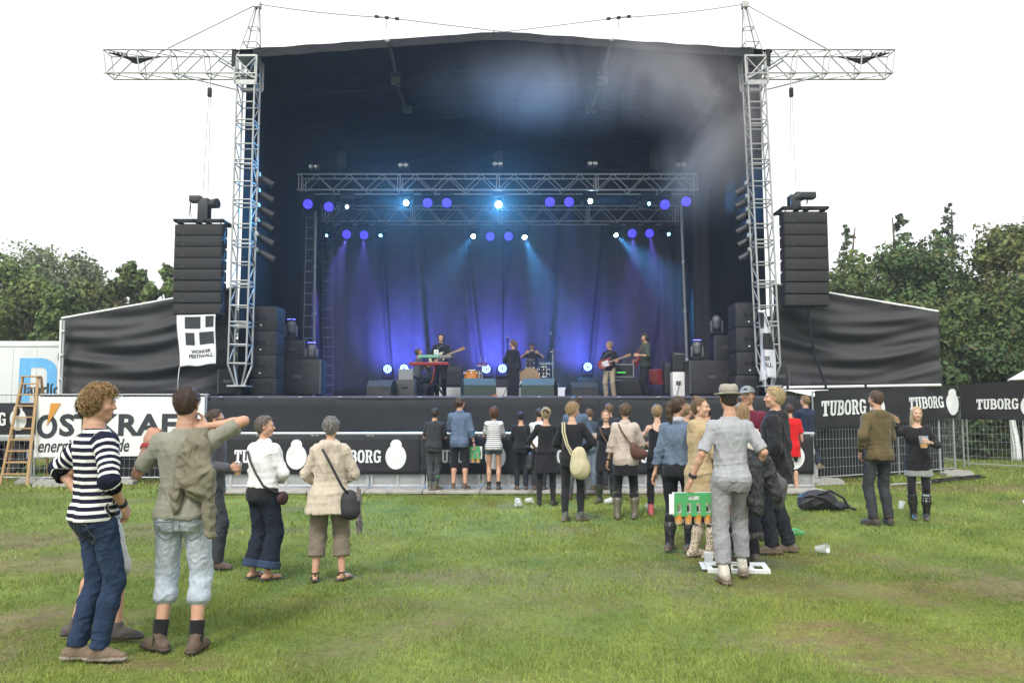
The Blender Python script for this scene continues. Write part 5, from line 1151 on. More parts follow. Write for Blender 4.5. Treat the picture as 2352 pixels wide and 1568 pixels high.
for x, y, rot, lab in ((1875, 1270, (R(80), R(20), R(40)), 'empty clear cup lying on the grass right of the black hoodie man'), (1207, 1155, (R(85), 0, R(70)), 'empty clear cup lying in front of the barrier, nearest the black dress'), (1186, 1162, (0, R(10), 0), 'empty cup standing in the grass left of another cup'), (1195, 1163, (R(80), 0, R(200)), 'small crushed cup lying between two other cups'),
                       (1388, 1158, (R(80), 0, R(100)), 'empty cup lying by the boots of the girl holding a drink'), (1485, 1168, (R(85), 0, R(30)), 'empty cup lying by the red boots'), (2068, 1168, (0, R(15), 0), 'empty white cup standing behind the olive jacket man'), (2350, 1160, (R(70), 0, R(60)), 'crumpled white cup at the right picture edge')):
    g = G(x, y); cup(g + Vector((0, 0, .05 if rot[0] else .0)), lab, rot, 1.15)
# cup carriers (green card trays)
GREEN = mat('card_green', (.06, .30, .10), .55, 0, .08, 8); CARD = mat('card_white', (.74, .75, .73), .6, 0, .05, 8)
def carrier(M, label, cups=4, w=.46, h=.24, beer=True, flat=False):
    """green folded card with a row of holes holding beer cups by their rims; M places it (x along, z up)"""
    t = thing('cup_carrier', label, 'cup carrier', M.translation, 'green cup carriers')
    hole = w / cups
    def panel(y, m, name, hand):
        b = MB(); X = [0]
        def q(x0, z0, x1, z1): b.box(x0, y, z0, x1, y + .004, z1, M)
        q(-w / 2, h * .55, -.05, h) if hand else q(-w / 2, h * .55, w / 2, h)
        if hand: q(.05, h * .55, w / 2, h); q(-.05, h * .55, .05, h * .70); q(-.05, h * .86, .05, h)
        q(-w / 2, 0, w / 2, h * .14)
        for i in range(cups):
            x = -w / 2 + i * hole; q(x, h * .14, x + hole * .28, h * .55); q(x + hole * .72, h * .14, x + hole, h * .55)
        return b.build(name, m, t)
    panel(-.004, GREEN, 'front_panel', True); panel(.07, CARD, 'rear_panel', False)
    b = MB(); b.box(-w / 2, .0, -.006, w / 2, .072, -.002, M); b.build('tray', GREEN, t)
    b = MB(); b.box(-w / 2 - .05, .0, .02, -w / 2 - .004, .004, h * .95, M); b.build('end_flap', CARD, t)
    if beer:
        for i in range(cups):
            for yy in (.035,):
                q = M @ Vector((-w / 2 + (i + .5) * hole, yy, -.085)); cup(q, '%s beer cup from the left in the carrier of the %s' % (('first', 'second', 'third', 'fourth')[i], label.split('by the ')[-1]), (0, 0, 0), 1.0, .95, 'beer cups in carriers')
    return t
g = G(1815, 1228); carrier(Matrix.Translation(g + Vector((0, 0, .02))) @ Matrix.Rotation(R(10), 4, 'Z') @ Matrix.Rotation(R(-82), 4, 'X'), 'green cup carrier lying flat on the grass beside the black hoodie man', 3, .42, .22, False)
g = G(1690, 1308); t = carrier(Matrix.Translation(g + Vector((0, -.12, .02))) @ Matrix.Rotation(R(-6), 4, 'Z') @ Matrix.Rotation(R(-85), 4, 'X'), 'white cup carrier lying on the grass between the hat man\'s boots', 3, .62, .30, False)
for ch in [o for o in COL.objects if o.parent == t]:
    ch.data = ch.data.copy(); ch.data.materials.clear(); ch.data.materials.append(CARD)
cup(G(1628, 1300) + Vector((0, 0, .0)), 'clear cup standing on the grass left of the white carrier', (0, 0, 0), 1.2)
# ------------------------------------------------------------------ instruments and monitors on stage
def on(x, Y): q = P(x, 900, Y); return Vector((q.x, Y, HS + .003))
WEDGE = mat('wedge_green_light', (.035, .05, .042), .6, 0, .2, 10, .15, 80)  # green of the stage light is put into this cabinet colour
def wedge(x, Y, w, h, label, face=1, m=WEDGE):
    c = on(x, Y); t = thing('stage_monitor', label, 'monitor speaker', c, 'wedge monitors')
    M = Matrix.Translation(c) @ Matrix.Rotation(R(12 * face), 4, 'Z')
    poly = [(-.32, 0), (.30, 0), (.30, h * .45), (.02, h), (-.16, h), (-.32, h * .62)]
    Mr = M @ Matrix.Rotation(R(90), 4, 'Z') @ Matrix.Translation((0, -w / 2, 0))
    MB().prism(poly, w, Mr).build('cabinet', m, t)
    MB().add([Mr @ Vector((x_, y_, z_)) for y_ in (.04, w - .04) for (x_, z_) in ((.283, h * .47 + .02), (.035, h + .004))], [(0, 1, 3, 2)]).build('grille', GRILLE, t)
    for s_ in (-.003, w - .003): MB().box(-.10, s_, h * .25, .08, s_ + .006, h * .55, Mr).build('handle', BLACK_METAL, t)
    return t
wedge(880, 20.6, .62, .40, 'dark wedge monitor at the left front of the stage', -1, BLACK_WOOD); wedge(1098, 20.3, .78, .44, 'green-lit wedge monitor left of the singer', 1); wedge(1240, 20.3, .80, .44, 'green-lit wedge monitor right of the singer', -1); wedge(1335, 20.2, .66, .34, 'low dark wedge monitor by the guitarist in pale trousers', 1, BLACK_WOOD)
# riser
RIS = mat('riser_white', (.62, .62, .61), .6, 0, .08, 3); r0, r1 = P(990, 885, 24.6), P(1335, 885, 24.6); zr = HS + .36
t = thing('drum_riser', 'low white-fronted riser under the drums', 'riser', ((r0.x + r1.x) / 2, 25.6, HS)); MB().bbox(r0.x, 24.6, zr - .06, r1.x, 27.0, zr, .01).build('deck', BLACK_WOOD, t)
n = 5
for q in range(n): x0 = r0.x + (r1.x - r0.x) * q / n; MB().bbox(x0 + .006, 24.56, HS + .003, x0 + (r1.x - r0.x) / n - .006, 24.59, zr - .01, .004).build('fascia_board', RIS, t)
for x in (r0.x + .05, r1.x - .05): rod(t, (x, 26.9, HS), (x, 26.9, zr - .06), .025, GALV, 'leg')
# laptop on a box
c = on(932, 20.9); t = thing('road_case', 'grey box carrying the laptop at the left front of the stage', 'case', c); MB().bbox(c.x - .22, c.y - .2, c.z, c.x + .24, c.y + .25, c.z + .44, .012).build('shell', mat('case_grey', (.055, .055, .06), .6), t, None, auto=40); MB().bbox(c.x - .08, c.y - .206, c.z + .2, c.x + .08, c.y - .201, c.z + .26, .002).build('handle', BLACK_METAL, t)
SIL = mat('laptop_silver', (.45, .46, .48), .35, .6, .04, 10)
z = c.z + .445; t = thing('laptop', 'open silver laptop seen from behind on its box', 'laptop', (c.x, c.y, z)); MB().bbox(c.x - .18, c.y - .02, z, c.x + .18, c.y + .22, z + .016, .004).build('keyboard_base', SIL, t)
MB().bbox(-.18, -.006, 0, .18, .006, .25, .004, Matrix.Translation((c.x, c.y - .02, z + .015)) @ Matrix.Rotation(R(12), 4, 'X')).build('lid', SIL, t)
MB().lathe([(0, 0), (.018, .001), (.017, .003), (0, .003)], 14, Matrix.Translation((c.x, c.y - .046, z + .13)) @ Matrix.Rotation(R(102), 4, 'X')).build('emblem', mat('emblem_glow', (.8, .8, .8), .3, emit=((1, 1, 1), 1.5)), t)
# keyboards on X stands
def keyboard(x0, x1, zc, Y, m, label, rot=0., keys=True):
    a, b_ = P(x0, 850, Y), P(x1, 850, Y); w = b_.x - a.x; M = Matrix.Translation(((a.x + b_.x) / 2, Y, zc)) @ Matrix.Rotation(rot, 4, 'Z'); t = thing('keyboard', label, 'keyboard', M.translation, 'stage keyboards')
    MB().bbox(-w / 2, -.14, -.04, w / 2, .14, .035, .01, M).build('case', m, t, None, auto=40)
    nk = 24
    for q in range(nk): MB().bbox(-w / 2 + .04 + (w - .08) * q / nk, .0, .0355, -w / 2 + .036 + (w - .08) * (q + 1) / nk, .13, .045, .001, M).build('key', WHITE_PAINT, t)
    for q in range(6): MB().lathe([(.012, 0), (.01, .02), (0, .021)], 8, M @ Matrix.Translation((-w / 2 + .1 + q * .09, -.08, .035))).build('knob', BLACK_METAL, t)
    return t
zk = HS + .95
keyboard(963, 1012, zk + .19, 22.6, mat('key_green', (.14, .36, .25), .45), 'pale green keyboard on the upper tier', R(-10)); keyboard(1012, 1040, zk + .17, 22.45, mat('key_grey', (.18, .18, .19), .4), 'grey control keyboard at the right of the upper tier', R(-14)); keyboard(942, 1032, zk - .03, 22.3, mat('key_red', (.24, .012, .016), .4), 'red keyboard on the lower tier', R(-4))
t = thing('keyboard_stand', 'black crossed stand carrying the keyboards', 'stand', on(995, 22.45)); c0, c1 = on(968, 22.45), on(1022, 22.45)
for y in (-.14, .14):
    rod(t, c0 + Vector((0, y, 0)), c1 + Vector((-.1, y, .88)), .018, BLACK_METAL, 'leg'); rod(t, c1 + Vector((0, y, 0)), c0 + Vector((.1, y, .88)), .018, BLACK_METAL, 'leg')
    rod(t, c1 + Vector((-.05, y, .88)), c1 + Vector((-.1, y, 1.08)), .014, BLACK_METAL, 'tier_arm'); rod(t, c0 + Vector((.1, y, .88)), c0 + Vector((.05, y, 1.08)), .014, BLACK_METAL, 'tier_arm')
for c in (c0, c1): rod(t, c + Vector((0, -.3, .02)), c + Vector((0, .3, .02)), .018, BLACK_METAL, 'foot')
for c in (c0, c1): rod(t, c + Vector((0, -.18, .885)), c + Vector((0, .18, .885)), .014, BLACK_METAL, 'crossbar')
t = thing('keyboard_bench', 'black bench under the seated keyboard player', 'bench', on(955, 23.0)); c = on(955, 23.0); MB().bbox(c.x - .22, c.y - .15, c.z + .43, c.x + .22, c.y + .2, c.z + .50, .02).build('seat', BLACK_WOOD, t, None, auto=40)
for s_ in (-1, 1): rod(t, c + Vector((s_ * .18, -.1, 0)), c + Vector((-s_ * .16, -.1, .43)), .014, BLACK_METAL, 'leg'); rod(t, c + Vector((s_ * .18, .15, 0)), c + Vector((-s_ * .16, .15, .43)), .014, BLACK_METAL, 'leg')
cable('patch_cable', 'red cable hanging from the keyboards', sag(P(1000, 830, 22.2), P(990, 880, 22.2), .1) , .012, mat('cable_red', (.45, .05, .03), .5))
c = P(1002, 824, 22.5); t = thing('sampler_box', 'small white box standing on the green keyboard', 'gadget', c); MB().bbox(c.x - .06, c.y - .04, zk + .24, c.x + .06, c.y + .04, zk + .36, .01).build('shell', WHITE_PAINT, t, None, auto=40); MB().bbox(c.x - .03, c.y - .043, zk + .28, c.x + .03, c.y - .04, zk + .33, .001).build('display', mat('lcd', (.3, .35, .3), .3), t)
# drums
DR = mat('drum_orange', (.55, .20, .02), .3, 0, .15, 8, coat=.5); SKIN_D = mat('drum_head', (.75, .75, .73), .4)
def drum(c, r, h, label, m, legs=True, tilt=0., group='drums', legtop=0.):
    t = thing('drum', label, 'drum', c, group); M = Matrix.Translation(c) @ Matrix.Rotation(tilt, 4, 'X')
    MB().lathe([(r, 0), (r, h)], 26, M).build('shell', m, t, None, auto=40)
    for z in (0, h): MB().lathe([(r + .004, z - .018), (r + .018, z - .014), (r + .018, z + .014), (r + .004, z + .018)], 26, M).build('hoop', CHROME, t, None, auto=40)
    MB().lathe([(0, h + .002), (r, h + .003), (r, h + .006), (0, h + .007)], 26, M).build('drumhead', SKIN_D, t, None, auto=40)
    for q in range(8):
        a = q * .785; 
        for z in (.06, h - .1): MB().bbox(-.012, -.012, 0, .012, .012, .05, .004, M @ Matrix.Translation((math.cos(a) * (r + .016), math.sin(a) * (r + .016), z))).build('lug', CHROME, t)
    return t
c = on(1083, 23.6); d = drum(c + Vector((0, 0, .38)), .205, .42, 'orange floor tom standing in front of the riser', DR)
for q in range(3): a = q * 2.1 + .4; rod(d, c + Vector((math.cos(a) * .225, math.sin(a) * .225, 0)), c + Vector((math.cos(a) * .225, math.sin(a) * .225, .6)), .009, CHROME, 'leg')
def stand(c, h, label, cat='stand', name='drum_stand', r=.22, m=CHROME, group='chrome stands'):
    t = thing(name, label, cat, c, group); rod(t, c + Vector((0, 0, .08)), c + Vector((0, 0, h)), .012, m, 'tube')
    for q in range(3): a = q * 2.094 + .5; rod(t, c + Vector((math.cos(a) * r, math.sin(a) * r, 0)), c + Vector((0, 0, .30)), .009, m, 'leg')
    MB().lathe([(.018, -.03), (.02, 0), (.018, .03)], 8, Matrix.Translation(c + Vector((0, 0, h * .6)))).build('wing_nut', m, t, None, smooth=True)
    return t
c = on(1107, 23.8); stand(c, .92, 'chrome stand of the percussion tray behind the orange drum')
t = thing('percussion_tray', 'percussion tray glinting blue on its stand', 'percussion', c + Vector((0, 0, .92))); MB().bbox(c.x - .15, c.y - .12, c.z + .925, c.x + .16, c.y + .12, c.z + .95, .006).build('tray', ALU, t)
for o, r in ((-.08, .05), (.05, .065), (.11, .035)): MB().lathe([(r * .7, 0), (r, .05), (r, .08), (r * .2, .085)], 12, Matrix.Translation(c + Vector((o, 0, .953)))).build('bell', mat('bell_purple', (.25, .12, .4), .3, .5), t, None, auto=40)
for o in (-.05, .08): rod(t, c + Vector((o, .05, .95)), c + Vector((o + .02, .05, 1.2)), .006, CHROME, 'stick')
c = on(1103, 24.0); drum(c + Vector((-.08, 0, .62)), .11, .17, 'small chrome snare beside the orange floor tom', CHROME)
ck = P(1217, 850, 25.2); ck.z = zr; BD = mat('drum_dark', (.03, .03, .035), .25, 0, .1, 10, coat=.6)
t = thing('bass_drum', 'bass drum with plain grey head on the riser', 'drum', ck, 'drums'); M = Matrix.Translation(ck + Vector((0, 0, .30))) @ Matrix.Rotation(R(90), 4, 'X')
MB().lathe([(.29, -.4), (.29, .0)], 30, M).build('shell', BD, t, None, auto=40); MB().lathe([(0, .001), (.285, .002), (.285, .006), (0, .007)], 30, M).build('drumhead', mat('bass_head', (.13, .13, .14), .5), t, None, auto=40); MB().lathe([(.287, -.02), (.312, -.015), (.312, .022), (.287, .025)], 30, M).build('hoop', mat('hoop_wood', (.30, .20, .10), .4), t, None, auto=40)
for s_ in (-1, 1): rod(t, ck + Vector((s_ * .25, -.06, .2)), ck + Vector((s_ * .38, -.1, 0)), .010, CHROME, 'spur')
for q in range(8): a = q * .785 + .39; MB().bbox(-.014, -.02, -.03, .014, .02, .03, .004, Matrix.Translation(ck + Vector((math.cos(a) * .315, .03, .30 + math.sin(a) * .315)))).build('claw', CHROME, t)
d = drum(ck + Vector((0, .1, .66)), .13, .20, 'rack tom mounted above the bass drum', BD, tilt=R(14)); rod(d, ck + Vector((0, .1, .58)), ck + Vector((0, .1, .68)), .012, CHROME, 'mount')
c = ck + Vector((.42, .25, .0)); d = drum(c + Vector((0, 0, .34)), .17, .30, 'dark floor tom right of the bass drum', BD); [rod(d, c + Vector((math.cos(a) * .18, math.sin(a) * .18, 0)), c + Vector((math.cos(a) * .18, math.sin(a) * .18, .4)), .008, CHROME, 'leg') for a in (.3, 2.4, 4.5)]
c = ck + Vector((.50, -.1, 0)); stand(c, .70, 'chrome stand under the sample pad'); t = thing('sample_pad', 'grey electronic sample pad on a stand beside the drums', 'drum pad', c + Vector((0, 0, .7)))
MB().bbox(-.20, -.11, 0, .20, .11, .05, .01, Matrix.Translation(c + Vector((0, 0, .705))) @ Matrix.Rotation(R(14), 4, 'X')).build('case', ALU, t, None, auto=40)
for q in range(4): MB().bbox(-.18 + .092 * q, -.08, .0505, -.10 + .092 * q, .08, .056, .003, Matrix.Translation(c + Vector((0, 0, .705))) @ Matrix.Rotation(R(14), 4, 'X')).build('pad', BLACK_METAL, t)
c = P(1270, 850, 24.9); c.z = zr; stand(c, 1.06, 'tall chrome cymbal stand right of the drum kit', r=.26); t = thing('cymbal', 'dark cymbal on the tall stand', 'cymbal', c + Vector((0, 0, 1.06))); MB().lathe([(.0, .045), (.02, .04), (.045, .018), (.26, .0), (.262, .002), (.05, .022), (.02, .045), (.0, .05)], 28, Matrix.Translation(c + Vector((0, 0, 1.06))) @ Matrix.Rotation(R(6), 4, 'X')).build('plate', mat('cymbal_bronze', (.14, .12, .08), .35, .8), t, None, smooth=True); MB().lathe([(.012, 0), (.012, .04), (0, .045)], 8, Matrix.Translation(c + Vector((0, 0, 1.10)))).build('wing_nut', CHROME, t)
c = P(1258, 850, 25.6); c.z = zr; stand(c, 1.0, 'black boom stand of the overhead microphone', 'stand', 'microphone_stand', .25, BLACK_METAL, 'microphone stands'); tp = P(1265, 766, 25.4); t = thing('microphone', 'overhead microphone on a boom above the drums', 'microphone', tp); rod(t, c + Vector((0, 0, 1.0)), tp + Vector((.3, 0, -.12)), .009, BLACK_METAL, 'boom_arm'); rod(t, tp + Vector((.3, 0, -.12)), tp + Vector((.02, 0, -.03)), .008, BLACK_METAL, 'boom_arm'); MB().lathe([(.012, -.06), (.016, 0), (.022, .02), (.018, .05), (0, .06)], 10, Matrix.Translation(tp)).build('capsule', ALU, t, None, smooth=True)
c = on(1166, 21.4); stand(c, 1.45, 'straight microphone stand in front of the singer', 'stand', 'microphone_stand', .16, BLACK_METAL, 'microphone stands'); t = thing('microphone', 'vocal microphone at the singer', 'microphone', c + Vector((0, 0, 1.45))); MB().lathe([(.014, -.08), (.018, .02), (.028, .04), (.028, .07), (0, .095)], 10, Matrix.Translation(c + Vector((0, 0, 1.5)))).build('capsule', BLACK_METAL, t, None, smooth=True); MB().lathe([(.0285, .045), (.03, .055), (.0285, .062)], 10, Matrix.Translation(c + Vector((0, 0, 1.5)))).build('ring', CHROME, t)
# amplifiers
def amp(x0, y0, x1, y1, Y, label, kind='rack'):
    a, b_ = P(x0, y0, Y), P(x1, y1, Y); z0 = max(b_.z, HS + .004); t = thing('amplifier', label, 'amplifier', ((a.x + b_.x) / 2, Y + .2, z0), 'amplifiers and racks'); w = b_.x - a.x
    MB().bbox(a.x, Y, z0, b_.x, Y + .45, a.z, .015).build('cabinet', BLACK_WOOD, t, None, auto=40)
    if kind == 'rack':
        for q in ((a.x, z0, b_.x, z0 + .025), (a.x, a.z - .025, b_.x, a.z), (a.x, z0 + .026, a.x + .025, a.z - .026), (b_.x - .025, z0 + .026, b_.x, a.z - .026)): MB().bbox(q[0], Y - .012, q[1], q[2], Y - .001, q[3], .003).build('edge_trim', ALU, t)
        MB().bbox(a.x + w * .2, Y - .006, (z0 + a.z) / 2 - .06, a.x + w * .6, Y - .001, (z0 + a.z) / 2 - .045, .001).build('display', mat('rack_green', (.1, .6, .1), .4, emit=((.1, 1, .15), 1.2)), t)
    else: MB().bbox(a.x + .03, Y - .012, z0 + .03, b_.x - .03, Y - .001, a.z - .12, .006).build('grille', GRILLE, t); [MB().lathe([(.012, 0), (.01, .012), (0, .013)], 8, Matrix.Translation((a.x + .08 + .06 * q, Y - .001, a.z - .06)) @ Matrix.Rotation(R(90), 4, 'X')).build('knob', CHROME, t) for q in range(5)]
amp(1407, 836, 1456, 866, 24.6, 'silver-edged rack with a green display on an amplifier'); amp(1400, 868, 1478, 905, 24.5, 'low wide amplifier under the silver-edged rack', 'amp'); amp(1000, 842, 1060, 885, 25.4, 'dark amplifier behind the keyboards', 'amp'); amp(1527, 833, 1545, 905, 23.6, 'narrow black amplifier tower left of the white case', 'amp')
amp(1545, 808, 1572, 853, 23.2, 'black cabinet standing on the white case', 'amp')
a, b_ = P(1545, 854, 23.2), P(1573, 905, 23.2); t = thing('white_case', 'tall white case at the right of the stage', 'case', ((a.x + b_.x) / 2, 23.4, HS)); MB().bbox(a.x, 23.19, HS + .004, b_.x, 23.6, a.z, .012).build('shell', WHITE_PAINT, t, None, auto=40); MB().bbox((a.x + b_.x) / 2 - .08, 23.18, (HS + a.z) / 2, (a.x + b_.x) / 2 + .06, 23.188, (HS + a.z) / 2 + .12, .003).build('handle', mat('handle_grey', (.1, .1, .1), .5), t); MB().tube(sag((a.x + .18, 23.17, (HS + a.z) / 2 + .05), (a.x + .05, 23.15, HS + .02), .05, 8), .008, 5).build('cable', BLACK_METAL, t)
c = on(1510, 24.0); t = thing('red_chair', 'red plastic chair at the right of the stage', 'chair', c); RD_ = mat('chair_red', (.22, .02, .02), .5)
MB().sheet(lambda u, v: (c.x - .2 + .4 * u, c.y + .2 + .05 * v - .05 * math.sin(math.pi * u), c.z + .45 + .42 * v), 8, 6, .02).build('backrest', RD_, t, None, smooth=True); MB().bbox(c.x - .2, c.y - .2, c.z + .42, c.x + .2, c.y + .2, c.z + .45, .01).build('seat', RD_, t)
for x in (-.17, .17):
    for y in (-.17, .17): rod(t, c + Vector((x, y, 0)), c + Vector((x, y, .42)), .012, BLACK_METAL, 'leg')
c = on(1132, 20.1); t = thing('effects_pedals', 'row of orange effect pedals between the wedge monitors', 'pedals', c)
for q in range(3): MB().bbox(c.x - .14 + .09 * q, c.y - .05, c.z, c.x - .07 + .09 * q, c.y + .06, c.z + .05, .008).build('pedal', mat('pedal_orange', (.5, .15, .04), .5), t)
# ------------------------------------------------------------------ people
SKIN = mat('skin', rough=.55, var=.07, scale=40, attr='col', sss=.12, spec=.35, bump=.05, bscale=250)
CLOTH = mat('garment_cloth', rough=.9, var=.10, scale=18, attr='col', bump=.25, bscale=70, spec=.15, sheen=.1, fold=(8, .36))
DENIM = mat('garment_denim', rough=.9, var=.28, scale=11, attr='col', bump=.3, bscale=160, spec=.15, stretch=(1, 1, .5), fold=(12, .5))
RUBBER = mat('boot_rubber', rough=.38, var=.2, scale=20, attr='col', bump=.05, bscale=90, spec=.5, dirt=((.16, .12, .075), .35, 24))
LEATHER = mat('shoe_leather', rough=.65, var=.25, scale=25, attr='col', bump=.25, bscale=120, spec=.3, dirt=((.12, .09, .055), .6, 14))
HAIR = mat('hair', rough=.5, var=.35, scale=60, attr='col', bump=.5, bscale=150, spec=.4, stretch=(1, 1, .35))
def striped(name, c1, c2, period, duty, cuff=None):
    if name in MATS: return MATS[name]
    m = mat(name, rough=.9, var=.06, bump=.2, bscale=80, spec=.15, attr='col', fold=(9, .45)); n = m.node_tree.nodes; L = m.node_tree.links
    at = n.new('ShaderNodeAttribute'); at.attribute_name = 'sc'
    ma = n.new('ShaderNodeMath'); ma.operation = 'WRAP'; ma.inputs[1].default_value = period; ma.inputs[2].default_value = 0
    L.new(at.outputs['Fac'], ma.inputs[0])
    lt = n.new('ShaderNodeMath'); lt.operation = 'LESS_THAN'; lt.inputs[1].default_value = period * duty; L.new(ma.outputs[0], lt.inputs[0])
    mi = n.new('ShaderNodeMix'); mi.data_type = 'RGBA'; mi.inputs[6].default_value = (*c1, 1); mi.inputs[7].default_value = (*c2, 1)
    L.new(lt.outputs[0], mi.inputs['Factor'])
    mu = n.new('ShaderNodeMix'); mu.data_type = 'RGBA'; mu.blend_type = 'MULTIPLY'; mu.inputs['Factor'].default_value = 1
    b = n['Principled BSDF']; old = b.inputs['Base Color'].links[0].from_socket
    L.new(mi.outputs[2], mu.inputs[6]); L.new(old, mu.inputs[7]); L.new(mu.outputs[2], b.inputs['Base Color'])
    return m
def rotx(a): c, s = math.cos(a), math.sin(a); return np.array([[1, 0, 0], [0, c, -s], [0, s, c]])
def roty(a): c, s = math.cos(a), math.sin(a); return np.array([[c, 0, s], [0, 1, 0], [-s, 0, c]])
def rotz(a): c, s = math.cos(a), math.sin(a); return np.array([[c, -s, 0], [s, c, 0], [0, 0, 1]])
def unit(v): return v / max(np.linalg.norm(v), 1e-9)
def bone2(a, c, l1, l2, pole):
    """joint between a and c, bent towards pole"""
    d = c - a; D = np.linalg.norm(d); D2 = min(D, (l1 + l2) * .998); u = unit(d); c = a + u * D2
    x = (l1 * l1 - l2 * l2 + D2 * D2) / (2 * D2); y = math.sqrt(max(l1 * l1 - x * x, 0))
    w = pole - u * (pole @ u); w = unit(w) if np.linalg.norm(w) > 1e-6 else V3(0, -1, 0)
    return a + u * x + w * y, c
ZS = [-.10, .0, .1, .2, .32, .40, .45, .485, .515, .56]
TAB = {'m': ([.142, .154, .141, .137, .150, .157, .146, .112, .073, .053], [.092, .108, .098, .096, .107, .111, .097, .078, .064, .052]),
       'f': ([.150, .160, .138, .121, .131, .136, .126, .095, .060, .043], [.093, .112, .096, .089, .098, .099, .086, .068, .054, .043])}
ARMS = {  # wrist target for the right hand (x mirrored for the left), elbow direction, thumb direction, curl
    'down': ((.25, .04, .86), (.4, -1, 0), (-.2, 1, 0), .45),
    'hip': ((.175, -.02, 1.02), (1, -.5, .1), (-.3, -.2, 1), .55),
    'rail': ((.12, .36, 1.15), (.6, -.5, -1), (-1, .2, .6), .6),
    'hold': ((.16, .34, 1.18), (.5, -.6, -1), (-.3, .3, 1), .75),
    'front': ((.05, .22, 1.05), (1, -.4, -.3), (-.2, .5, 1), .6),
    'pocket': ((.20, .04, .90), (.8, -.8, 0), (-.3, 1, 0), .5),
}
def skeleton(H, sex='m', yaw_t=0., lean=0., side=0., head=(0., 0., 0.), feet=((-.10, 0), (.10, 0)), footyaw=(14, -14), arms=('down', 'down'),
             knees=None, lift=(0, 0), sit=None, build=1.0):
    s = H / 1.75; k = {'s': s, 'H': H, 'sex': sex, 'bw': build}
    bw = k['bw'] = build * .945
    hipw = .088 * s * (1.0 if sex == 'm' else 1.03); l1, l2 = .43 * s, .415 * s
    ank = [V3(f[0] * s, f[1] * s - .02 * s, (.08 + lf) * s) for f, lf in zip(feet, lift)]
    cx = sum(a[0] for a in ank) / 2 * .6; cy = sum(a[1] for a in ank) / 2 * .6 + .01 * s
    if sit is not None: pel = V3(0, 0, sit)
    else:
        pz = .905 * s
        for i, a in enumerate(ank):
            if lift[i] > .04: continue
            hx = cx + (-hipw, hipw)[i]; r2 = (hx - a[0]) ** 2 + (cy - a[1]) ** 2
            pz = min(pz, a[2] + math.sqrt(max((l1 + l2) ** 2 * .996 - r2, .1)))
        pel = V3(cx, cy, pz)
    k['pel'] = pel + V3(0, 0, .025 * s)
    T = rotz(yaw_t) @ roty(side) @ rotx(-lean); k['T'] = T
    k['hip'] = [pel + V3(-hipw, 0, 0), pel + V3(hipw, 0, 0)]
    k['knee'], k['ank'] = [], []
    for i in (0, 1):
        pole = V3(*(knees[i] if knees else ((-.12, .12)[i], 1, 0)))
        kn, an = bone2(k['hip'][i], ank[i], l1, l2, pole); k['knee'].append(kn); k['ank'].append(an)
    k['fdir'] = [rotz(R(f)) @ V3(0, 1, 0) for f in footyaw]
    sw = (.157 if sex == 'm' else .138) * s * (1 + (bw - 1) * .5)
    k['sho'] = [k['pel'] + T @ V3(-sw, 0, .437 * s), k['pel'] + T @ V3(sw, 0, .437 * s)]
    k['elb'], k['wri'], k['hand'] = [], [], []
    for i in (0, 1):
        a = arms[i]; mir = (-1, 1)[i]
        if isinstance(a, str): w, pole, th, curl = ARMS[a]; w = V3(w[0] * mir, w[1], w[2]); pole = V3(pole[0] * mir, *pole[1:]); th = V3(th[0] * mir, *th[1:])
        else: w, pole, th, curl = V3(*a[0]), V3(*a[1]), V3(*a[2]), a[3]     # explicit: already on its own side
        w = w * s
        if isinstance(a, str) and sit is None: w = w + V3(0, 0, pel[2] - .905 * s) + (T @ V3(0, 0, .4 * s) - V3(0, 0, .4 * s)) * (0 if a == 'rail' else 1)
        e, w = bone2(k['sho'][i], w, .275 * s, .25 * s, pole)
        k['elb'].append(e); k['wri'].append(w)
        f = unit(w - e); t = unit(th - f * (th @ f)); n = np.cross(t, f) * mir
        if not isinstance(a, str) and len(a) > 4:
            f = unit(V3(*a[4])); t = unit(th - f * (th @ f)); n = np.cross(t, f) * mir
        k['hand'].append((f, t, n, curl))
    nb = k['pel'] + T @ V3(0, -.008 * s, .53 * s); k['nb'] = nb
    hy, hp, hr = head
    HR = rotz(yaw_t * .5 + hy) @ roty(hr) @ rotx(-hp); k['HR'] = HR
    k['hc'] = nb + T @ V3(0, .015 * s, .055 * s) + HR @ V3(0, .008 * s, .109 * s); k['hs'] = s * .905
    return k
def arm_r(k): return [q * k['s'] * k['bw'] * (1 if k['sex'] == 'm' else .86) for q in (.049, .037, .0255)]
def leg_r(k): return [q * k['s'] * (k['bw'] * .6 + .4) for q in ((.079, .051, .036) if k['sex'] == 'm' else (.082, .050, .034))]
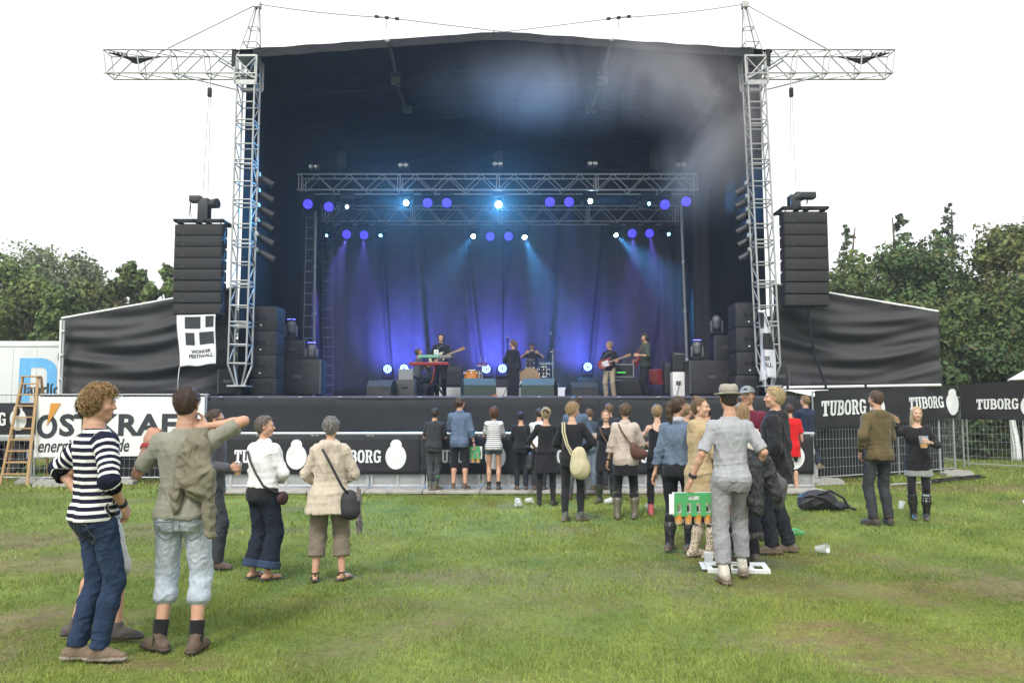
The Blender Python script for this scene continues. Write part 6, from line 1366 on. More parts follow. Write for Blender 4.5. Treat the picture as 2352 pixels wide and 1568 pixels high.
def body_shape(k):
    s, T, pel, sex = k['s'], k['T'], k['pel'], k['sex']; S = Shape()
    a, b = TAB[sex]; z = [q * s for q in ZS]
    S.loft(pel, T, z, [q * s * k['bw'] for q in a], [q * s * k['bw'] for q in b], k=.02)
    for i in (0, 1):
        m = (-1, 1)[i]; r = arm_r(k); sh, e, w = k['sho'][i], k['elb'][i], k['wri'][i]
        S.ell(sh, [.050 * s * k['bw']] * 3, k=.05); S.caps(sh, e, r[0] * .9, r[1], .035)
        mid = e + (w - e) * .3; S.caps(e, mid, r[1] * .95, r[1] * .98, .02); S.caps(mid, w, r[1] * .96, r[2], .02)
        R_ = leg_r(k); h, kn, an = k['hip'][i], k['knee'][i], k['ank'][i]
        S.ell(pel + T @ V3(m * .072, -.042, -.03) * s, V3(.078, .080, .090) * s, k=.05)
        S.caps(h + V3(0, .01, -.03) * s, kn, R_[0], R_[1], .04)
        cal = kn + (an - kn) * .32; bk = unit(np.cross(an - kn, np.cross(V3(*k['fdir'][i]), an - kn)))
        cal = cal - V3(*k['fdir'][i]) * .012 * s
        S.caps(kn, cal, R_[1] * .93, R_[1] * 1.06, .02); S.caps(cal, an, R_[1] * 1.0, R_[2], .025)
        f = V3(*k['fdir'][i]); fl = V3(an[0], an[1], an[2] - .052 * s)
        S.caps(fl - f * .042 * s, fl + f * .09 * s, .028 * s, .028 * s, .02); S.caps(fl + f * .07 * s - V3(0, 0, .005), fl + f * .138 * s - V3(0, 0, .008), .031 * s, .020 * s, .015)
        if sex == 'f': S.ell(pel + T @ V3(m * .062, .075, .335) * s, V3(.062, .055, .062) * s, k=.04)
    HR, hc, hs = k['HR'], k['hc'], k['hs']; nr = (.052 if sex == 'm' else .043) * s
    S.caps(k['nb'] - T @ V3(0, 0, .04) * s, hc + HR @ V3(0, -.02, -.05) * s, nr, nr * .95, .03)
    L = lambda *q: hc + HR @ (V3(*q) * hs)
    S.ell(L(0, -.01, .03), V3(.077, .097, .088) * hs, HR, .01)
    S.ell(L(0, .026, -.035), V3(.059, .062, .080) * hs, HR, .03)
    S.ell(L(0, .064, -.096), V3(.022, .018, .018) * hs, HR, .03)
    for m in (-1, 1):
        S.ell(L(m * .042, .005, -.062), V3(.020, .026, .026) * hs, HR, .03)
        S.ell(L(m * .036, .062, -.028), V3(.026, .024, .022) * hs, HR, .025)
        S.ell(L(m * .031, .096, .006), V3(.017, .014, .012) * hs, HR, .014, op='s')
        S.ell(L(m * .030, .077, .004), V3(.0125, .0125, .0105) * hs, HR, .004)
        S.ell(L(m * .078, -.006, -.004), V3(.011, .021, .033) * hs, HR @ rotz(m * .35), .008)
    S.caps(L(-.036, .080, .024), L(.036, .080, .024), .011 * hs, k=.018)
    S.caps(L(0, .086, .012), L(0, .107, -.027), .007 * hs, .012 * hs, .012)
    S.caps(L(-.011, .094, -.031), L(.011, .094, -.031), .008 * hs, k=.01)
    S.caps(L(-.016, .0865, -.060), L(.016, .0865, -.060), .0055 * hs, k=.008); S.caps(L(-.014, .085, -.069), L(.014, .085, -.069), .006 * hs, k=.008)
    return S
def hand_prims(S, k, i):
    s = k['s'] * (1 if k['sex'] == 'm' else .9); w = k['wri'][i]; f, t, n, curl = k['hand'][i]
    M = np.stack([t, f, n], 1)
    S.ell(w + f * .012 * s, V3(.030, .035, .021) * s, M, .012)
    S.rbox(w + f * .055 * s, V3(.041, .046, .0145) * s, M, .012 * s, .012)
    for j, (x, ln) in enumerate(((.031, .072), (.0105, .080), (-.010, .075), (-.030, .058))):
        p = w + (f * .094 + t * x) * s; an = curl * (.75 + .12 * j); r = .0088
        for q, seg in enumerate((.45, .32, .26)):
            d = f * math.cos(an) + n * math.sin(an) + t * x * .8 * (1 - curl); e = p + unit(d) * ln * seg * s
            S.caps(p, e, r * s, (r - .0008) * s, .004); p = e; r -= .0008; an += curl * 1.0
    p = w + (f * .028 + t * .034) * s; d = unit(f * .75 + t * .65 + n * .25 * (1 + curl)); e = p + d * .038 * s
    S.caps(p, e, .0125 * s, .0105 * s, .012); d2 = unit(f * 1.0 + t * .15 + n * .7 * curl); e2 = e + d2 * .036 * s
    S.caps(e, e2, .0102 * s, .0085 * s, .005)
def make_body(k, q, skin, brow, name='person', eyes=True, stubble=0., tanned=None):
    S = body_shape(k); s = k['s']
    for i in (0, 1): hand_prims(S, k, i)
    v, f = S.mesh({3: .012, 2: .014, 1: .018, 0: .022}[q])
    parts = []; boxes = []
    HR, hc = k['HR'], k['hc']
    boxes.append((hc - .15 * s, hc + .15 * s, {3: .0042, 2: .0048, 1: .0065, 0: .0085}[q]))
    for i in (0, 1):
        c = k['wri'][i] + k['hand'][i][0] * .085 * s; boxes.append((c - .115 * s, c + .115 * s, {3: .0042, 2: .005, 1: .0062, 0: .0075}[q]))
    keep = np.ones(len(f), bool)
    for lo, hi, h in boxes:
        inn = ((v > lo + .03) & (v < hi - .03)).all(1); keep &= ~inn[f].all(1)
    used = np.unique(f[keep]); rm = np.full(len(v), -1); rm[used] = np.arange(len(used))
    parts.append((v[used], rm[f[keep]]))
    for lo, hi, h in boxes: parts.append(S.mesh(h, lo, hi))
    v, f = joinm(parts)
    col = np.tile(np.array(skin), (len(v), 1)); rs = np.random.RandomState(int(abs(hc[0]) * 1000) % 999)
    l = (v - hc) @ HR / k['hs']
    inh = (np.abs(l) < .13).all(1)
    def blob(c, r, colr, a=1.0, hard=2.):
        d = np.sqrt((((l - np.array(c)) / np.array(r)) ** 2).sum(1)); w = np.clip((1.25 - d) * hard, 0, 1) * a * inh
        col[:] = col * (1 - w[:, None]) + np.array(colr) * w[:, None]
    sk = np.array(skin)
    for m in (-1, 1):
        blob((m * .042, .07, -.035), (.026, .03, .022), sk * (1.03, .84, .80), .5, 1)
        blob((m * .030, .088, .005), (.014, .012, .0065), (.42, .38, .36), .8); blob((m * .030, .092, .005), (.0075, .01, .0065), (.03, .03, .03), 1)
        blob((m * .030, .09, .012), (.016, .012, .0028), sk * .3, .8)
        blob((m * .031, .09, .028), (.020, .02, .0055), brow, .75)
        blob((m * .078, -.006, -.004), (.016, .024, .036), sk * (1.02, .8, .74), .5, 1)
    blob((0, .09, -.064), (.021, .02, .010), sk * (.86, .50, .47), .85); blob((0, .11, -.028), (.014, .015, .014), sk * (1.03, .84, .8), .5, 1)
    if stubble: blob((0, .05, -.085), (.06, .07, .045), sk * .55, stubble, 1)
    for i in (0, 1):                                        # knuckles, elbows and knees a little redder
        for c, r in ((k['wri'][i] + k['hand'][i][0] * .1 * s, .07), (k['elb'][i], .05), (k['knee'][i], .07)):
            w = np.clip(1.2 - np.linalg.norm(v - c, axis=1) / (r * s), 0, 1)[:, None] * .4; col = col * (1 - w) + sk * (1.0, .80, .74) * w
    return np_obj(name, v, f, SKIN, None, np.clip(col, 0, 1))
QH = {3: .0078, 2: .0105, 1: .0135, 0: .017}
def make_top(k, q, parent, col, name='shirt', sleeve=.75, hem=-.06, fit=.016, drape=.95, flare=.0, wr=.005, neck='crew', m=None, cuff=None,
             sc=False, sfit=None, seed=1, zt=None, patch=None, hood=False, open_=False, ztop=None, bodyscale=1.0):
    s, T, pel, sex = k['s'], k['T'], k['pel'], k['sex']; S = Shape(); m = m or CLOTH; fit = .006 + fit * .68; sfit = None if sfit is None else .005 + sfit * .62
    a, b = TAB[sex]; ch = max(a[5], a[4]) * drape; chb = b[5] * drape * .97
    za = sorted(set([hem - .001] + [z for z in ZS if z > hem])); A, B = [], []
    for z in za:
        aa, bb = np.interp(z, ZS, a), np.interp(z, ZS, b)
        if sex == 'f' and .26 < z < .4: bb += .012
        if z < .32: aa = max(aa, ch); bb = max(bb, chb)
        if z < 0: aa = max(aa, .157); bb = max(bb, .115)
        if z < .1: aa += flare * (.1 - z) / .4; bb += flare * (.1 - z) / .4
        f = fit if z < .46 else fit * np.interp(z, (.46, .54), (1, .55)); A.append((aa * k['bw'] + f) * s); B.append((bb * k['bw'] + f) * s)
    ztp = ztop if ztop is not None else {'crew': .527, 'scoop': .50, 'collar': .545, 'hood': .54, 'high': .57, 'tank': .47}[neck]
    S.loft(pel, T, [z * s for z in za], A, B, z1=ztp * s, k=.02)
    r = arm_r(k); sf = fit * 1.1 if sfit is None else sfit
    cuts = []
    for i in (0, 1):
        sl = sleeve[i] if isinstance(sleeve, (tuple, list)) else sleeve
        if sl <= 0: continue
        sh, e, w = k['sho'][i], k['elb'][i], k['wri'][i]
        S.ell(sh, [(.050 * k['bw'] + fit * .9) * s] * 3, k=.05)
        t1 = min(sl, 1); p1 = sh + (e - sh) * t1; r1 = r[0] * .95 + (r[1] - r[0]) * t1 + sf * s
        S.caps(sh, p1 + (unit(e - sh) * .04 if sl <= 1 else 0), r[0] * .95 + sf * s, r1, .035, cut=(p1, unit(e - sh)) if sl <= 1 else None)
        if sl > 1:
            p2 = e + (w - e) * (sl - 1); r2 = r[1] + (r[2] - r[1]) * (sl - 1) + sf * s
            S.caps(e, p2 + unit(w - e) * .04, r1, r2, .02, cut=(p2, unit(w - e))); cuts.append((p2, unit(w - e)))
            sd = unit(p2 - e)
    if hood:
        S.ell(pel + T @ V3(0, -.075, .475) * s, V3(.115, .055, .085) * s, T @ rotx(.35), .03)
        S.ell(pel + T @ V3(0, -.015, .525) * s, V3(.105, .085, .04) * s, T @ rotx(.25), .025)
    if neck == 'collar': S.ell(pel + T @ V3(0, -.02, .53) * s, V3(.075, .072, .032) * s, T @ rotx(.2), .012)
    if neck == 'scoop': S.ell(pel + T @ V3(0, .0, .55) * s, V3(.125, .15, .085) * s, T, .01, op='s')
    if neck == 'tank':
        S.ell(pel + T @ V3(0, -.02, .53) * s, V3(.10, .16, .16) * s, T, .015, op='s')
    for mm in (-1, 1):
        if sex == 'f' and ztp > .3: S.ell(pel + T @ V3(mm * .062, .075, .335) * s, V3(.062 + fit, .055 + fit, .062 + fit) * s, k=.05)
        if hem < .02: S.ell(pel + T @ V3(mm * .070, -.042, max(-.035, hem + .02)) * s, V3(.080 + fit * .9, .080 + fit * .9, .095) * s, k=.05)
    S.cutp(pel + T @ V3(0, 0, hem * s), -T[:, 2]) if hem > -.3 and not any(np.dot(k['wri'][i] - pel, T[:, 2]) < hem * s + .06 and (sleeve[i] if isinstance(sleeve, (tuple, list)) else sleeve) > 1.5 for i in (0, 1)) else None
    if wr:
        S.noise(wr * 1.25, 17, seed, (1, 1, .28), fold=True); S.noise(wr * .55, 48, seed + 2, (1, 1, .6), fold=True); S.noise(wr * 1.3, 26, seed + 3, (.5, .5, 1.5), fold=True,
            where=lambda X, Y, Z: np.clip(1.1 - np.abs(Z - pel[2] - .05) / .25, .25, 1))
        for i in (0, 1):
            e = k['elb'][i]; S.noise(wr * 1.2, 55, seed + 5 + i, (1, 1, 1), fold=True, where=lambda X, Y, Z, e=e: np.clip(1.2 - np.sqrt((X - e[0]) ** 2 + (Y - e[1]) ** 2 + (Z - e[2]) ** 2) / .13, 0, 1))
    if open_: S.ell(pel + T @ V3(0, .16, .3) * s, V3(.055, .1, .42) * s, T, .01, op='s')
    v, f = S.mesh(QH[q])
    C = np.tile(np.array(col), (len(v), 1)); l = (v - pel) @ T / s
    if patch: patch(v, l, C, k)
    scv = l[:, 2].copy()
    if sc or cuff is not None:
        for i in (0, 1):
            sh, e, w = k['sho'][i], k['elb'][i], k['wri'][i]
            def seg(p0, p1):
                d = p1 - p0; t = np.clip((v - p0) @ d / (d @ d), 0, 1); return np.linalg.norm(v - p0 - t[:, None] * d, axis=1), t
            d1, t1 = seg(sh, e); d2, t2 = seg(e, w); L1 = np.linalg.norm(e - sh) / s; L2 = np.linalg.norm(w - e) / s
            arm = np.where(d1 < d2, .44 - t1 * L1, .44 - L1 - t2 * L2)
            qq = (np.abs(l[:, 0] * s / np.interp(l[:, 2], za, A)) ** 2.3 + np.abs(l[:, 1] * s / np.interp(l[:, 2], za, B)) ** 2.3) ** (1 / 2.3)
            isarm = (np.minimum(d1, d2) < r[0] + sf * s + .03) & (qq > 1.06) & ((l[:, 0] > 0) == (i == 1))
            if sc: scv = np.where(isarm, arm, scv)
            if cuff is not None:
                sl = sleeve[i] if isinstance(sleeve, (tuple, list)) else sleeve
                ta = np.where(d1 < d2, t1, 1 + t2); cm = isarm & (ta > sl - cuff[1]); C[cm] = cuff[0]
    o = np_obj(name, v, f, m, parent, C, scv if sc else None)
    return o
def make_bottom(k, q, parent, col, name='trousers', ln=2.0, fit=.014, flare=0., wr=.006, m=None, top=.09, cuff=None, skirt=None, seed=2, wear=0., sag_=0.):
    s, T, pel, sex = k['s'], k['T'], k['pel'], k['sex']; S = Shape(); m = m or DENIM; fit = .003 + fit * .72
    a, b = TAB[sex]
    if skirt is not None:
        z0 = -skirt; zz = [z0, -.12, 0, .1, .16]
        aa = [.170 + flare, .172 + flare * .4, np.interp(0, ZS, a), np.interp(.1, ZS, a), np.interp(.16, ZS, a)]; bb = [.130 + flare, .130 + flare * .3, np.interp(0, ZS, b) + .005, np.interp(.1, ZS, b), np.interp(.16, ZS, b)]
        if -.12 <= z0: zz = zz[:1] + zz[2:]; aa = aa[:1] + aa[2:]; bb = bb[:1] + bb[2:]
        S.loft(pel, rotz(0) if skirt else T, [z * s for z in zz], [(x + fit) * s for x in aa], [(x + fit) * s for x in bb], z1=top * s, k=.02)
        if wr: S.noise(wr, 14, seed, (1, 1, .15), fold=True)
    else:
        zz = [-.13, -.06, 0, .1, .15]
        S.loft(pel, T, [z * s for z in zz], [(np.interp(z, ZS, a) + fit * .7) * s * k['bw'] for z in zz], [(np.interp(z, ZS, b) + fit * .7) * s * k['bw'] for z in zz], z1=top * s, k=.03)
        r = leg_r(k)
        for i in (0, 1):
            mm = (-1, 1)[i]; h, kn, an = k['hip'][i], k['knee'][i], k['ank'][i]
            S.ell(pel + T @ V3(mm * .072, -.042, -.035 - sag_) * s, V3(.079 + fit, .080 + fit, .090 + fit) * s, k=.04)
            r0, r1, r2 = r[0] + fit * s, r[1] + (fit * 1.25 + flare * .3) * s, r[2] + (fit * 1.5 + flare) * s
            if ln <= 1:
                e = h + (kn - h) * ln; S.caps(h + V3(0, .01, -.03) * s, e + unit(kn - h) * .04, r0, r0 + (r1 - r0) * ln + flare * s, .03, cut=(e, unit(kn - h)))
            else:
                t = ln - 1; e = kn + (an - kn) * t; S.caps(h + V3(0, .01, -.03) * s, kn, r0, r1, .03)
                c = kn + (an - kn) * min(t, .35) - k['fdir'][i] * .008 * s; rc = max(r1, r[1] + fit * s + .004)
                if t > .35: S.caps(kn, c, r1, rc, .02); S.caps(c, e + unit(an - kn) * .03, rc, r2 * t + rc * (1 - t), .02, cut=(e, unit(an - kn)))
                else: S.caps(kn, e + unit(an - kn) * .03, r1, rc, .02, cut=(e, unit(an - kn)))
            if wr:
                for c, w in ((kn, .16), (h - V3(0, 0, .06), .16), (an + V3(0, 0, .06), .16 if ln > 1.8 else .01)):
                    S.noise(wr * 1.5, 42, seed + i * 7 + int(w * 10), (.6, .6, 1.2), fold=True, where=lambda X, Y, Z, c=c, w=w: np.clip(1.15 - np.sqrt((X - c[0]) ** 2 + (Y - c[1]) ** 2 + (Z - c[2]) ** 2) / w, 0, 1))
        if wr: S.noise(wr * .8, 20, seed, (1, 1, .45), fold=True); S.noise(wr * .5, 55, seed + 9, (.7, .7, 1.1), fold=True)
    v, f = S.mesh(QH[q]); C = np.tile(np.array(col), (len(v), 1))
    if wear:
        l = (v - pel) @ T / s
        w = np.zeros(len(v))
        for i in (0, 1):
            mid = k['hip'][i] * .45 + k['knee'][i] * .55; w = np.maximum(w, np.clip(1 - np.linalg.norm((v - mid) / (.075, .2, .22), axis=1), 0, 1))
        C = C + (np.minimum(np.array(col) * 1.9, .6) - C) * (w * wear)[:, None]
        dk = (l[:, 2] > .055)[:, None] * .25; C = C * (1 - dk)
    if cuff is not None and skirt is None:
        for i in (0, 1):
            kn, an = k['knee'][i], k['ank'][i]; h = k['hip'][i]
            t = (v - kn) @ (an - kn) / ((an - kn) @ (an - kn)) + 1
            if ln <= 1: t = (v - h) @ (kn - h) / ((kn - h) @ (kn - h))
            sd = np.abs(v[:, 0] - an[0] * .5 - kn[0] * .5) < .14
            C[(t > ln - cuff[1]) & sd] = cuff[0]
    return np_obj(name, v, f, m, parent, C)
def make_cuffs(k, q, parent, col, ln, h=.07, fit=.03, m=None):
    """turned-up trouser ends"""
    s = k['s']; r = leg_r(k)
    for i in (0, 1):
        kn, an = k['knee'][i], k['ank'][i]; u = unit(an - kn); e = kn + (an - kn) * (ln - 1) + u * .006
        S = Shape(); rr = np.interp(ln - 1, (0, .32, 1), (r[1], r[1] * 1.05, r[2])) + fit * s
        S.caps(e - u * h * s - u * .03, e + u * .03, rr * 1.02, rr, .005, cut=(e, u)); S.cutp(e - u * h * s, -u); S.noise(.004, 60, i, fold=True)
        v, f = S.mesh(QH[q] * .8); np_obj('trouser_cuff', v, f, m or DENIM, parent, np.tile(np.array(col), (len(v), 1)))
def make_shoes(k, q, parent, col, kind='shoe', h=.30, sole=(.05, .04, .035), name=None, mud=None, wide=1.0, cap=None, calf=1.0):
    s = k['s'] * (1 if k['sex'] == 'm' else .93); r = leg_r(k)
    for i in (0, 1):
        an = k['ank'][i]; f = k['fdir'][i]; S = Shape(); g = an[2] - .08 * k['s']
        tiltM = None
        fl = V3(an[0], an[1], g + .036 * s); w = wide
        if k.get('toe') and k['toe'][i]: pass
        side = np.cross(f, V3(0, 0, 1))
        if kind in ('shoe', 'boot', 'sneaker'):
            cz = (V3(0, 0, g + .020 * s), V3(0, 0, 1)); lo_ = V3(0, 0, .014) * s
            S.caps(fl - f * .060 * s, fl + f * .05 * s, .035 * s * w, .037 * s * w, .015); S.caps(fl + f * .04 * s, fl + f * .150 * s - V3(0, 0, .010) * s, .040 * s * w, .026 * s * w, .02)
            S.caps(fl + f * .01 * s + V3(0, 0, .030) * s, fl + f * .10 * s, .031 * s, .026 * s, .02)
            S.caps(fl - f * .02 * s, an + V3(0, 0, .012 * s) + (k['knee'][i] - an) * .02, .040 * s, .041 * s, .02)
            S.caps(fl - f * .062 * s - lo_, fl + f * .05 * s - lo_, .040 * s * w, .039 * s * w, .0, cut=cz); S.caps(fl + f * .05 * s - lo_, fl + f * .150 * s - lo_, .045 * s * w, .036 * s * w, .0, cut=cz)
            if kind == 'boot':
                kn = k['knee'][i]; u = unit(kn - an); e = an + u * h * s; rb = (r[1] * 1.1 + .012) * calf
                S.caps(an, an + u * min(.2, h) * s + (u * .03 if h <= .2 else 0), .047 * s, .05 * s + (rb - .05 * s) * min(1, h / .3) * .8, .03, cut=(e, u) if h <= .2 else None)
                if h > .2: S.caps(an + u * .2 * s, e + u * .03, .05 * s + (rb - .05 * s) * .6, rb, .03, cut=(e, u))
            S.cutp((0, 0, g + .002), (0, 0, -1))
            S.noise(.003, 55, i, fold=True)
        elif kind == 'sandal':
            S.rbox(fl + f * .045 * s - V3(0, 0, .026) * s, V3(.042, .135, .011) * s, np.stack([side, f, V3(0, 0, 1)], 1), .01, 0)
            for yy, zz in ((.02, .034), (.095, .018)):
                c = fl + f * yy * s; S.caps(c - side * .042 * s - V3(0, 0, .02) * s, c + V3(0, 0, zz) * s, .011 * s, k=.004); S.caps(c + side * .042 * s - V3(0, 0, .02) * s, c + V3(0, 0, zz) * s, .011 * s, k=.004)
            c = an + V3(0, 0, .0); S.caps(c - f * .045 * s, c + side * .043 * s, .010 * s, k=.004); S.caps(c - f * .045 * s, c - side * .043 * s, .010 * s, k=.004)
            S.caps(c - f * .05 * s, fl - f * .055 * s, .010 * s, k=.004)
            S.caps(c + f * .045 * s, c + side * .043 * s, .010 * s, k=.004); S.caps(c + f * .045 * s, c - side * .043 * s, .010 * s, k=.004)
        elif kind == 'thong':
            S.rbox(fl + f * .045 * s - V3(0, 0, .028) * s, V3(.042, .135, .009) * s, np.stack([side, f, V3(0, 0, 1)], 1), .008, 0)
            c = fl + f * .105 * s + V3(0, 0, .02) * s
            for mm in (-1, 1): S.caps(c, fl + f * .02 * s + side * mm * .042 * s - V3(0, 0, .01), .008 * s, k=.004)
        elif kind == 'sock':
            kn = k['knee'][i]; u = unit(kn - an); e = an + u * h * s
            S.caps(an - V3(0, 0, .03), e + u * .03, r[2] * 1.0 + .010, r[2] + .012 + h * .05, .02, cut=(e, u))
        hq = {3: .006, 2: .0075, 1: .009, 0: .011}[q]
        v, ff = S.mesh(hq if kind not in ('sandal', 'thong') else min(hq, .007)); C = np.tile(np.array(col), (len(v), 1))
        if kind in ('shoe', 'boot', 'sneaker'):
            z = v[:, 2] - g; C[z < .022 * s] = sole
            if cap is not None:
                u = unit(k['knee'][i] - an); t = (v - an) @ u; C[t > h * s - cap[1]] = cap[0]
            if mud is not None:
                w_ = np.clip((mud[1] - z) / (mud[1] * .5), 0, 1)[:, None] * mud[2]; C = C * (1 - w_) + np.array(mud[0]) * w_
        if kind == 'sneaker' and q > 1:
            for j in range(4): c = fl + f * (.045 + .022 * j) * s + V3(0, 0, .030 - .0045 * j) * s; o = MB().tube([Vector(c - side * .022 * s - V3(0, 0, .008)), Vector(c + V3(0, 0, .004)), Vector(c + side * .022 * s - V3(0, 0, .008))], .0045 * s, 5).build('lace', WHITE_PRINT, None, None, smooth=True); o.parent = parent
        np_obj(name or {'shoe': 'shoe', 'sneaker': 'shoe', 'boot': 'boot', 'sandal': 'sandal', 'thong': 'flip_flop', 'sock': 'sock'}[kind], v, ff,
               CLOTH if kind == 'sock' else (RUBBER if kind == 'boot' else LEATHER), parent, C)
def make_hair(k, q, parent, col, style='short', th=.012, seed=0, strands=None, wave=.22, ln=.05, curl=0., col2=None):
    th = th * .75; s, HR, hc = k['hs'], k['HR'], k['hc']; S = Shape(); L = lambda *p: hc + HR @ (V3(*p) * s)
    def cut(d, x, y, z):       # coordinates relative to the ellipsoid centre (0,-.012,.032)
        x, y, z = x / s, y / s, z / s
        face = (y - .045) * .80 - (z - .028) * .60           # in front of and below this plane there is no hair
        if style in ('bob', 'curly', 'long'): face = (y - .052) * .88 - (z - .030) * .48
        fr = np.maximum(face, 0 * z - 1)
        ear = (np.abs(x) - .066) if style in ('short', 'bun', 'pony') else -1 + 0 * x
        d = np.maximum(d, face * s)
        nape = (-.098 if style in ('short', 'bun', 'pony') else -.13) - z
        d = np.maximum(d, nape * s)
        if style in ('short', 'bun', 'pony'):
            low = np.maximum(-.025 - z, y + .028); d = np.maximum(d, -np.maximum(-low * 1.0, -9) * s * 0 + np.minimum(-.03 - z, y + .012) * s)
        return d
    S.ell(L(0, -.012, .032), V3(.0775 + th, .0985 + th, .0885 + th * 1.15) * s, HR, 0, fnx=cut)
    def cutb(d, x, y, z): return np.maximum(d, ((y / s - .03)) * s)
    if style != 'hood':
        S.ell(L(0, -.045, -.015), V3(.058 + th * .8, .056 + th, .068) * s, HR, .02, fnx=cutb)
    if style == 'curly': S.ell(L(0, -.03, -.005), V3(.086 + th * .6, .085 + th * .5, .075) * s, HR, .03, fnx=lambda d, x, y, z: np.maximum(d, y - .055 * s)); S.ell(L(0, .055, .085), V3(.055, .035, .03) * s, HR, .02)
    if style == 'bob': S.ell(L(0, -.035, -.045), V3(.093, .082, .095) * s, HR, .03, fnx=lambda d, x, y, z: np.maximum(d, y - .05 * s))
    if style == 'long':
        S.ell(L(0, -.045, -.06), V3(.085, .07, .13) * s, HR, .03, fnx=lambda d, x, y, z: np.maximum(d, y - .04 * s)); S.ell(L(0, -.06, -.17), V3(.075, .045, .11) * s, HR, .04)
    if style == 'pony':
        p = [L(0, -.10, .045), L(0, -.145, .02), L(0, -.155, -.05), L(.0, -.145, -.13), L(0, -.135, -.20)]
        for j in range(4): S.caps(p[j], p[j + 1], (.024, .036, .036, .028)[j] * s, (.036, .036, .028, .012)[j] * s, .015)
    if style == 'bun': S.ell(L(0, -.10, .055), V3(.045, .038, .045) * s, HR, .01)
    if style == 'topbun': S.ell(L(0, -.055, .125), V3(.034, .034, .028) * s, HR, .01)
    fa = 34 if style in ('curly', 'bob') else 60
    S.noise(.010 if style == 'curly' else .005, fa / s, seed, (1, 1, .8), fold=True); S.noise(.004, 130, seed + 1)
    h = {3: .005, 2: .0055, 1: .0075, 0: .010}[q]
    v, f = S.mesh(h); rs = np.random.RandomState(seed + 11)
    n = {3: 700, 2: 420, 1: 170, 0: 70}[q] if strands is None else strands
    base = np.array(col); c2 = base * 1.5 if col2 is None else np.array(col2)
    nz = np.sin(v @ rs.normal(size=3) * 90) * .5 + np.sin(v @ rs.normal(size=3) * 60) * .5
    C = base * (1 - .25 + .25 * nz[:, None]) ; vs, fs, cs = [v], [f], [C]
    o = len(v)
    if n and len(v) > 10:
        lv = (v - L(0, -.01, .02)) ; pick = rs.choice(len(v), n)
        for i in pick:
            p = v[i].copy(); nrm = unit(lv[i]); loc = HR.T @ nrm
            down = HR @ V3(0, -.25, -1); tan = down - nrm * (down @ nrm)
            if loc[2] > .75: tan = HR @ V3(rs.normal() * .8, rs.normal() * .5 + (.9 if loc[1] > 0 else -.6), -.2)
            wv = wave
            if style == 'long': tan = HR @ V3(0, -.12, -1); wv = .02
            tan = unit(tan - nrm * (tan @ nrm)) if style != 'long' else unit(tan); bi = np.cross(nrm, tan); m = 5; le = ln * s * rs.uniform(.6, 1.3)
            ph = rs.uniform(0, 6.28); pts = []
            for j in range(m + 1):
                t = j / m; lift_ = nrm * (t * le * wv * (1 - .55 * t))
                pts.append(p + tan * le * t * (1 - .25 * curl) + lift_ + (bi * math.sin(ph + t * 7) + nrm * math.cos(ph + t * 7)) * curl * .011 * s)
            rad = (.0023 if q == 3 else .0030 if q == 2 else .0042) * s * (1.5 if curl else 1)
            cc = (base + (c2 - base) * rs.uniform(0, 1)) * rs.uniform(.75, 1.15)
            for j in range(m + 1):
                rr = rad * (1 - .75 * j / m)
                for a in range(3): an = a * 2.094 + ph; vs.append((pts[j] + (bi * math.cos(an) + nrm * math.sin(an)) * rr)[None]); cs.append(cc[None])
            q_ = np.array([[o + j * 3 + a, o + j * 3 + (a + 1) % 3, o + (j + 1) * 3 + (a + 1) % 3, o + (j + 1) * 3 + a] for j in range(m) for a in range(3)]); fs.append(q_); o += 3 * (m + 1)
    v = np.concatenate(vs); f = np.concatenate(fs); C = np.concatenate(cs)
    return np_obj('hair', v, f, HAIR, parent, np.clip(C, 0, 1))
SK_A = (.50, .285, .19); SK_C = (.55, .335, .235)
PEOPLE = {}
def person(key, label, px, fy, hy, yaw, pose, sex='m', skin=SK_A, q=1, hair=None, z0=0., H=None, at=None, name='person', group=None, brow=(.12, .07, .04), stubble=0., cat='person'):
    """px, fy: where the middle of the feet stands in the photo; hy: top of the head. Returns the root and its skeleton"""
    B = G(px, fy, z0) if at is None else Vector(at)
    if H is None:
        u = B.xy.length; H = P(px, hy, B.y).z - z0
    k = skeleton(H, sex, **pose)
    body = make_body(k, q, skin, brow, name, stubble=stubble); tag(body, label, cat, group)
    body.location = B; body.rotation_euler = (0, 0, R(yaw))
    Mw = Matrix.Translation(B) @ Matrix.Rotation(R(yaw), 4, 'Z'); k['M'] = Mw; k['q'] = q; k['root'] = body; k['yaw'] = R(yaw)
    if hair: make_hair(k, q, body, **hair)
    PEOPLE[key] = k
    return body, k
def wpt(k, p): return k['M'] @ Vector([float(c) for c in p])
def wdir(k, d): return (k['M'].to_3x3() @ Vector([float(c) for c in d])).normalized()
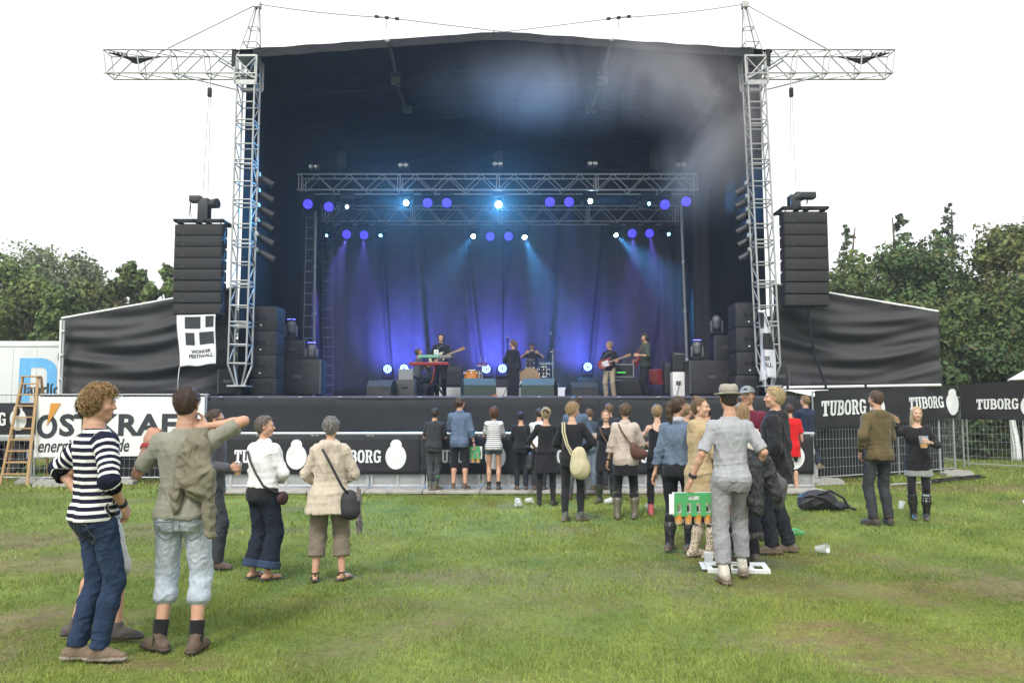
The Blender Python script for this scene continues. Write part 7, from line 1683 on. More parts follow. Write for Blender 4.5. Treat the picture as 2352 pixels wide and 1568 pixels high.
# ------------------------------------------------------------------ the audience
def jean(k, b, col, **kw): return make_bottom(k, k['q'], b, col, **kw)
def top(k, b, col, **kw): return make_top(k, k['q'], b, col, **kw)
def shoes(k, b, col, *a, **kw): return make_shoes(k, k['q'], b, col, *a, **kw)
MUD = (.15, .11, .07)
BLK = (.018, .018, .020); WASH = (.05, .05, .055)
def band(k, b, i, col, name='wristband', t=.90, r=.033):
    """bracelet on wrist i"""
    e, w = k['elb'][i], k['wri'][i]; c = e + (w - e) * t; u = unit(w - e); o = MB().tube([Vector(c - u * .014), Vector(c + u * .014)], r * k['s'], 12).build(name, mat('band_%02d%02d%02d' % tuple(int(99 * x) for x in col), col, .5), None, None, auto=40); o.parent = b
def pockets(k, b, col, dz=-.10, y=-.150):
    s = k['s']; tv = np.array([q.co[:] for o in COL.objects if o.parent == b and o.name.split('.')[0] in ('trousers', 'denim_shorts') for q in o.data.vertices])
    def snap(p): d = (np.abs(tv[:, 0] - p[0]) < .014) & (np.abs(tv[:, 2] - p[2]) < .014); return Vector((p[0], tv[d][:, 1].min() - .001, p[2])) if d.any() else None
    for m in (-1, 1):
        c = k['pel'] + k['T'] @ V3(m * .082, y, dz) * s; p = [(-.062, .07), (.062, .07), (.060, -.03), (0, -.065), (-.060, -.03)]
        p = [(p[i][0] + (p[(i + 1) % 5][0] - p[i][0]) * t / 4, p[i][1] + (p[(i + 1) % 5][1] - p[i][1]) * t / 4) for i in range(5) for t in range(4)]
        pts = [q for q in (snap(c + V3(x, 0, z) * s) for x, z in p) if q is not None]
        o = MB().tube(pts + [pts[0]], .0032, 4).build('pocket_seam', mat('seam_thread_%d' % int(col[0] * 100), col, .9), None, None, smooth=True); o.parent = b
# 1 striped sweater
b, k = person('striped', 'curly blond man in navy and white striped sweater, hands on hips', 203, 1512, 882, -42, dict(head=(-.75, .05, 0), feet=((-.06, -.03), (.08, .05)), footyaw=(-38, -48), build=.95,
    arms=('hip', ((.19, .10, .97), (1, -.7, .0), (-.4, .2, 1), .55)), lean=-.03), q=3, hair=dict(col=(.24, .135, .05), col2=(.52, .36, .16), style='curly', th=.024, curl=1.0, ln=.055, strands=1100), stubble=.15)
top(k, b, (1, 1, 1), name='sweater', sleeve=(1.30, 1.30), hem=-.05, fit=.026, sfit=.03, wr=.010, neck='crew', m=striped('breton_stripe', (.010, .012, .028), (.74, .73, .70), .046, .42), sc=True, cuff=((.035, .035, .05), .24))
jean(k, b, (.024, .040, .080), fit=.011, wear=.35, wr=.010, top=-.035); pockets(k, b, (.09, .08, .07), -.13, -.145); shoes(k, b, (.17, .12, .08), 'sneaker', sole=(.30, .27, .22)); band(k, b, 1, (.02, .02, .02))
# 2 behind him
b, k = person('capman', 'man in black cap and pale shorts half hidden behind the striped sweater', 220, 1462, 893, -68, dict(lean=-.17, side=0, feet=((-.10, -.12), (.12, .16)), footyaw=(-10, -15), arms=('down', 'hip')), q=2, hair=dict(col=(.05, .03, .02)))
top(k, b, (1, 1, 1), name='shirt', sleeve=.9, hem=-.06, m=striped('grey_stripe', (.22, .23, .25), (.60, .61, .62), .028, .5), sc=True, wr=.007); jean(k, b, (.50, .50, .49), name='shorts', ln=1.02, fit=.024, flare=.0, top=.02, wr=.010, m=CLOTH); shoes(k, b, (.08, .07, .065), 'sneaker')
def cap(k, b, col, name='cap', brim=True, mark=None):
    s, HR, hc = k['hs'], k['HR'], k['hc']; S = Shape(); L = lambda *p: hc + HR @ (V3(*p) * s)
    S.ell(L(0, -.008, .045), V3(.092, .112, .088) * s, HR, 0, fnx=lambda d, x, y, z: np.maximum(d, (-.005 - .0 * y) * s - z))
    if brim: S.ell(L(0, .115, .045), V3(.072, .075, .010) * s, HR @ rotx(-.22), .012, fnx=lambda d, x, y, z: np.maximum(d, -.03 * s - y))
    v, f = S.mesh(.006); o = np_obj(name, v, f, CLOTH, b, np.tile(np.array(col), (len(v), 1)))
    if mark: S2 = Shape(); S2.caps(L(-.012, .104, .075), L(.012, .104, .080), .010 * s, .006 * s, .004); S2.caps(L(-.002, .100, .083), L(.020, .098, .085), .008 * s, .004 * s, .004); v, f = S2.mesh(.004); np_obj('emblem', v, f, CLOTH, b, np.tile(np.array(mark), (len(v), 1)))
cap(k, b, (.012, .012, .014), brim=False)
# 3 olive T-shirt
b, k = person('olive', 'man in grey-green T-shirt and light denim shorts, jacket over his shoulder', 409, 1492, 886, 3, dict(head=(-.05, .03, 0), feet=((-.125, .02), (.125, -.02)), footyaw=(55, -8), build=.96,
    arms=(((-.31, .16, 1.36), (-.5, -.2, -1), (1, .1, .2), .9, (.35, .3, .9)), ((.13, .02, 1.475), (1, .1, -.32), (0, .5, .6), .9, (-.85, .1, .25)))), q=3, hair=dict(col=(.060, .034, .022), th=.012, ln=.03, wave=.35, strands=700), skin=SK_A)
top(k, b, (.235, .232, .185), name='t_shirt', sleeve=.80, hem=-.06, fit=.024, sfit=.018, wr=.009, drape=.92)
o = jean(k, b, (.40, .45, .505), name='denim_shorts', ln=1.42, fit=.020, flare=.0, wr=.009, top=-.05, sag_=.01, wear=.35)
pockets(k, b, (.20, .22, .26), -.14, -.165); make_shoes(k, 2, b, (.015, .015, .017), 'sock', h=.12); shoes(k, b, (.11, .075, .055), 'shoe'); band(k, b, 0, (.5, .03, .03), t=.86, r=.036)
S = Shape(); s_ = k['s']; sh = k['sho'][1]
S.caps(sh + V3(-.03, .03, .06), sh + V3(-.04, -.08, .04), .042, .055, .03); S.ell(sh + V3(-.03, -.135, -.06), (.085, .05, .13), None, .04); S.ell(sh + V3(-.005, -.15, -.23), (.105, .055, .15), None, .04)
S.caps(sh + V3(-.10, -.11, -.02), sh + V3(-.145, -.150, -.34), .034, .032, .015); S.caps(sh + V3(.05, -.12, -.22), sh + V3(.075, -.12, -.60), .042, .030, .02); S.caps(sh + V3(-.145, -.150, -.34), sh + V3(-.15, -.15, -.45), .030, .024, .02)
S.noise(.024, 26, 5, (1, 1, .35), fold=True); S.noise(.012, 52, 6, (1, 1, .35), fold=True); v, f = S.mesh(.0105)
v = v - sh; JK = mat('jacket_olive', (.175, .16, .11), .9, 0, .12, 12, .25, 90, fold=(9, .8))
o = np_obj('jacket', v, f, JK); tag(o, 'olive jacket slung over the shoulder of the grey-green T-shirt man', 'jacket'); o.location = wpt(k, sh); o.rotation_euler = (0, 0, k['yaw'])
# 4 man with glasses and cup
b, k = person('glasses', 'man with glasses and grey jacket holding a cup behind the T-shirt man', 482, 1303, 938, -78, dict(arms=('down', ((.16, .20, 1.10), (.5, -.8, -1), (-.3, .3, 1), .75)), head=(-.05, 0, 0), feet=((-.1, -.08), (.1, .1))), q=1, hair=dict(col=(.07, .04, .025)), brow=(.1, .06, .03))
top(k, b, (.085, .082, .092), name='jacket', sleeve=1.95, hem=-.10, fit=.03, wr=.009); jean(k, b, (.050, .052, .060), fit=.022, wear=.4, top=0, wr=.01); shoes(k, b, (.09, .06, .045))
o = MB().tube([Vector(k['hc'] + k['HR'] @ (V3(x, y, .008) * k['hs'])) for x, y in ((-.082, .0), (-.062, .092), (-.03, .108), (0, .112), (.03, .108), (.062, .092), (.082, 0))], .004, 5).build('glasses', BLACK_METAL, None, None, smooth=True); o.parent = b
def hand_cup(key, i, label, beer=.5, s=1.0, tilt=(0, 0)):
    k = PEOPLE[key]; f, t, n, c = k['hand'][i]; p = k['wri'][i] + f * .085 * k['s'] + n * .035 * k['s']; w = wpt(k, p); cup(w - Vector((0, 0, .065 * s)), label, (tilt[0], tilt[1], 0), s, beer, 'cups in hands')
hand_cup('glasses', 1, 'clear cup in the hand of the man with glasses', .2, 1.1)
# 5 white denim jacket
b, k = person('whitejacket', 'grey-haired woman in white denim jacket and wide dark jeans', 598, 1327, 953, -32, dict(head=(-.85, -.05, 0), feet=((-.10, 0), (.11, .02)), footyaw=(-5, -25), arms=('front', 'front'), build=1.06), 'f', q=2, hair=dict(col=(.14, .115, .09), col2=(.30, .27, .24), th=.013, ln=.032, strands=600), brow=(.2, .15, .12))
top(k, b, BLK, name='black_top', sleeve=0, hem=-.10, fit=.018, wr=.003); top(k, b, (.72, .72, .72), name='white_jacket', sleeve=1.92, hem=.045, fit=.034, sfit=.026, wr=.010, neck='collar')
jean(k, b, (.017, .022, .034), ln=1.90, fit=.020, flare=.055, wr=.010, top=-.02); make_cuffs(k, 2, b, (.035, .055, .10), 1.90, .075, .085); shoes(k, b, (.05, .035, .03), 'thong')
# 6 beige tunic
b, k = person('tunic', 'grey-haired woman in beige hooded tunic and rolled khaki trousers', 752, 1331, 955, 6, dict(head=(-.1, 0, 0), feet=((-.13, 0), (.15, .02)), footyaw=(8, -35), arms=(((-.10, .20, 1.0), (-1, -.6, -.2), (.2, .5, 1), .6), ((.10, .20, 1.02), (1, -.6, -.2), (-.2, .5, 1), .6)), build=1.08), 'f', q=2, hair=dict(col=(.17, .16, .15), col2=(.40, .38, .36), th=.015, ln=.036, strands=700))
top(k, b, (.50, .425, .34), name='tunic', sleeve=1.98, hem=-.215, fit=.030, sfit=.030, flare=.085, wr=.012, neck='hood', hood=True)
jean(k, b, (.185, .155, .115), name='capri_trousers', ln=1.58, fit=.028, flare=.02, wr=.010, top=-.05, m=CLOTH); make_cuffs(k, 2, b, (.20, .165, .125), 1.58, .065, .045, CLOTH); shoes(k, b, (.045, .038, .032), 'sandal')
def bagshape(name, label, k, prims, col, noise=.008, m=None, straps=(), group=None, strapcol=None, h=.011):
    """a soft bag in the wearer's own frame, straps as parts"""
    S = Shape()
    for p in prims: S.ell(V3(*p[0]) * k['s'], V3(*p[1]) * k['s'], rotz(R(p[2])) if len(p) > 2 else None, .07)
    if noise: S.noise(noise, 18, 3, (1, 1, .5), fold=True)
    v, f = S.mesh(h); m = m or mat('bag_' + name + '%d' % int(sum(col) * 999), col, .6, 0, .15, 14, .2, 70)
    c = v.mean(0); o = np_obj(name, v - c, f, m); o.location = wpt(k, c); o.rotation_euler = (0, 0, k['yaw']); tag(o, label, 'bag', group)
    for pts in straps:
        st_ = MB().tube([Vector(V3(*p[:3]) * k['s'] - c) for p in pts], .012, 6).build('strap', mat('strap_' + name, strapcol, .6) if strapcol else m, None, None, smooth=True); st_.parent = o
    return o
bagshape('shoulder_bag', 'black leather shoulder bag on the beige tunic woman', k, [((.235, -.13, .82), (.105, .065, .145)), ((.24, -.135, .72), (.10, .06, .06))], (.022, .022, .025), .004, straps=[((-.06, -.165, 1.40), (.0, -.185, 1.30), (.08, -.195, 1.15), (.16, -.195, 1.0), (.215, -.17, .93))])
S = Shape()
for q in range(26): a = random.uniform(-.6, .9); x = .33 + random.uniform(-.02, .025); y = -.10 + random.uniform(-.06, .06); z = .98 - q * .016; S.caps(V3(x, y, z) * k['s'], V3(x + .01 * a, y - .01, z - .10) * k['s'], .016, .007, .004)
v, f = S.mesh(.008); c = v.mean(0); SCF = mat('scarf_fringe', (.16, .14, .14), .95, 0, .9, 60, .5, 90); o = np_obj('fringed_scarf', v - c, f, SCF); o.location = wpt(k, c); o.rotation_euler = (0, 0, k['yaw']); tag(o, 'grey flecked fringed scarf hanging from the black shoulder bag', 'scarf')
k = PEOPLE['whitejacket']; bagshape('hip_bag', 'small dark embroidered bag at the hip of the white jacket woman', k, [((.235, .07, .86), (.045, .075, .075))], (.05, .02, .022), .004, straps=[((-.10, -.13, 1.36), (-.02, -.165, 1.26), (.08, -.17, 1.13), (.17, -.14, 1.0), (.235, -.03, .93), (.24, .05, .91))], strapcol=(.03, .02, .02))
# at the barrier ----------------------------------------------------
ZP = ZB
b, k = person('darktee', 'man in black T-shirt and rubber boots with green cuffs leaning on the barrier', 996, 1124, 935, -4, dict(lean=.22, feet=((-.06, -.06), (.05, -.02)), footyaw=(10, -45), arms=('rail', 'rail'), head=(0, -.1, 0)), q=1, hair=dict(col=(.05, .03, .022)), z0=ZP)
top(k, b, (.030, .031, .034), name='t_shirt', sleeve=.85, hem=-.06, fit=.022, wr=.008); jean(k, b, (.055, .056, .060), ln=1.75, fit=.016, wr=.012, top=0); shoes(k, b, (.055, .060, .035), 'boot', h=.24, cap=((.03, .20, .075), .075), mud=(MUD, .07, .7), calf=1.05)
b, k = person('denimshirt', 'tall curly-haired man in blue denim shirt and black shorts at the barrier', 1055, 1124, 910, -4, dict(head=(-.8, 0, 0), feet=((-.11, 0), (.11, 0)), footyaw=(8, -30), arms=('rail', ((.27, .02, .86), (.3, -1, 0), (-.1, 1, 0), .8))), q=1, hair=dict(col=(.085, .048, .026), style='curly', th=.012, curl=.8, ln=.04), z0=ZP)
top(k, b, (.105, .145, .225), name='denim_shirt', sleeve=1.50, hem=-.13, fit=.024, wr=.010, neck='collar', m=DENIM); jean(k, b, BLK, name='shorts', ln=1.22, fit=.022, top=-.03, m=CLOTH); shoes(k, b, (.10, .065, .045), 'shoe', sole=(.4, .38, .33)); band(k, b, 1, (.03, .03, .05))
def grip(key, i): k = PEOPLE[key]; f, t, n, c = k['hand'][i]; return wpt(k, k['wri'][i] + f * .10 * k['s'] + n * .02 * k['s'])
q = grip('denimshirt', 1); carrier(Matrix.Translation(q + Vector((.02, -.03, -.19))) @ Matrix.Rotation(R(-35), 4, 'Z'), 'green cup carrier with two beers held by the denim shirt man', 2, .25, .24)
b, k = person('stripegirl', 'curly-haired girl in striped T-shirt and denim shorts at the barrier', 1134, 1124, 933, 0, dict(lean=.10, feet=((-.10, 0), (.10, 0)), arms=('rail', 'rail'), head=(0, -.15, 0)), 'f', q=1, hair=dict(col=(.13, .058, .028), col2=(.30, .16, .08), style='bob', th=.02, curl=1., ln=.055, strands=380), z0=ZP)
top(k, b, (1, 1, 1), name='t_shirt', sleeve=.75, hem=-.11, fit=.026, m=striped('thin_stripe', (.08, .08, .09), (.66, .66, .66), .044, .62), sc=True, drape=1.0, flare=.01); jean(k, b, (.075, .11, .14), name='denim_shorts', ln=.36, fit=.014, top=-.02, wr=.004); make_shoes(k, 1, b, (.02, .02, .02), 'sock', h=.10); shoes(k, b, (.07, .05, .04))
b, k = person('blackbun', 'dark-haired girl in black with a camera strap at the barrier', 1197, 1124, 943, 4, dict(lean=.14, feet=((-.09, 0), (.10, 0)), arms=('rail', 'rail')), 'f', q=1, hair=dict(col=(.022, .016, .014), style='bun', th=.012), z0=ZP)
top(k, b, (.016, .016, .018), name='sweater', sleeve=1.9, hem=-.05, fit=.022, neck='scoop'); jean(k, b, (.022, .024, .030), fit=.008, top=0); shoes(k, b, (.12, .08, .055), 'shoe')
bagshape('camera_bag', 'small black camera hanging at the hip of the dark-haired girl in black', k, [((.12, -.16, .95), (.06, .05, .035)), ((.13, -.2, .95), (.03, .04, .03))], (.015, .015, .016), 0, straps=[((.06, -.125, 1.42), (.08, -.15, 1.25), (.10, -.16, 1.0))])
b, k = person('whitetee', 'person in white T-shirt hidden behind the blonde in the black dress', 1238, 1124, 936, -12, dict(lean=.12, arms=('rail', 'rail')), q=0, hair=dict(col=(.05, .03, .02)), z0=ZP)
top(k, b, (.66, .66, .68), name='t_shirt', sleeve=.85, hem=-.06); jean(k, b, (.03, .03, .035), top=0); shoes(k, b, (.10, .07, .05))
b, k = person('blackdress', 'blonde woman in black dress and tights with hair clipped up', 1254, 1159, 934, -3, dict(feet=((-.12, 0), (.13, .02)), footyaw=(-5, -30), arms=(((-.19, .20, 1.0), (-1, -.6, -.2), (.2, .5, 1), .6), 'front')), 'f', q=1, hair=dict(col=(.42, .32, .16), col2=(.65, .55, .35), style='bun', th=.014))
top(k, b, (.016, .016, .018), name='dress', sleeve=1.05, hem=-.02, fit=.020, neck='scoop', ztop=.49); make_bottom(k, 1, b, (.016, .016, .018), name='skirt', skirt=.36, flare=.05, m=CLOTH, wr=.012, top=.1); jean(k, b, (.022, .021, .023), name='tights', fit=.004, wr=0, top=-.1, m=CLOTH); shoes(k, b, (.02, .02, .022), 'shoe', wide=.92)
o = MB().tube([Vector(k['hc'] + k['HR'] @ (V3(x, y, z) * k['hs'])) for x, y, z in ((-.05, -.13, .05), (-.01, -.15, .09), (.03, -.145, .06), (.05, -.13, .02))], .014, 6).build('hair_clip', BLACK_METAL, None, None, smooth=True); o.parent = b
k2 = k; bagshape('black_tote', 'black bag hanging at the left side of the black dress woman', k, [((-.27, .05, .78), (.08, .12, .15)), ((-.29, .02, .66), (.07, .10, .06))], (.02, .02, .022), .012, straps=[((-.2, .1, 1.0), (-.25, .05, .9)), ((-.22, -.02, 1.0), (-.27, .05, .9))])
b, k = person('creambag', 'short-haired blonde in black sweater carrying a cream sling bag', 1314, 1195, 922, -8, dict(head=(-.75, .05, 0), feet=((-.10, -.02), (.13, .06)), footyaw=(-20, -60), arms=('front', ((.16, .18, 1.03), (1, -.5, -.2), (-.2, .5, 1), .6))), 'f', q=1, hair=dict(col=(.34, .22, .10), col2=(.60, .46, .26), th=.018, ln=.045, wave=.5, strands=380), skin=SK_C)
top(k, b, (.017, .017, .019), name='sweater', sleeve=1.92, hem=-.13, fit=.030, neck='scoop', wr=.010); jean(k, b, (.020, .020, .022), name='leggings', fit=.006, wr=.003, top=-.05, m=CLOTH); shoes(k, b, (.07, .075, .06), 'boot', h=.14, mud=(MUD, .06, .8))
bagshape('sling_bag', 'cream cloth sling bag across the short-haired blonde woman', k, [((.12, -.19, .90), (.120, .060, .19), 10), ((.14, -.195, .76), (.145, .080, .14), 10)], (.47, .42, .26), .014, straps=[((-.13, -.07, 1.44), (-.125, -.14, 1.30), (-.07, -.195, 1.12), (.0, -.215, .98), (.08, -.22, .92)), ((-.10, -.06, 1.44), (-.09, -.15, 1.30), (-.04, -.20, 1.12), (.04, -.22, .98), (.12, -.22, .93))])
b, k = person('bluebehind', 'tall brown-haired man in blue shirt behind the short-haired blonde', 1322, 1146, 908, -15, dict(arms=('front', 'front'), feet=((-.1, 0), (.12, .05))), q=0, hair=dict(col=(.06, .035, .022)))
top(k, b, (.09, .13, .19), name='shirt', sleeve=1.9, hem=-.1, m=DENIM); jean(k, b, (.11, .11, .115), top=0); shoes(k, b, (.075, .045, .03), 'boot', h=.16)
b, k = person('lightjeans', 'man in dark jacket and faded jeans leaning on the barrier', 1352, 1124, 934, -14, dict(lean=.28, arms=('rail', 'rail'), feet=((-.1, 0), (.1, .06))), q=0, hair=dict(col=(.16, .09, .045)), z0=ZP)
top(k, b, (.040, .055, .075), name='jacket', sleeve=1.95, hem=-.04, fit=.03, neck='collar'); jean(k, b, (.19, .245, .31), wear=.5, top=0); shoes(k, b, (.22, .13, .08))
b, k = person('navytee', 'light brown-haired man in dark T-shirt at the barrier behind the girl with the drink', 1402, 1124, 924, 2, dict(lean=.12, arms=('rail', 'rail')), q=0, hair=dict(col=(.17, .10, .05)), z0=ZP)
top(k, b, (.02, .023, .032), name='t_shirt', sleeve=.8, hem=-.06); jean(k, b, (.035, .04, .05), top=0); shoes(k, b, (.05, .04, .035))
b, k = person('drinkgirl', 'girl in black dress and wellingtons facing the camera with a drink', 1394, 1154, 940, 158, dict(head=(.25, -.05, .05), feet=((-.14, .02), (.14, .0)), footyaw=(20, -20), arms=('down', ((.20, .24, 1.22), (.5, -.6, -1), (-.3, .3, 1), .8))), 'f', q=1, hair=dict(col=(.26, .17, .08), style='bun', th=.010), skin=SK_C)
top(k, b, (.016, .016, .018), name='dress', sleeve=.35, hem=-.02, fit=.02, neck='scoop'); make_bottom(k, 1, b, (.016, .016, .018), name='skirt', skirt=.34, flare=.03, m=CLOTH, top=.1); jean(k, b, (.018, .018, .02), name='leggings', ln=1.6, fit=.004, wr=0, top=-.1, m=CLOTH); shoes(k, b, (.030, .042, .032), 'boot', h=.30, mud=(MUD, .10, .6), calf=1.05); band(k, b, 1, (.7, .05, .15))
hand_cup('drinkgirl', 1, 'cup of drink raised by the girl facing the camera', .35, 1.15)
bagshape('small_purse', 'small brown purse on the strap of the girl facing the camera', k, [((-.19, .10, .92), (.05, .06, .07))], (.12, .05, .02), 0, straps=[((.10, .10, 1.40), (.02, .16, 1.25), (-.08, .165, 1.1), (-.17, .13, .98))])
b, k = person('pattern', 'woman in beige patterned shirt and olive wellingtons with a brown bag', 1439, 1190, 925, -6, dict(head=(.1, 0, 0), feet=((-.14, -.02), (.13, .04)), footyaw=(10, -25), arms=(((-.27, .03, .86), (-.4, -1, 0), (.2, 1, 0), .5), 'front'), build=1.05), 'f', q=1, hair=dict(col=(.11, .065, .035), col2=(.24, .16, .09), th=.016, ln=.035, strands=320))
PAT = mat('pattern_shirt', rough=.9, var=.35, scale=48, attr='col', bump=.2, bscale=90, spec=.15, stretch=(.6, .6, 1.6)); top(k, b, (.47, .395, .335), name='patterned_shirt', sleeve=(1.45, 1.85), hem=-.13, fit=.034, wr=.010, neck='collar', m=PAT)
make_bottom(k, 1, b, (.016, .016, .018), name='skirt', skirt=.28, flare=.01, m=CLOTH, top=0); jean(k, b, (.017, .017, .019), name='leggings', ln=1.7, fit=.012, wr=.003, top=-.1, m=CLOTH); shoes(k, b, (.115, .105, .070), 'boot', h=.34, mud=(MUD, .12, .5), calf=1.12); band(k, b, 0, (.02, .02, .02))
bagshape('brown_bag', 'brown leather shoulder bag of the patterned shirt woman', k, [((.20, -.15, .98), (.13, .06, .085), 15), ((.12, -.17, 1.08), (.06, .05, .08), 10)], (.10, .045, .030), .005, straps=[((-.11, -.10, 1.43), (-.06, -.165, 1.32), (.02, -.18, 1.2), (.10, -.18, 1.1))])
b, k = person('tanktop', 'girl in black strap top and red wellingtons with her back turned', 1508, 1183, 928, -6, dict(head=(-.1, .05, 0), feet=((-.09, -.04), (.20, .10)), footyaw=(5, -10), arms=(((-.14, .26, 1.10), (-1, -.5, -.6), (.2, .5, 1), .6), 'front')), 'f', q=1, hair=dict(col=(.30, .20, .09), col2=(.5, .38, .2), style='short', th=.012, ln=.04), skin=SK_C)
top(k, b, (.016, .016, .018), name='strap_top', sleeve=0, hem=-.08, fit=.012, neck='tank', ztop=.44, wr=.004)
for m in (-1, 1): o = MB().tube([Vector(k['pel'] + k['T'] @ (V3(m * .085, y, z) * k['s'])) for y, z in ((-.115, .38), (-.108, .43), (-.075, .475), (-.02, .492), (.05, .47), (.105, .40))], .006, 5).build('shoulder_strap', BLACK_CLOTH, None, None, smooth=True); o.parent = b
make_bottom(k, 1, b, (.016, .016, .018), name='skirt', skirt=.20, m=CLOTH, top=.05); jean(k, b, (.017, .017, .019), name='leggings', ln=1.8, fit=.006, wr=.002, top=-.1, m=CLOTH); shoes(k, b, (.38, .05, .06), 'boot', h=.20, mud=(MUD, .06, .4))
b, k = person('denimjacket', 'woman with brown ponytail in denim jacket and black wellingtons', 1560, 1264, 908, -28, dict(head=(-.5, 0, 0), feet=((-.10, -.02), (.11, .04)), footyaw=(-10, -25), arms=(((-.26, -.04, .86), (-.3, -1, 0), (.2, 1, 0), .35), 'front')), 'f', q=1, hair=dict(col=(.085, .048, .026), style='pony', th=.014, ln=.045, strands=320))
top(k, b, BLK, name='black_top', sleeve=0, hem=-.10, fit=.016, wr=.003); top(k, b, (.115, .155, .215), name='denim_jacket', sleeve=1.62, hem=.045, fit=.034, sfit=.03, neck='collar', m=DENIM, wr=.011); S = Shape(); S.ell(k['nb'] + V3(0, 0, .01), V3(.085, .085, .042) * k['s'], None, 0); S.noise(.010, 50, 2, fold=True); v, f = S.mesh(.011); np_obj('scarf', v, f, CLOTH, b, np.tile((.42, .41, .42), (len(v), 1)))
jean(k, b, (.016, .017, .021), fit=.008, wr=.004, top=0); shoes(k, b, (.018, .018, .020), 'boot', h=.36, mud=(MUD, .08, .6), calf=1.08)
b, k = person('khaki', 'smiling girl in khaki parka and leopard print wellingtons', 1613, 1278, 910, -78, dict(head=(-.72, -.05, .08), feet=((-.10, -.03), (.11, .06)), footyaw=(5, -15), arms=('front', 'front')), 'f', q=2, hair=dict(col=(.17, .105, .055), col2=(.32, .22, .12), style='topbun', th=.007, ln=.03, strands=300), skin=SK_C)
top(k, b, (.40, .305, .175), name='parka', sleeve=1.98, hem=-.36, fit=.042, sfit=.034, flare=.035, wr=.012, neck='hood', hood=True); jean(k, b, (.017, .017, .019), name='tights', fit=.005, wr=0, top=-.1, m=CLOTH)
LEO = mat('leopard_rubber', rough=.4, var=.2, scale=20, attr='col', spec=.4); n_ = LEO.node_tree.nodes; vo = n_.new('ShaderNodeTexVoronoi'); vo.inputs['Scale'].default_value = 48; tc_ = n_.new('ShaderNodeTexCoord'); LEO.node_tree.links.new(tc_.outputs['Object'], vo.inputs['Vector'])
rp = n_.new('ShaderNodeValToRGB'); rp.color_ramp.elements[0].position = .30; rp.color_ramp.elements[0].color = (.05, .03, .02, 1); rp.color_ramp.elements[1].position = .42; rp.color_ramp.elements[1].color = (.50, .42, .32, 1); LEO.node_tree.links.new(vo.outputs['Distance'], rp.inputs[0]); LEO.node_tree.links.new(rp.outputs[0], n_['Principled BSDF'].inputs['Base Color'])
shoes(k, b, (.4, .3, .2), 'boot', h=.32, calf=1.1)
for o in [o for o in COL.objects if o.parent == b and o.name.startswith('boot')]: o.data.materials.clear(); o.data.materials.append(LEO)
# hat man
b, k = person('hatman', 'man in light grey T-shirt and beige hat walking away with a beer carrier', 1683, 1332, 884, 2, dict(head=(0, .05, 0), feet=((-.11, -.10), (.14, .16)), footyaw=(5, -14), lift=(0, .02), arms=(((-.345, .05, .90), (-.3, -1, 0), (.1, 1, 0), .75), ((.275, .12, .97), (.5, -1, 0), (-.2, 1, .2), .8)), build=.94), q=3, hair=dict(col=(.045, .028, .02), th=.008, ln=.02, strands=200), skin=SK_A)
top(k, b, (.33, .335, .355), name='t_shirt', sleeve=.88, hem=-.05, fit=.020, sfit=.018, wr=.009, drape=.90); jean(k, b, (.25, .25, .26), name='grey_trousers', ln=1.80, fit=.019, flare=.006, wr=.011, top=-.03, m=CLOTH, sag_=.01); shoes(k, b, (.50, .47, .40), 'boot', h=.17, mud=(MUD, .10, .95), calf=.9)
for i in (0, 1):
    an, kn = k['ank'][i], k['knee'][i]; u = unit(kn - an); fd = k['fdir'][i]; sd = np.cross(fd, V3(0, 0, 1)); o = MB().tube([Vector(an - fd * .012 + sd * .034 + u * z) for z in (.0, .06, .12, .165)], [.030, .030, .032, .034], 10).build('boot_side_panel', mat('boot_black', (.02, .022, .02), .4), None, None, smooth=True); o.parent = b
band(k, b, 0, (.012, .012, .013), t=.88, r=.040); band(k, b, 1, (.012, .012, .013), t=.90, r=.038)
S = Shape(); HR, hc, s_ = k['HR'], k['hc'], k['hs']; L = lambda *p: hc + HR @ (V3(*p) * s_)
S.ell(L(0, -.008, .050), V3(.150, .172, .012) * s_, HR, .0); S.ell(L(0, -.008, .095), V3(.093, .113, .090) * s_, HR, .006, fnx=lambda d, x, y, z: np.maximum(np.maximum(d, z - .055 * s_), -.05 * s_ - z)); S.ell(L(0, -.008, .172), V3(.022, .10, .028) * s_, HR, .03, op='s'); v, f = S.mesh(.006)
np_obj('hat', v, f, CLOTH, b, np.where((((v - hc) @ HR / s_)[:, 2] < .078)[:, None] & (np.linalg.norm(((v - hc) @ HR / s_)[:, :2], axis=1) < .125)[:, None], (.24, .22, .18), (.33, .305, .255)))
q = grip('hatman', 0); carrier(Matrix.Translation(q + Vector((.03, -.05, -.25))) @ Matrix.Rotation(R(4), 4, 'Z'), 'green cup carrier full of beer held by the hat man', 4, .38, .22)
S = Shape(); w = k['wri'][1]; S.caps(w + V3(-.10, -.05, .16), w + V3(.06, -.05, .10), .05, .05, .04); S.caps(w + V3(-.10, -.08, .12), w + V3(-.10, -.08, -.30), .055, .045, .05); S.caps(w + V3(-.02, -.1, .10), w + V3(-.03, -.12, -.38), .06, .05, .05); S.caps(w + V3(.08, -.06, .08), w + V3(.17, -.05, -.25), .055, .06, .05); S.caps(w + V3(-.13, -.06, .12), w + V3(-.19, -.06, -.08), .04, .035, .04); S.noise(.022, 20, 8, (1, 1, .45), fold=True); S.noise(.008, 60, 9, (1, 1, .4), fold=True); v, f = S.mesh(.011)
JB = mat('jacket_black', (.024, .026, .027), .6, 0, .2, 10, .25, 60, fold=(9, .8)); o = np_obj('jacket', v - w, f, JB); o.location = wpt(k, w); o.rotation_euler = (0, 0, k['yaw']); tag(o, 'black jacket draped over the right forearm of the hat man', 'jacket')
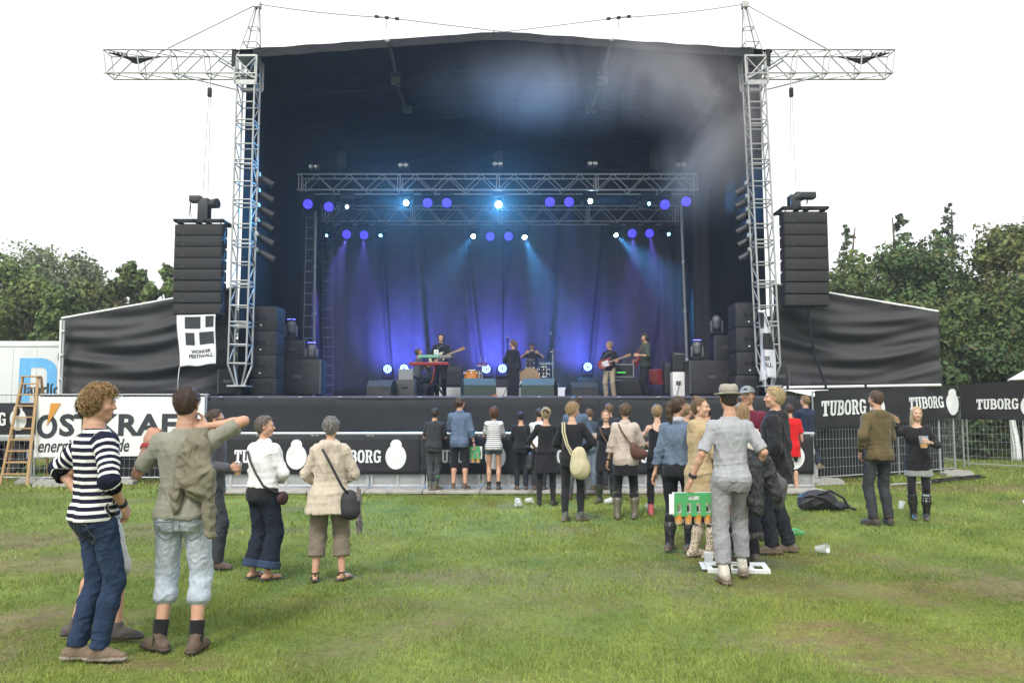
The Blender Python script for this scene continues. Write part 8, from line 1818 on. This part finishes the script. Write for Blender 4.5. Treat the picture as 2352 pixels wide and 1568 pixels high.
S = Shape(); S.caps(w + V3(.10, .02, .05), w + V3(.24, .06, -.16), .05, .075, .04); S.caps(w + V3(.24, .06, -.16), w + V3(.23, .05, -.34), .075, .05, .05); S.noise(.015, 22, 4, (1, 1, .5), fold=True); v, f = S.mesh(.012); o = np_obj('sweatshirt', v - w, f, mat('sweat_grey', (.085, .087, .088), .9, 0, .15, 14, .2, 80)); o.location = wpt(k, w); o.rotation_euler = (0, 0, k['yaw']); tag(o, 'dark grey sweatshirt carried beside the black jacket', 'sweatshirt')
# the group round him
b, k = person('longblonde', 'woman with long fair hair and cream sweater hidden behind the hat man', 1712, 1288, 922, 12, dict(head=(-.25, 0, 0), arms=('front', 'front')), 'f', q=1, hair=dict(col=(.30, .19, .09), col2=(.5, .36, .2), style='long', th=.012, ln=.07))
top(k, b, (.60, .55, .47), name='sweater', sleeve=1.9, hem=-.12, fit=.03, wr=.01); jean(k, b, (.02, .02, .024), top=-.05); shoes(k, b, (.02, .021, .022), 'boot', h=.36, mud=(MUD, .1, .5), calf=1.1)
bagshape('orange_bag', 'rust orange bag behind the hat man\'s legs', k, [((-.16, -.12, .62), (.08, .06, .12)), ((-.14, -.12, .52), (.07, .06, .07))], (.30, .085, .025), .006, straps=[((-.12, -.15, 1.3), (-.15, -.16, 1.0), (-.16, -.13, .75))])
b, k = person('maroon', 'young man in grey cap and maroon sweatshirt facing the camera', 1724, 1236, 884, 172, dict(head=(-.35, -.05, 0), arms=('front', 'pocket'), build=1.08), q=1, hair=dict(col=(.10, .06, .035), th=.008), brow=(.1, .06, .04))
top(k, b, (.11, .012, .028), name='sweatshirt', sleeve=1.95, hem=-.06, fit=.03, wr=.009); jean(k, b, (.04, .05, .07), top=0); shoes(k, b, (.06, .05, .045)); cap(k, b, (.20, .22, .235), mark=(.03, .03, .03))
b, k = person('hoodie', 'light blond man in black jacket facing left', 1786, 1268, 887, 62, dict(head=(.35, -.05, 0), feet=((-.10, .05), (.12, -.08)), footyaw=(25, 10), arms=('pocket', 'pocket'), build=1.05), q=2, hair=dict(col=(.45, .33, .16), col2=(.72, .60, .38), th=.016, ln=.035, wave=.45, strands=600), skin=SK_A, brow=(.3, .2, .1))
top(k, b, (.017, .018, .020), name='jacket', sleeve=1.98, hem=-.20, fit=.040, sfit=.036, wr=.012, neck='hood', hood=True, flare=.02); jean(k, b, (.020, .023, .030), fit=.022, wr=.012, top=-.03, wear=.2); shoes(k, b, (.13, .095, .07), 'shoe', wide=1.1, mud=(MUD, .05, .7))
o = MB().bbox(-.02, -.002, -.008, .02, .002, .008, .001).build('chest_logo', WHITE_PRINT); o.parent = b; o.location = k['pel'] + k['T'] @ V3(-.09, .165, .36) * k['s']; o.rotation_euler = (0, 0, R(25))
b, k = person('redshirt', 'barefoot person in bright red shirt behind the black jacket man', 1818, 1128, 926, -4, dict(arms=('front', 'down')), q=0, hair=dict(col=(.075, .04, .025)))
top(k, b, (.55, .012, .014), name='red_shirt', sleeve=.8, hem=-.24, fit=.03, flare=.03); jean(k, b, (.03, .04, .035), name='shorts', ln=.75, top=-.05)
b, k = person('navyjacket', 'fair-haired man in navy jacket stepping up onto the white platform', 1847, 1103, 907, 12, dict(head=(.5, 0, 0), feet=((-.06, .05), (.20, -.24)), footyaw=(20, -60), lift=(0, .26), knees=((-.1, 1, 0), (.5, .9, 0)), arms=('front', 'front')), q=1, hair=dict(col=(.25, .155, .07), th=.012), z0=.087)
top(k, b, (.018, .026, .050), name='jacket', sleeve=1.95, hem=-.02, fit=.03, wr=.008, neck='collar'); jean(k, b, (.022, .028, .038), fit=.020, wr=.01, top=.0, wear=.2); shoes(k, b, (.16, .12, .08), 'sneaker', sole=(.3, .28, .24))
# couple on the right
b, k = person('olivejacket', 'man in olive hooded jacket and dark jeans beside the blonde woman', 2022, 1203, 895, 9, dict(head=(.35, .05, 0), feet=((-.12, -.02), (.13, .02)), footyaw=(30, -10), arms=(((-.235, .02, .94), (-.7, -1, 0), (.3, 1, 0), .5), 'front'), lean=-.02), q=1, hair=dict(col=(.10, .06, .035), th=.012, ln=.03, strands=300), stubble=.5)
top(k, b, (.112, .085, .040), name='jacket', sleeve=(1.72, 1.95), hem=-.09, fit=.034, sfit=.03, wr=.012, neck='hood', hood=True, flare=.01); jean(k, b, (.042, .043, .047), fit=.014, wr=.010, top=0, wear=.3); shoes(k, b, (.05, .04, .035), 'shoe'); band(k, b, 0, (.015, .015, .016))
b, k = person('blonde', 'blonde woman in black blazer holding a beer beside the olive jacket man', 2114, 1192, 932, 152, dict(head=(.35, 0, -.05), feet=((-.09, .0), (.09, .04)), footyaw=(0, 15), arms=(((-.17, .30, 1.20), (-.8, -.5, -.8), (.4, .2, 1), .8), ((.25, .22, 1.50), (.6, -.3, -1), (-.4, .5, .6), .25, (.55, .2, .8)))), 'f', q=1, hair=dict(col=(.55, .43, .22), col2=(.78, .68, .45), style='long', th=.012, ln=.08, wave=.1, strands=300), skin=SK_C)
top(k, b, (.016, .016, .018), name='blazer', sleeve=(1.6, 1.75), hem=-.17, fit=.036, sfit=.026, wr=.010, neck='scoop', flare=.03); make_bottom(k, 1, b, (.25, .26, .25), name='skirt', skirt=.27, flare=.02, m=CLOTH, top=0); jean(k, b, (.016, .016, .018), name='tights', fit=.005, wr=0, top=-.1, m=CLOTH); shoes(k, b, (.018, .018, .020), 'boot', h=.34, mud=(MUD, .05, .5), calf=1.1); band(k, b, 1, (.02, .02, .02))
an, kn = k['ank'][0], k['knee'][0]; u = unit(kn - an); fd = k['fdir'][0]; sd = np.cross(fd, V3(0, 0, 1))
for r_ in range(3):
    for c_ in range(3):
        p = an + u * (.30 - .045 * r_) + fd * .066 + (c_ - 1) * .030 * sd - fd * .012 * abs(c_ - 1); o = MB().tube([Vector(p + (sd * math.cos(a) + u * math.sin(a)) * .011) for a in np.arange(0, 6.6, .7)], .0035, 4).build('boot_print', WHITE_PRINT, None, None); o.parent = b
hand_cup('blonde', 0, 'large cup of beer held by the blonde woman', .35, 1.5)
# half-hidden faces between the denim jacket and the parka
b, k = person('betweenface', 'person drinking, half hidden between the denim jacket and the parka', 1580, 1205, 925, -60, dict(arms=('down', ((.08, .20, 1.50), (.8, -.2, -1), (-.3, .2, 1), .8))), q=0, hair=dict(col=(.28, .18, .09)))
top(k, b, (.20, .20, .22), name='shirt', sleeve=1.8, hem=-.06); jean(k, b, (.03, .035, .05), top=0); shoes(k, b, (.3, .28, .25))
hand_cup('betweenface', 1, 'pale cup at the mouth of the half hidden drinker', .3, 1.0)
b, k = person('darkhair', 'dark-haired person behind the smiling girl in the parka', 1628, 1190, 926, 0, dict(arms=('front', 'front')), q=0, hair=dict(col=(.045, .025, .018)))
top(k, b, (.05, .05, .055), name='jacket', sleeve=1.9, hem=-.06); jean(k, b, (.03, .03, .04), top=0); shoes(k, b, (.05, .05, .05))
# ------------------------------------------------------------------ the band
def musician(key, label, x, Y, H, yaw, pose, z=HS, **kw): c = P(x, 900, Y); return person(key, label, x, 0, 0, yaw, pose, q=0 if 'q' not in kw else kw.pop('q'), at=(c.x, Y, z + .003), H=H, **kw)
b, k = musician('keys', 'keyboard player in grey T-shirt seated behind the keyboards', 957, 23.0, 1.76, -72, dict(sit=.56, lean=.12, head=(0, -.35, 0), feet=((-.16, .40), (.16, .42)), knees=((0, 1, .6), (0, 1, .6)), arms=(((-.14, .40, .92), (-.6, -.8, -.6), (.3, .3, 1), .4), ((.14, .40, .92), (.6, -.8, -.6), (-.3, .3, 1), .4))), hair=dict(col=(.10, .06, .035)))
top(k, b, (.075, .08, .09), name='t_shirt', sleeve=.8, hem=.0); jean(k, b, (.02, .025, .04), top=.05); shoes(k, b, (.03, .03, .03))
b, k = musician('hoodguitar', 'guitarist in black hooded jacket playing a cream guitar', 1012, 23.4, 1.84, 172, dict(head=(.1, -.35, 0), arms=(((-.30, .26, 1.12), (-.6, -.4, -1), (.3, .3, 1), .8), ((.10, .26, 1.0), (.9, -.5, -.4), (-.3, .2, 1), .6))), hair=dict(col=(.02, .018, .018), style='curly', th=.03, strands=30))
top(k, b, (.014, .014, .017), name='jacket', sleeve=1.95, hem=-.12, fit=.035, hood=True, neck='hood'); jean(k, b, (.014, .014, .017), top=0); shoes(k, b, (.03, .03, .03))
def guitar(key, label, m, guard, ang, off=(.02, .20, .14), mir=1):
    k = PEOPLE[key]; c = wpt(k, k['pel'] + k['T'] @ (V3(*off) * k['s'])); t = thing('electric_guitar', label, 'guitar', c, 'guitars on stage'); M = Matrix.Translation(c) @ Matrix.Rotation(k['yaw'] + math.pi, 4, 'Z') @ Matrix.Rotation(R(ang), 4, 'Y') @ Matrix.Diagonal((mir, 1, 1, 1))
    S = Shape(); S.ell((-.16, 0, .0), (.13, .03, .155)); S.ell((.02, 0, .01), (.10, .03, .125), k=.05); S.ell((.12, 0, .10), (.07, .025, .035), k=.03); S.ell((.10, 0, -.09), (.06, .025, .03), k=.03); v, f = S.mesh(.014); v[:, 1] = np.clip(v[:, 1], -.02, .02); o = np_obj('body', np.array([M @ Vector(q) for q in v]), f, m, None, sharp=50); adopt(o, t)
    MB().bbox(.06, -.035, -.024, .62, -.018, .024, .004, M).build('neck', mat('maple', (.30, .16, .06), .4), t); MB().bbox(.62, -.032, -.035, .80, -.018, .045, .01, M).build('headstock', mat('maple', (.30, .16, .06), .4), t)
    MB().bbox(-.12, -.026, -.09, .08, -.0215, .07, .01, M).build('pickguard', guard, t)
    for x in (-.10, -.03, .04): MB().bbox(x, -.034, -.035, x + .02, -.0265, .035, .003, M).build('pickup', mat('pickup', (.6, .6, .58), .4), t)
    for z in range(6): MB().box(-.14, -.0385, -.018 + .007 * z, .66, -.037, -.0165 + .007 * z, M).build('string', CHROME, t)
    st_ = [wpt(k, k['pel'] + k['T'] @ (V3(*p) * k['s'])) for p in ((.16, .17, .16), (.10, .19, .34), (-.02, .15, .46), (-.09, .02, .50), (-.08, -.12, .42), (.02, -.17, .28), (.15, -.13, .18))]
    MB().tube(st_, .018, 6).build('strap', mat('guitar_strap', (.10, .12, .11), .8), t, None, smooth=True)
    return t
guitar('hoodguitar', 'cream electric guitar of the hooded guitarist', mat('guitar_cream', (.50, .52, .36), .3, coat=.5), mat('guard_dark', (.05, .05, .05), .4), -20)
b, k = musician('singer', 'singer in long black dress with her back half turned', 1178, 24.0, 1.72, 28, dict(head=(.55, 0, 0), arms=('front', 'down')), sex='f', hair=dict(col=(.17, .095, .045), style='pony', th=.012))
top(k, b, (.016, .016, .019), name='dress', sleeve=1.95, hem=-.05, fit=.025, neck='crew', wr=.006); make_bottom(k, 0, b, (.016, .016, .019), name='long_skirt', skirt=.84, flare=.0, m=CLOTH, top=.05); shoes(k, b, (.02, .02, .02))
b, k = musician('drummer', 'drummer in dark T-shirt and cap seated behind the kit', 1222, 26.0, 1.78, 178, dict(sit=.60, lean=.05, feet=((-.25, .35), (.25, .38)), knees=((-.4, 1, .7), (.4, 1, .7)), arms=(((-.20, .36, 1.05), (-.8, -.6, -.6), (.3, .3, 1), .8), ((.18, .38, 1.05), (.8, -.6, -.6), (-.3, .3, 1), .8))), z=zr, hair=dict(col=(.03, .02, .018)))
top(k, b, (.02, .021, .028), name='t_shirt', sleeve=.85, hem=.0); jean(k, b, (.02, .02, .025), top=.05); shoes(k, b, (.03, .03, .03)); cap(k, b, (.015, .015, .02))
t = thing('drum_stool', 'round black drum stool under the drummer', 'stool', P(1222, 900, 26.0) * 0 + Vector((P(1222, 900, 26).x, 26.0, zr))); c = Vector((P(1222, 900, 26).x, 26.0, zr)); MB().lathe([(.15, .44), (.17, .46), (.17, .50), (.14, .52), (0, .525)], 20, Matrix.Translation(c)).build('seat', BLACK_CLOTH, t, None, auto=40)
for q in range(3): a = q * 2.09; rod(t, c + Vector((math.cos(a) * .2, math.sin(a) * .2, 0)), c + Vector((0, 0, .44)), .012, CHROME, 'leg')
b, k = musician('khakiguitar', 'fair-haired guitarist in black shirt and khaki trousers', 1401, 24.3, 1.70, 150, dict(head=(-.95, 0, 0), arms=(((-.34, .20, 1.12), (-.6, -.4, -1), (.3, .3, 1), .8), ((.12, .24, 1.0), (.9, -.5, -.4), (-.3, .2, 1), .6)), feet=((-.13, 0), (.13, 0))), hair=dict(col=(.36, .26, .13), th=.010), q=1)
top(k, b, (.016, .017, .022), name='shirt', sleeve=1.5, hem=-.08, fit=.025, neck='collar'); jean(k, b, (.34, .28, .19), name='khaki_trousers', fit=.022, top=0, m=CLOTH); shoes(k, b, (.3, .3, .3))
guitar('khakiguitar', 'red and white electric guitar of the khaki trousered guitarist', mat('guitar_sunburst', (.22, .03, .02), .3, coat=.5), mat('guard_white', (.70, .72, .70), .4), -16)
b, k = musician('bassist', 'bass player in grey-green hood facing left at the right of the stage', 1483, 23.4, 1.84, 100, dict(head=(.1, -.1, 0), arms=(((-.28, .28, 1.14), (-.6, -.4, -1), (.3, .3, 1), .8), ((.16, .24, 1.02), (.8, -.7, -.4), (-.3, .2, 1), .6))), hair=dict(col=(.045, .055, .042), style='curly', th=.032, strands=0), q=1)
top(k, b, (.055, .075, .055), name='hooded_shirt', sleeve=1.1, hem=-.08, fit=.03, hood=True, neck='hood'); jean(k, b, (.02, .02, .022), top=0); shoes(k, b, (.03, .03, .03))
guitar('bassist', 'red bass guitar of the hooded bass player', mat('guitar_red', (.38, .02, .02), .3, coat=.5), mat('guard_red', (.3, .03, .03), .4), -38)
# ------------------------------------------------------------------ damp air over the field
hz = volume('haze', 'damp milky air over the whole field', -70, -12, -1.2, 70, 72, 13.5, .0009, (.96, .97, 1.0), None, .3)
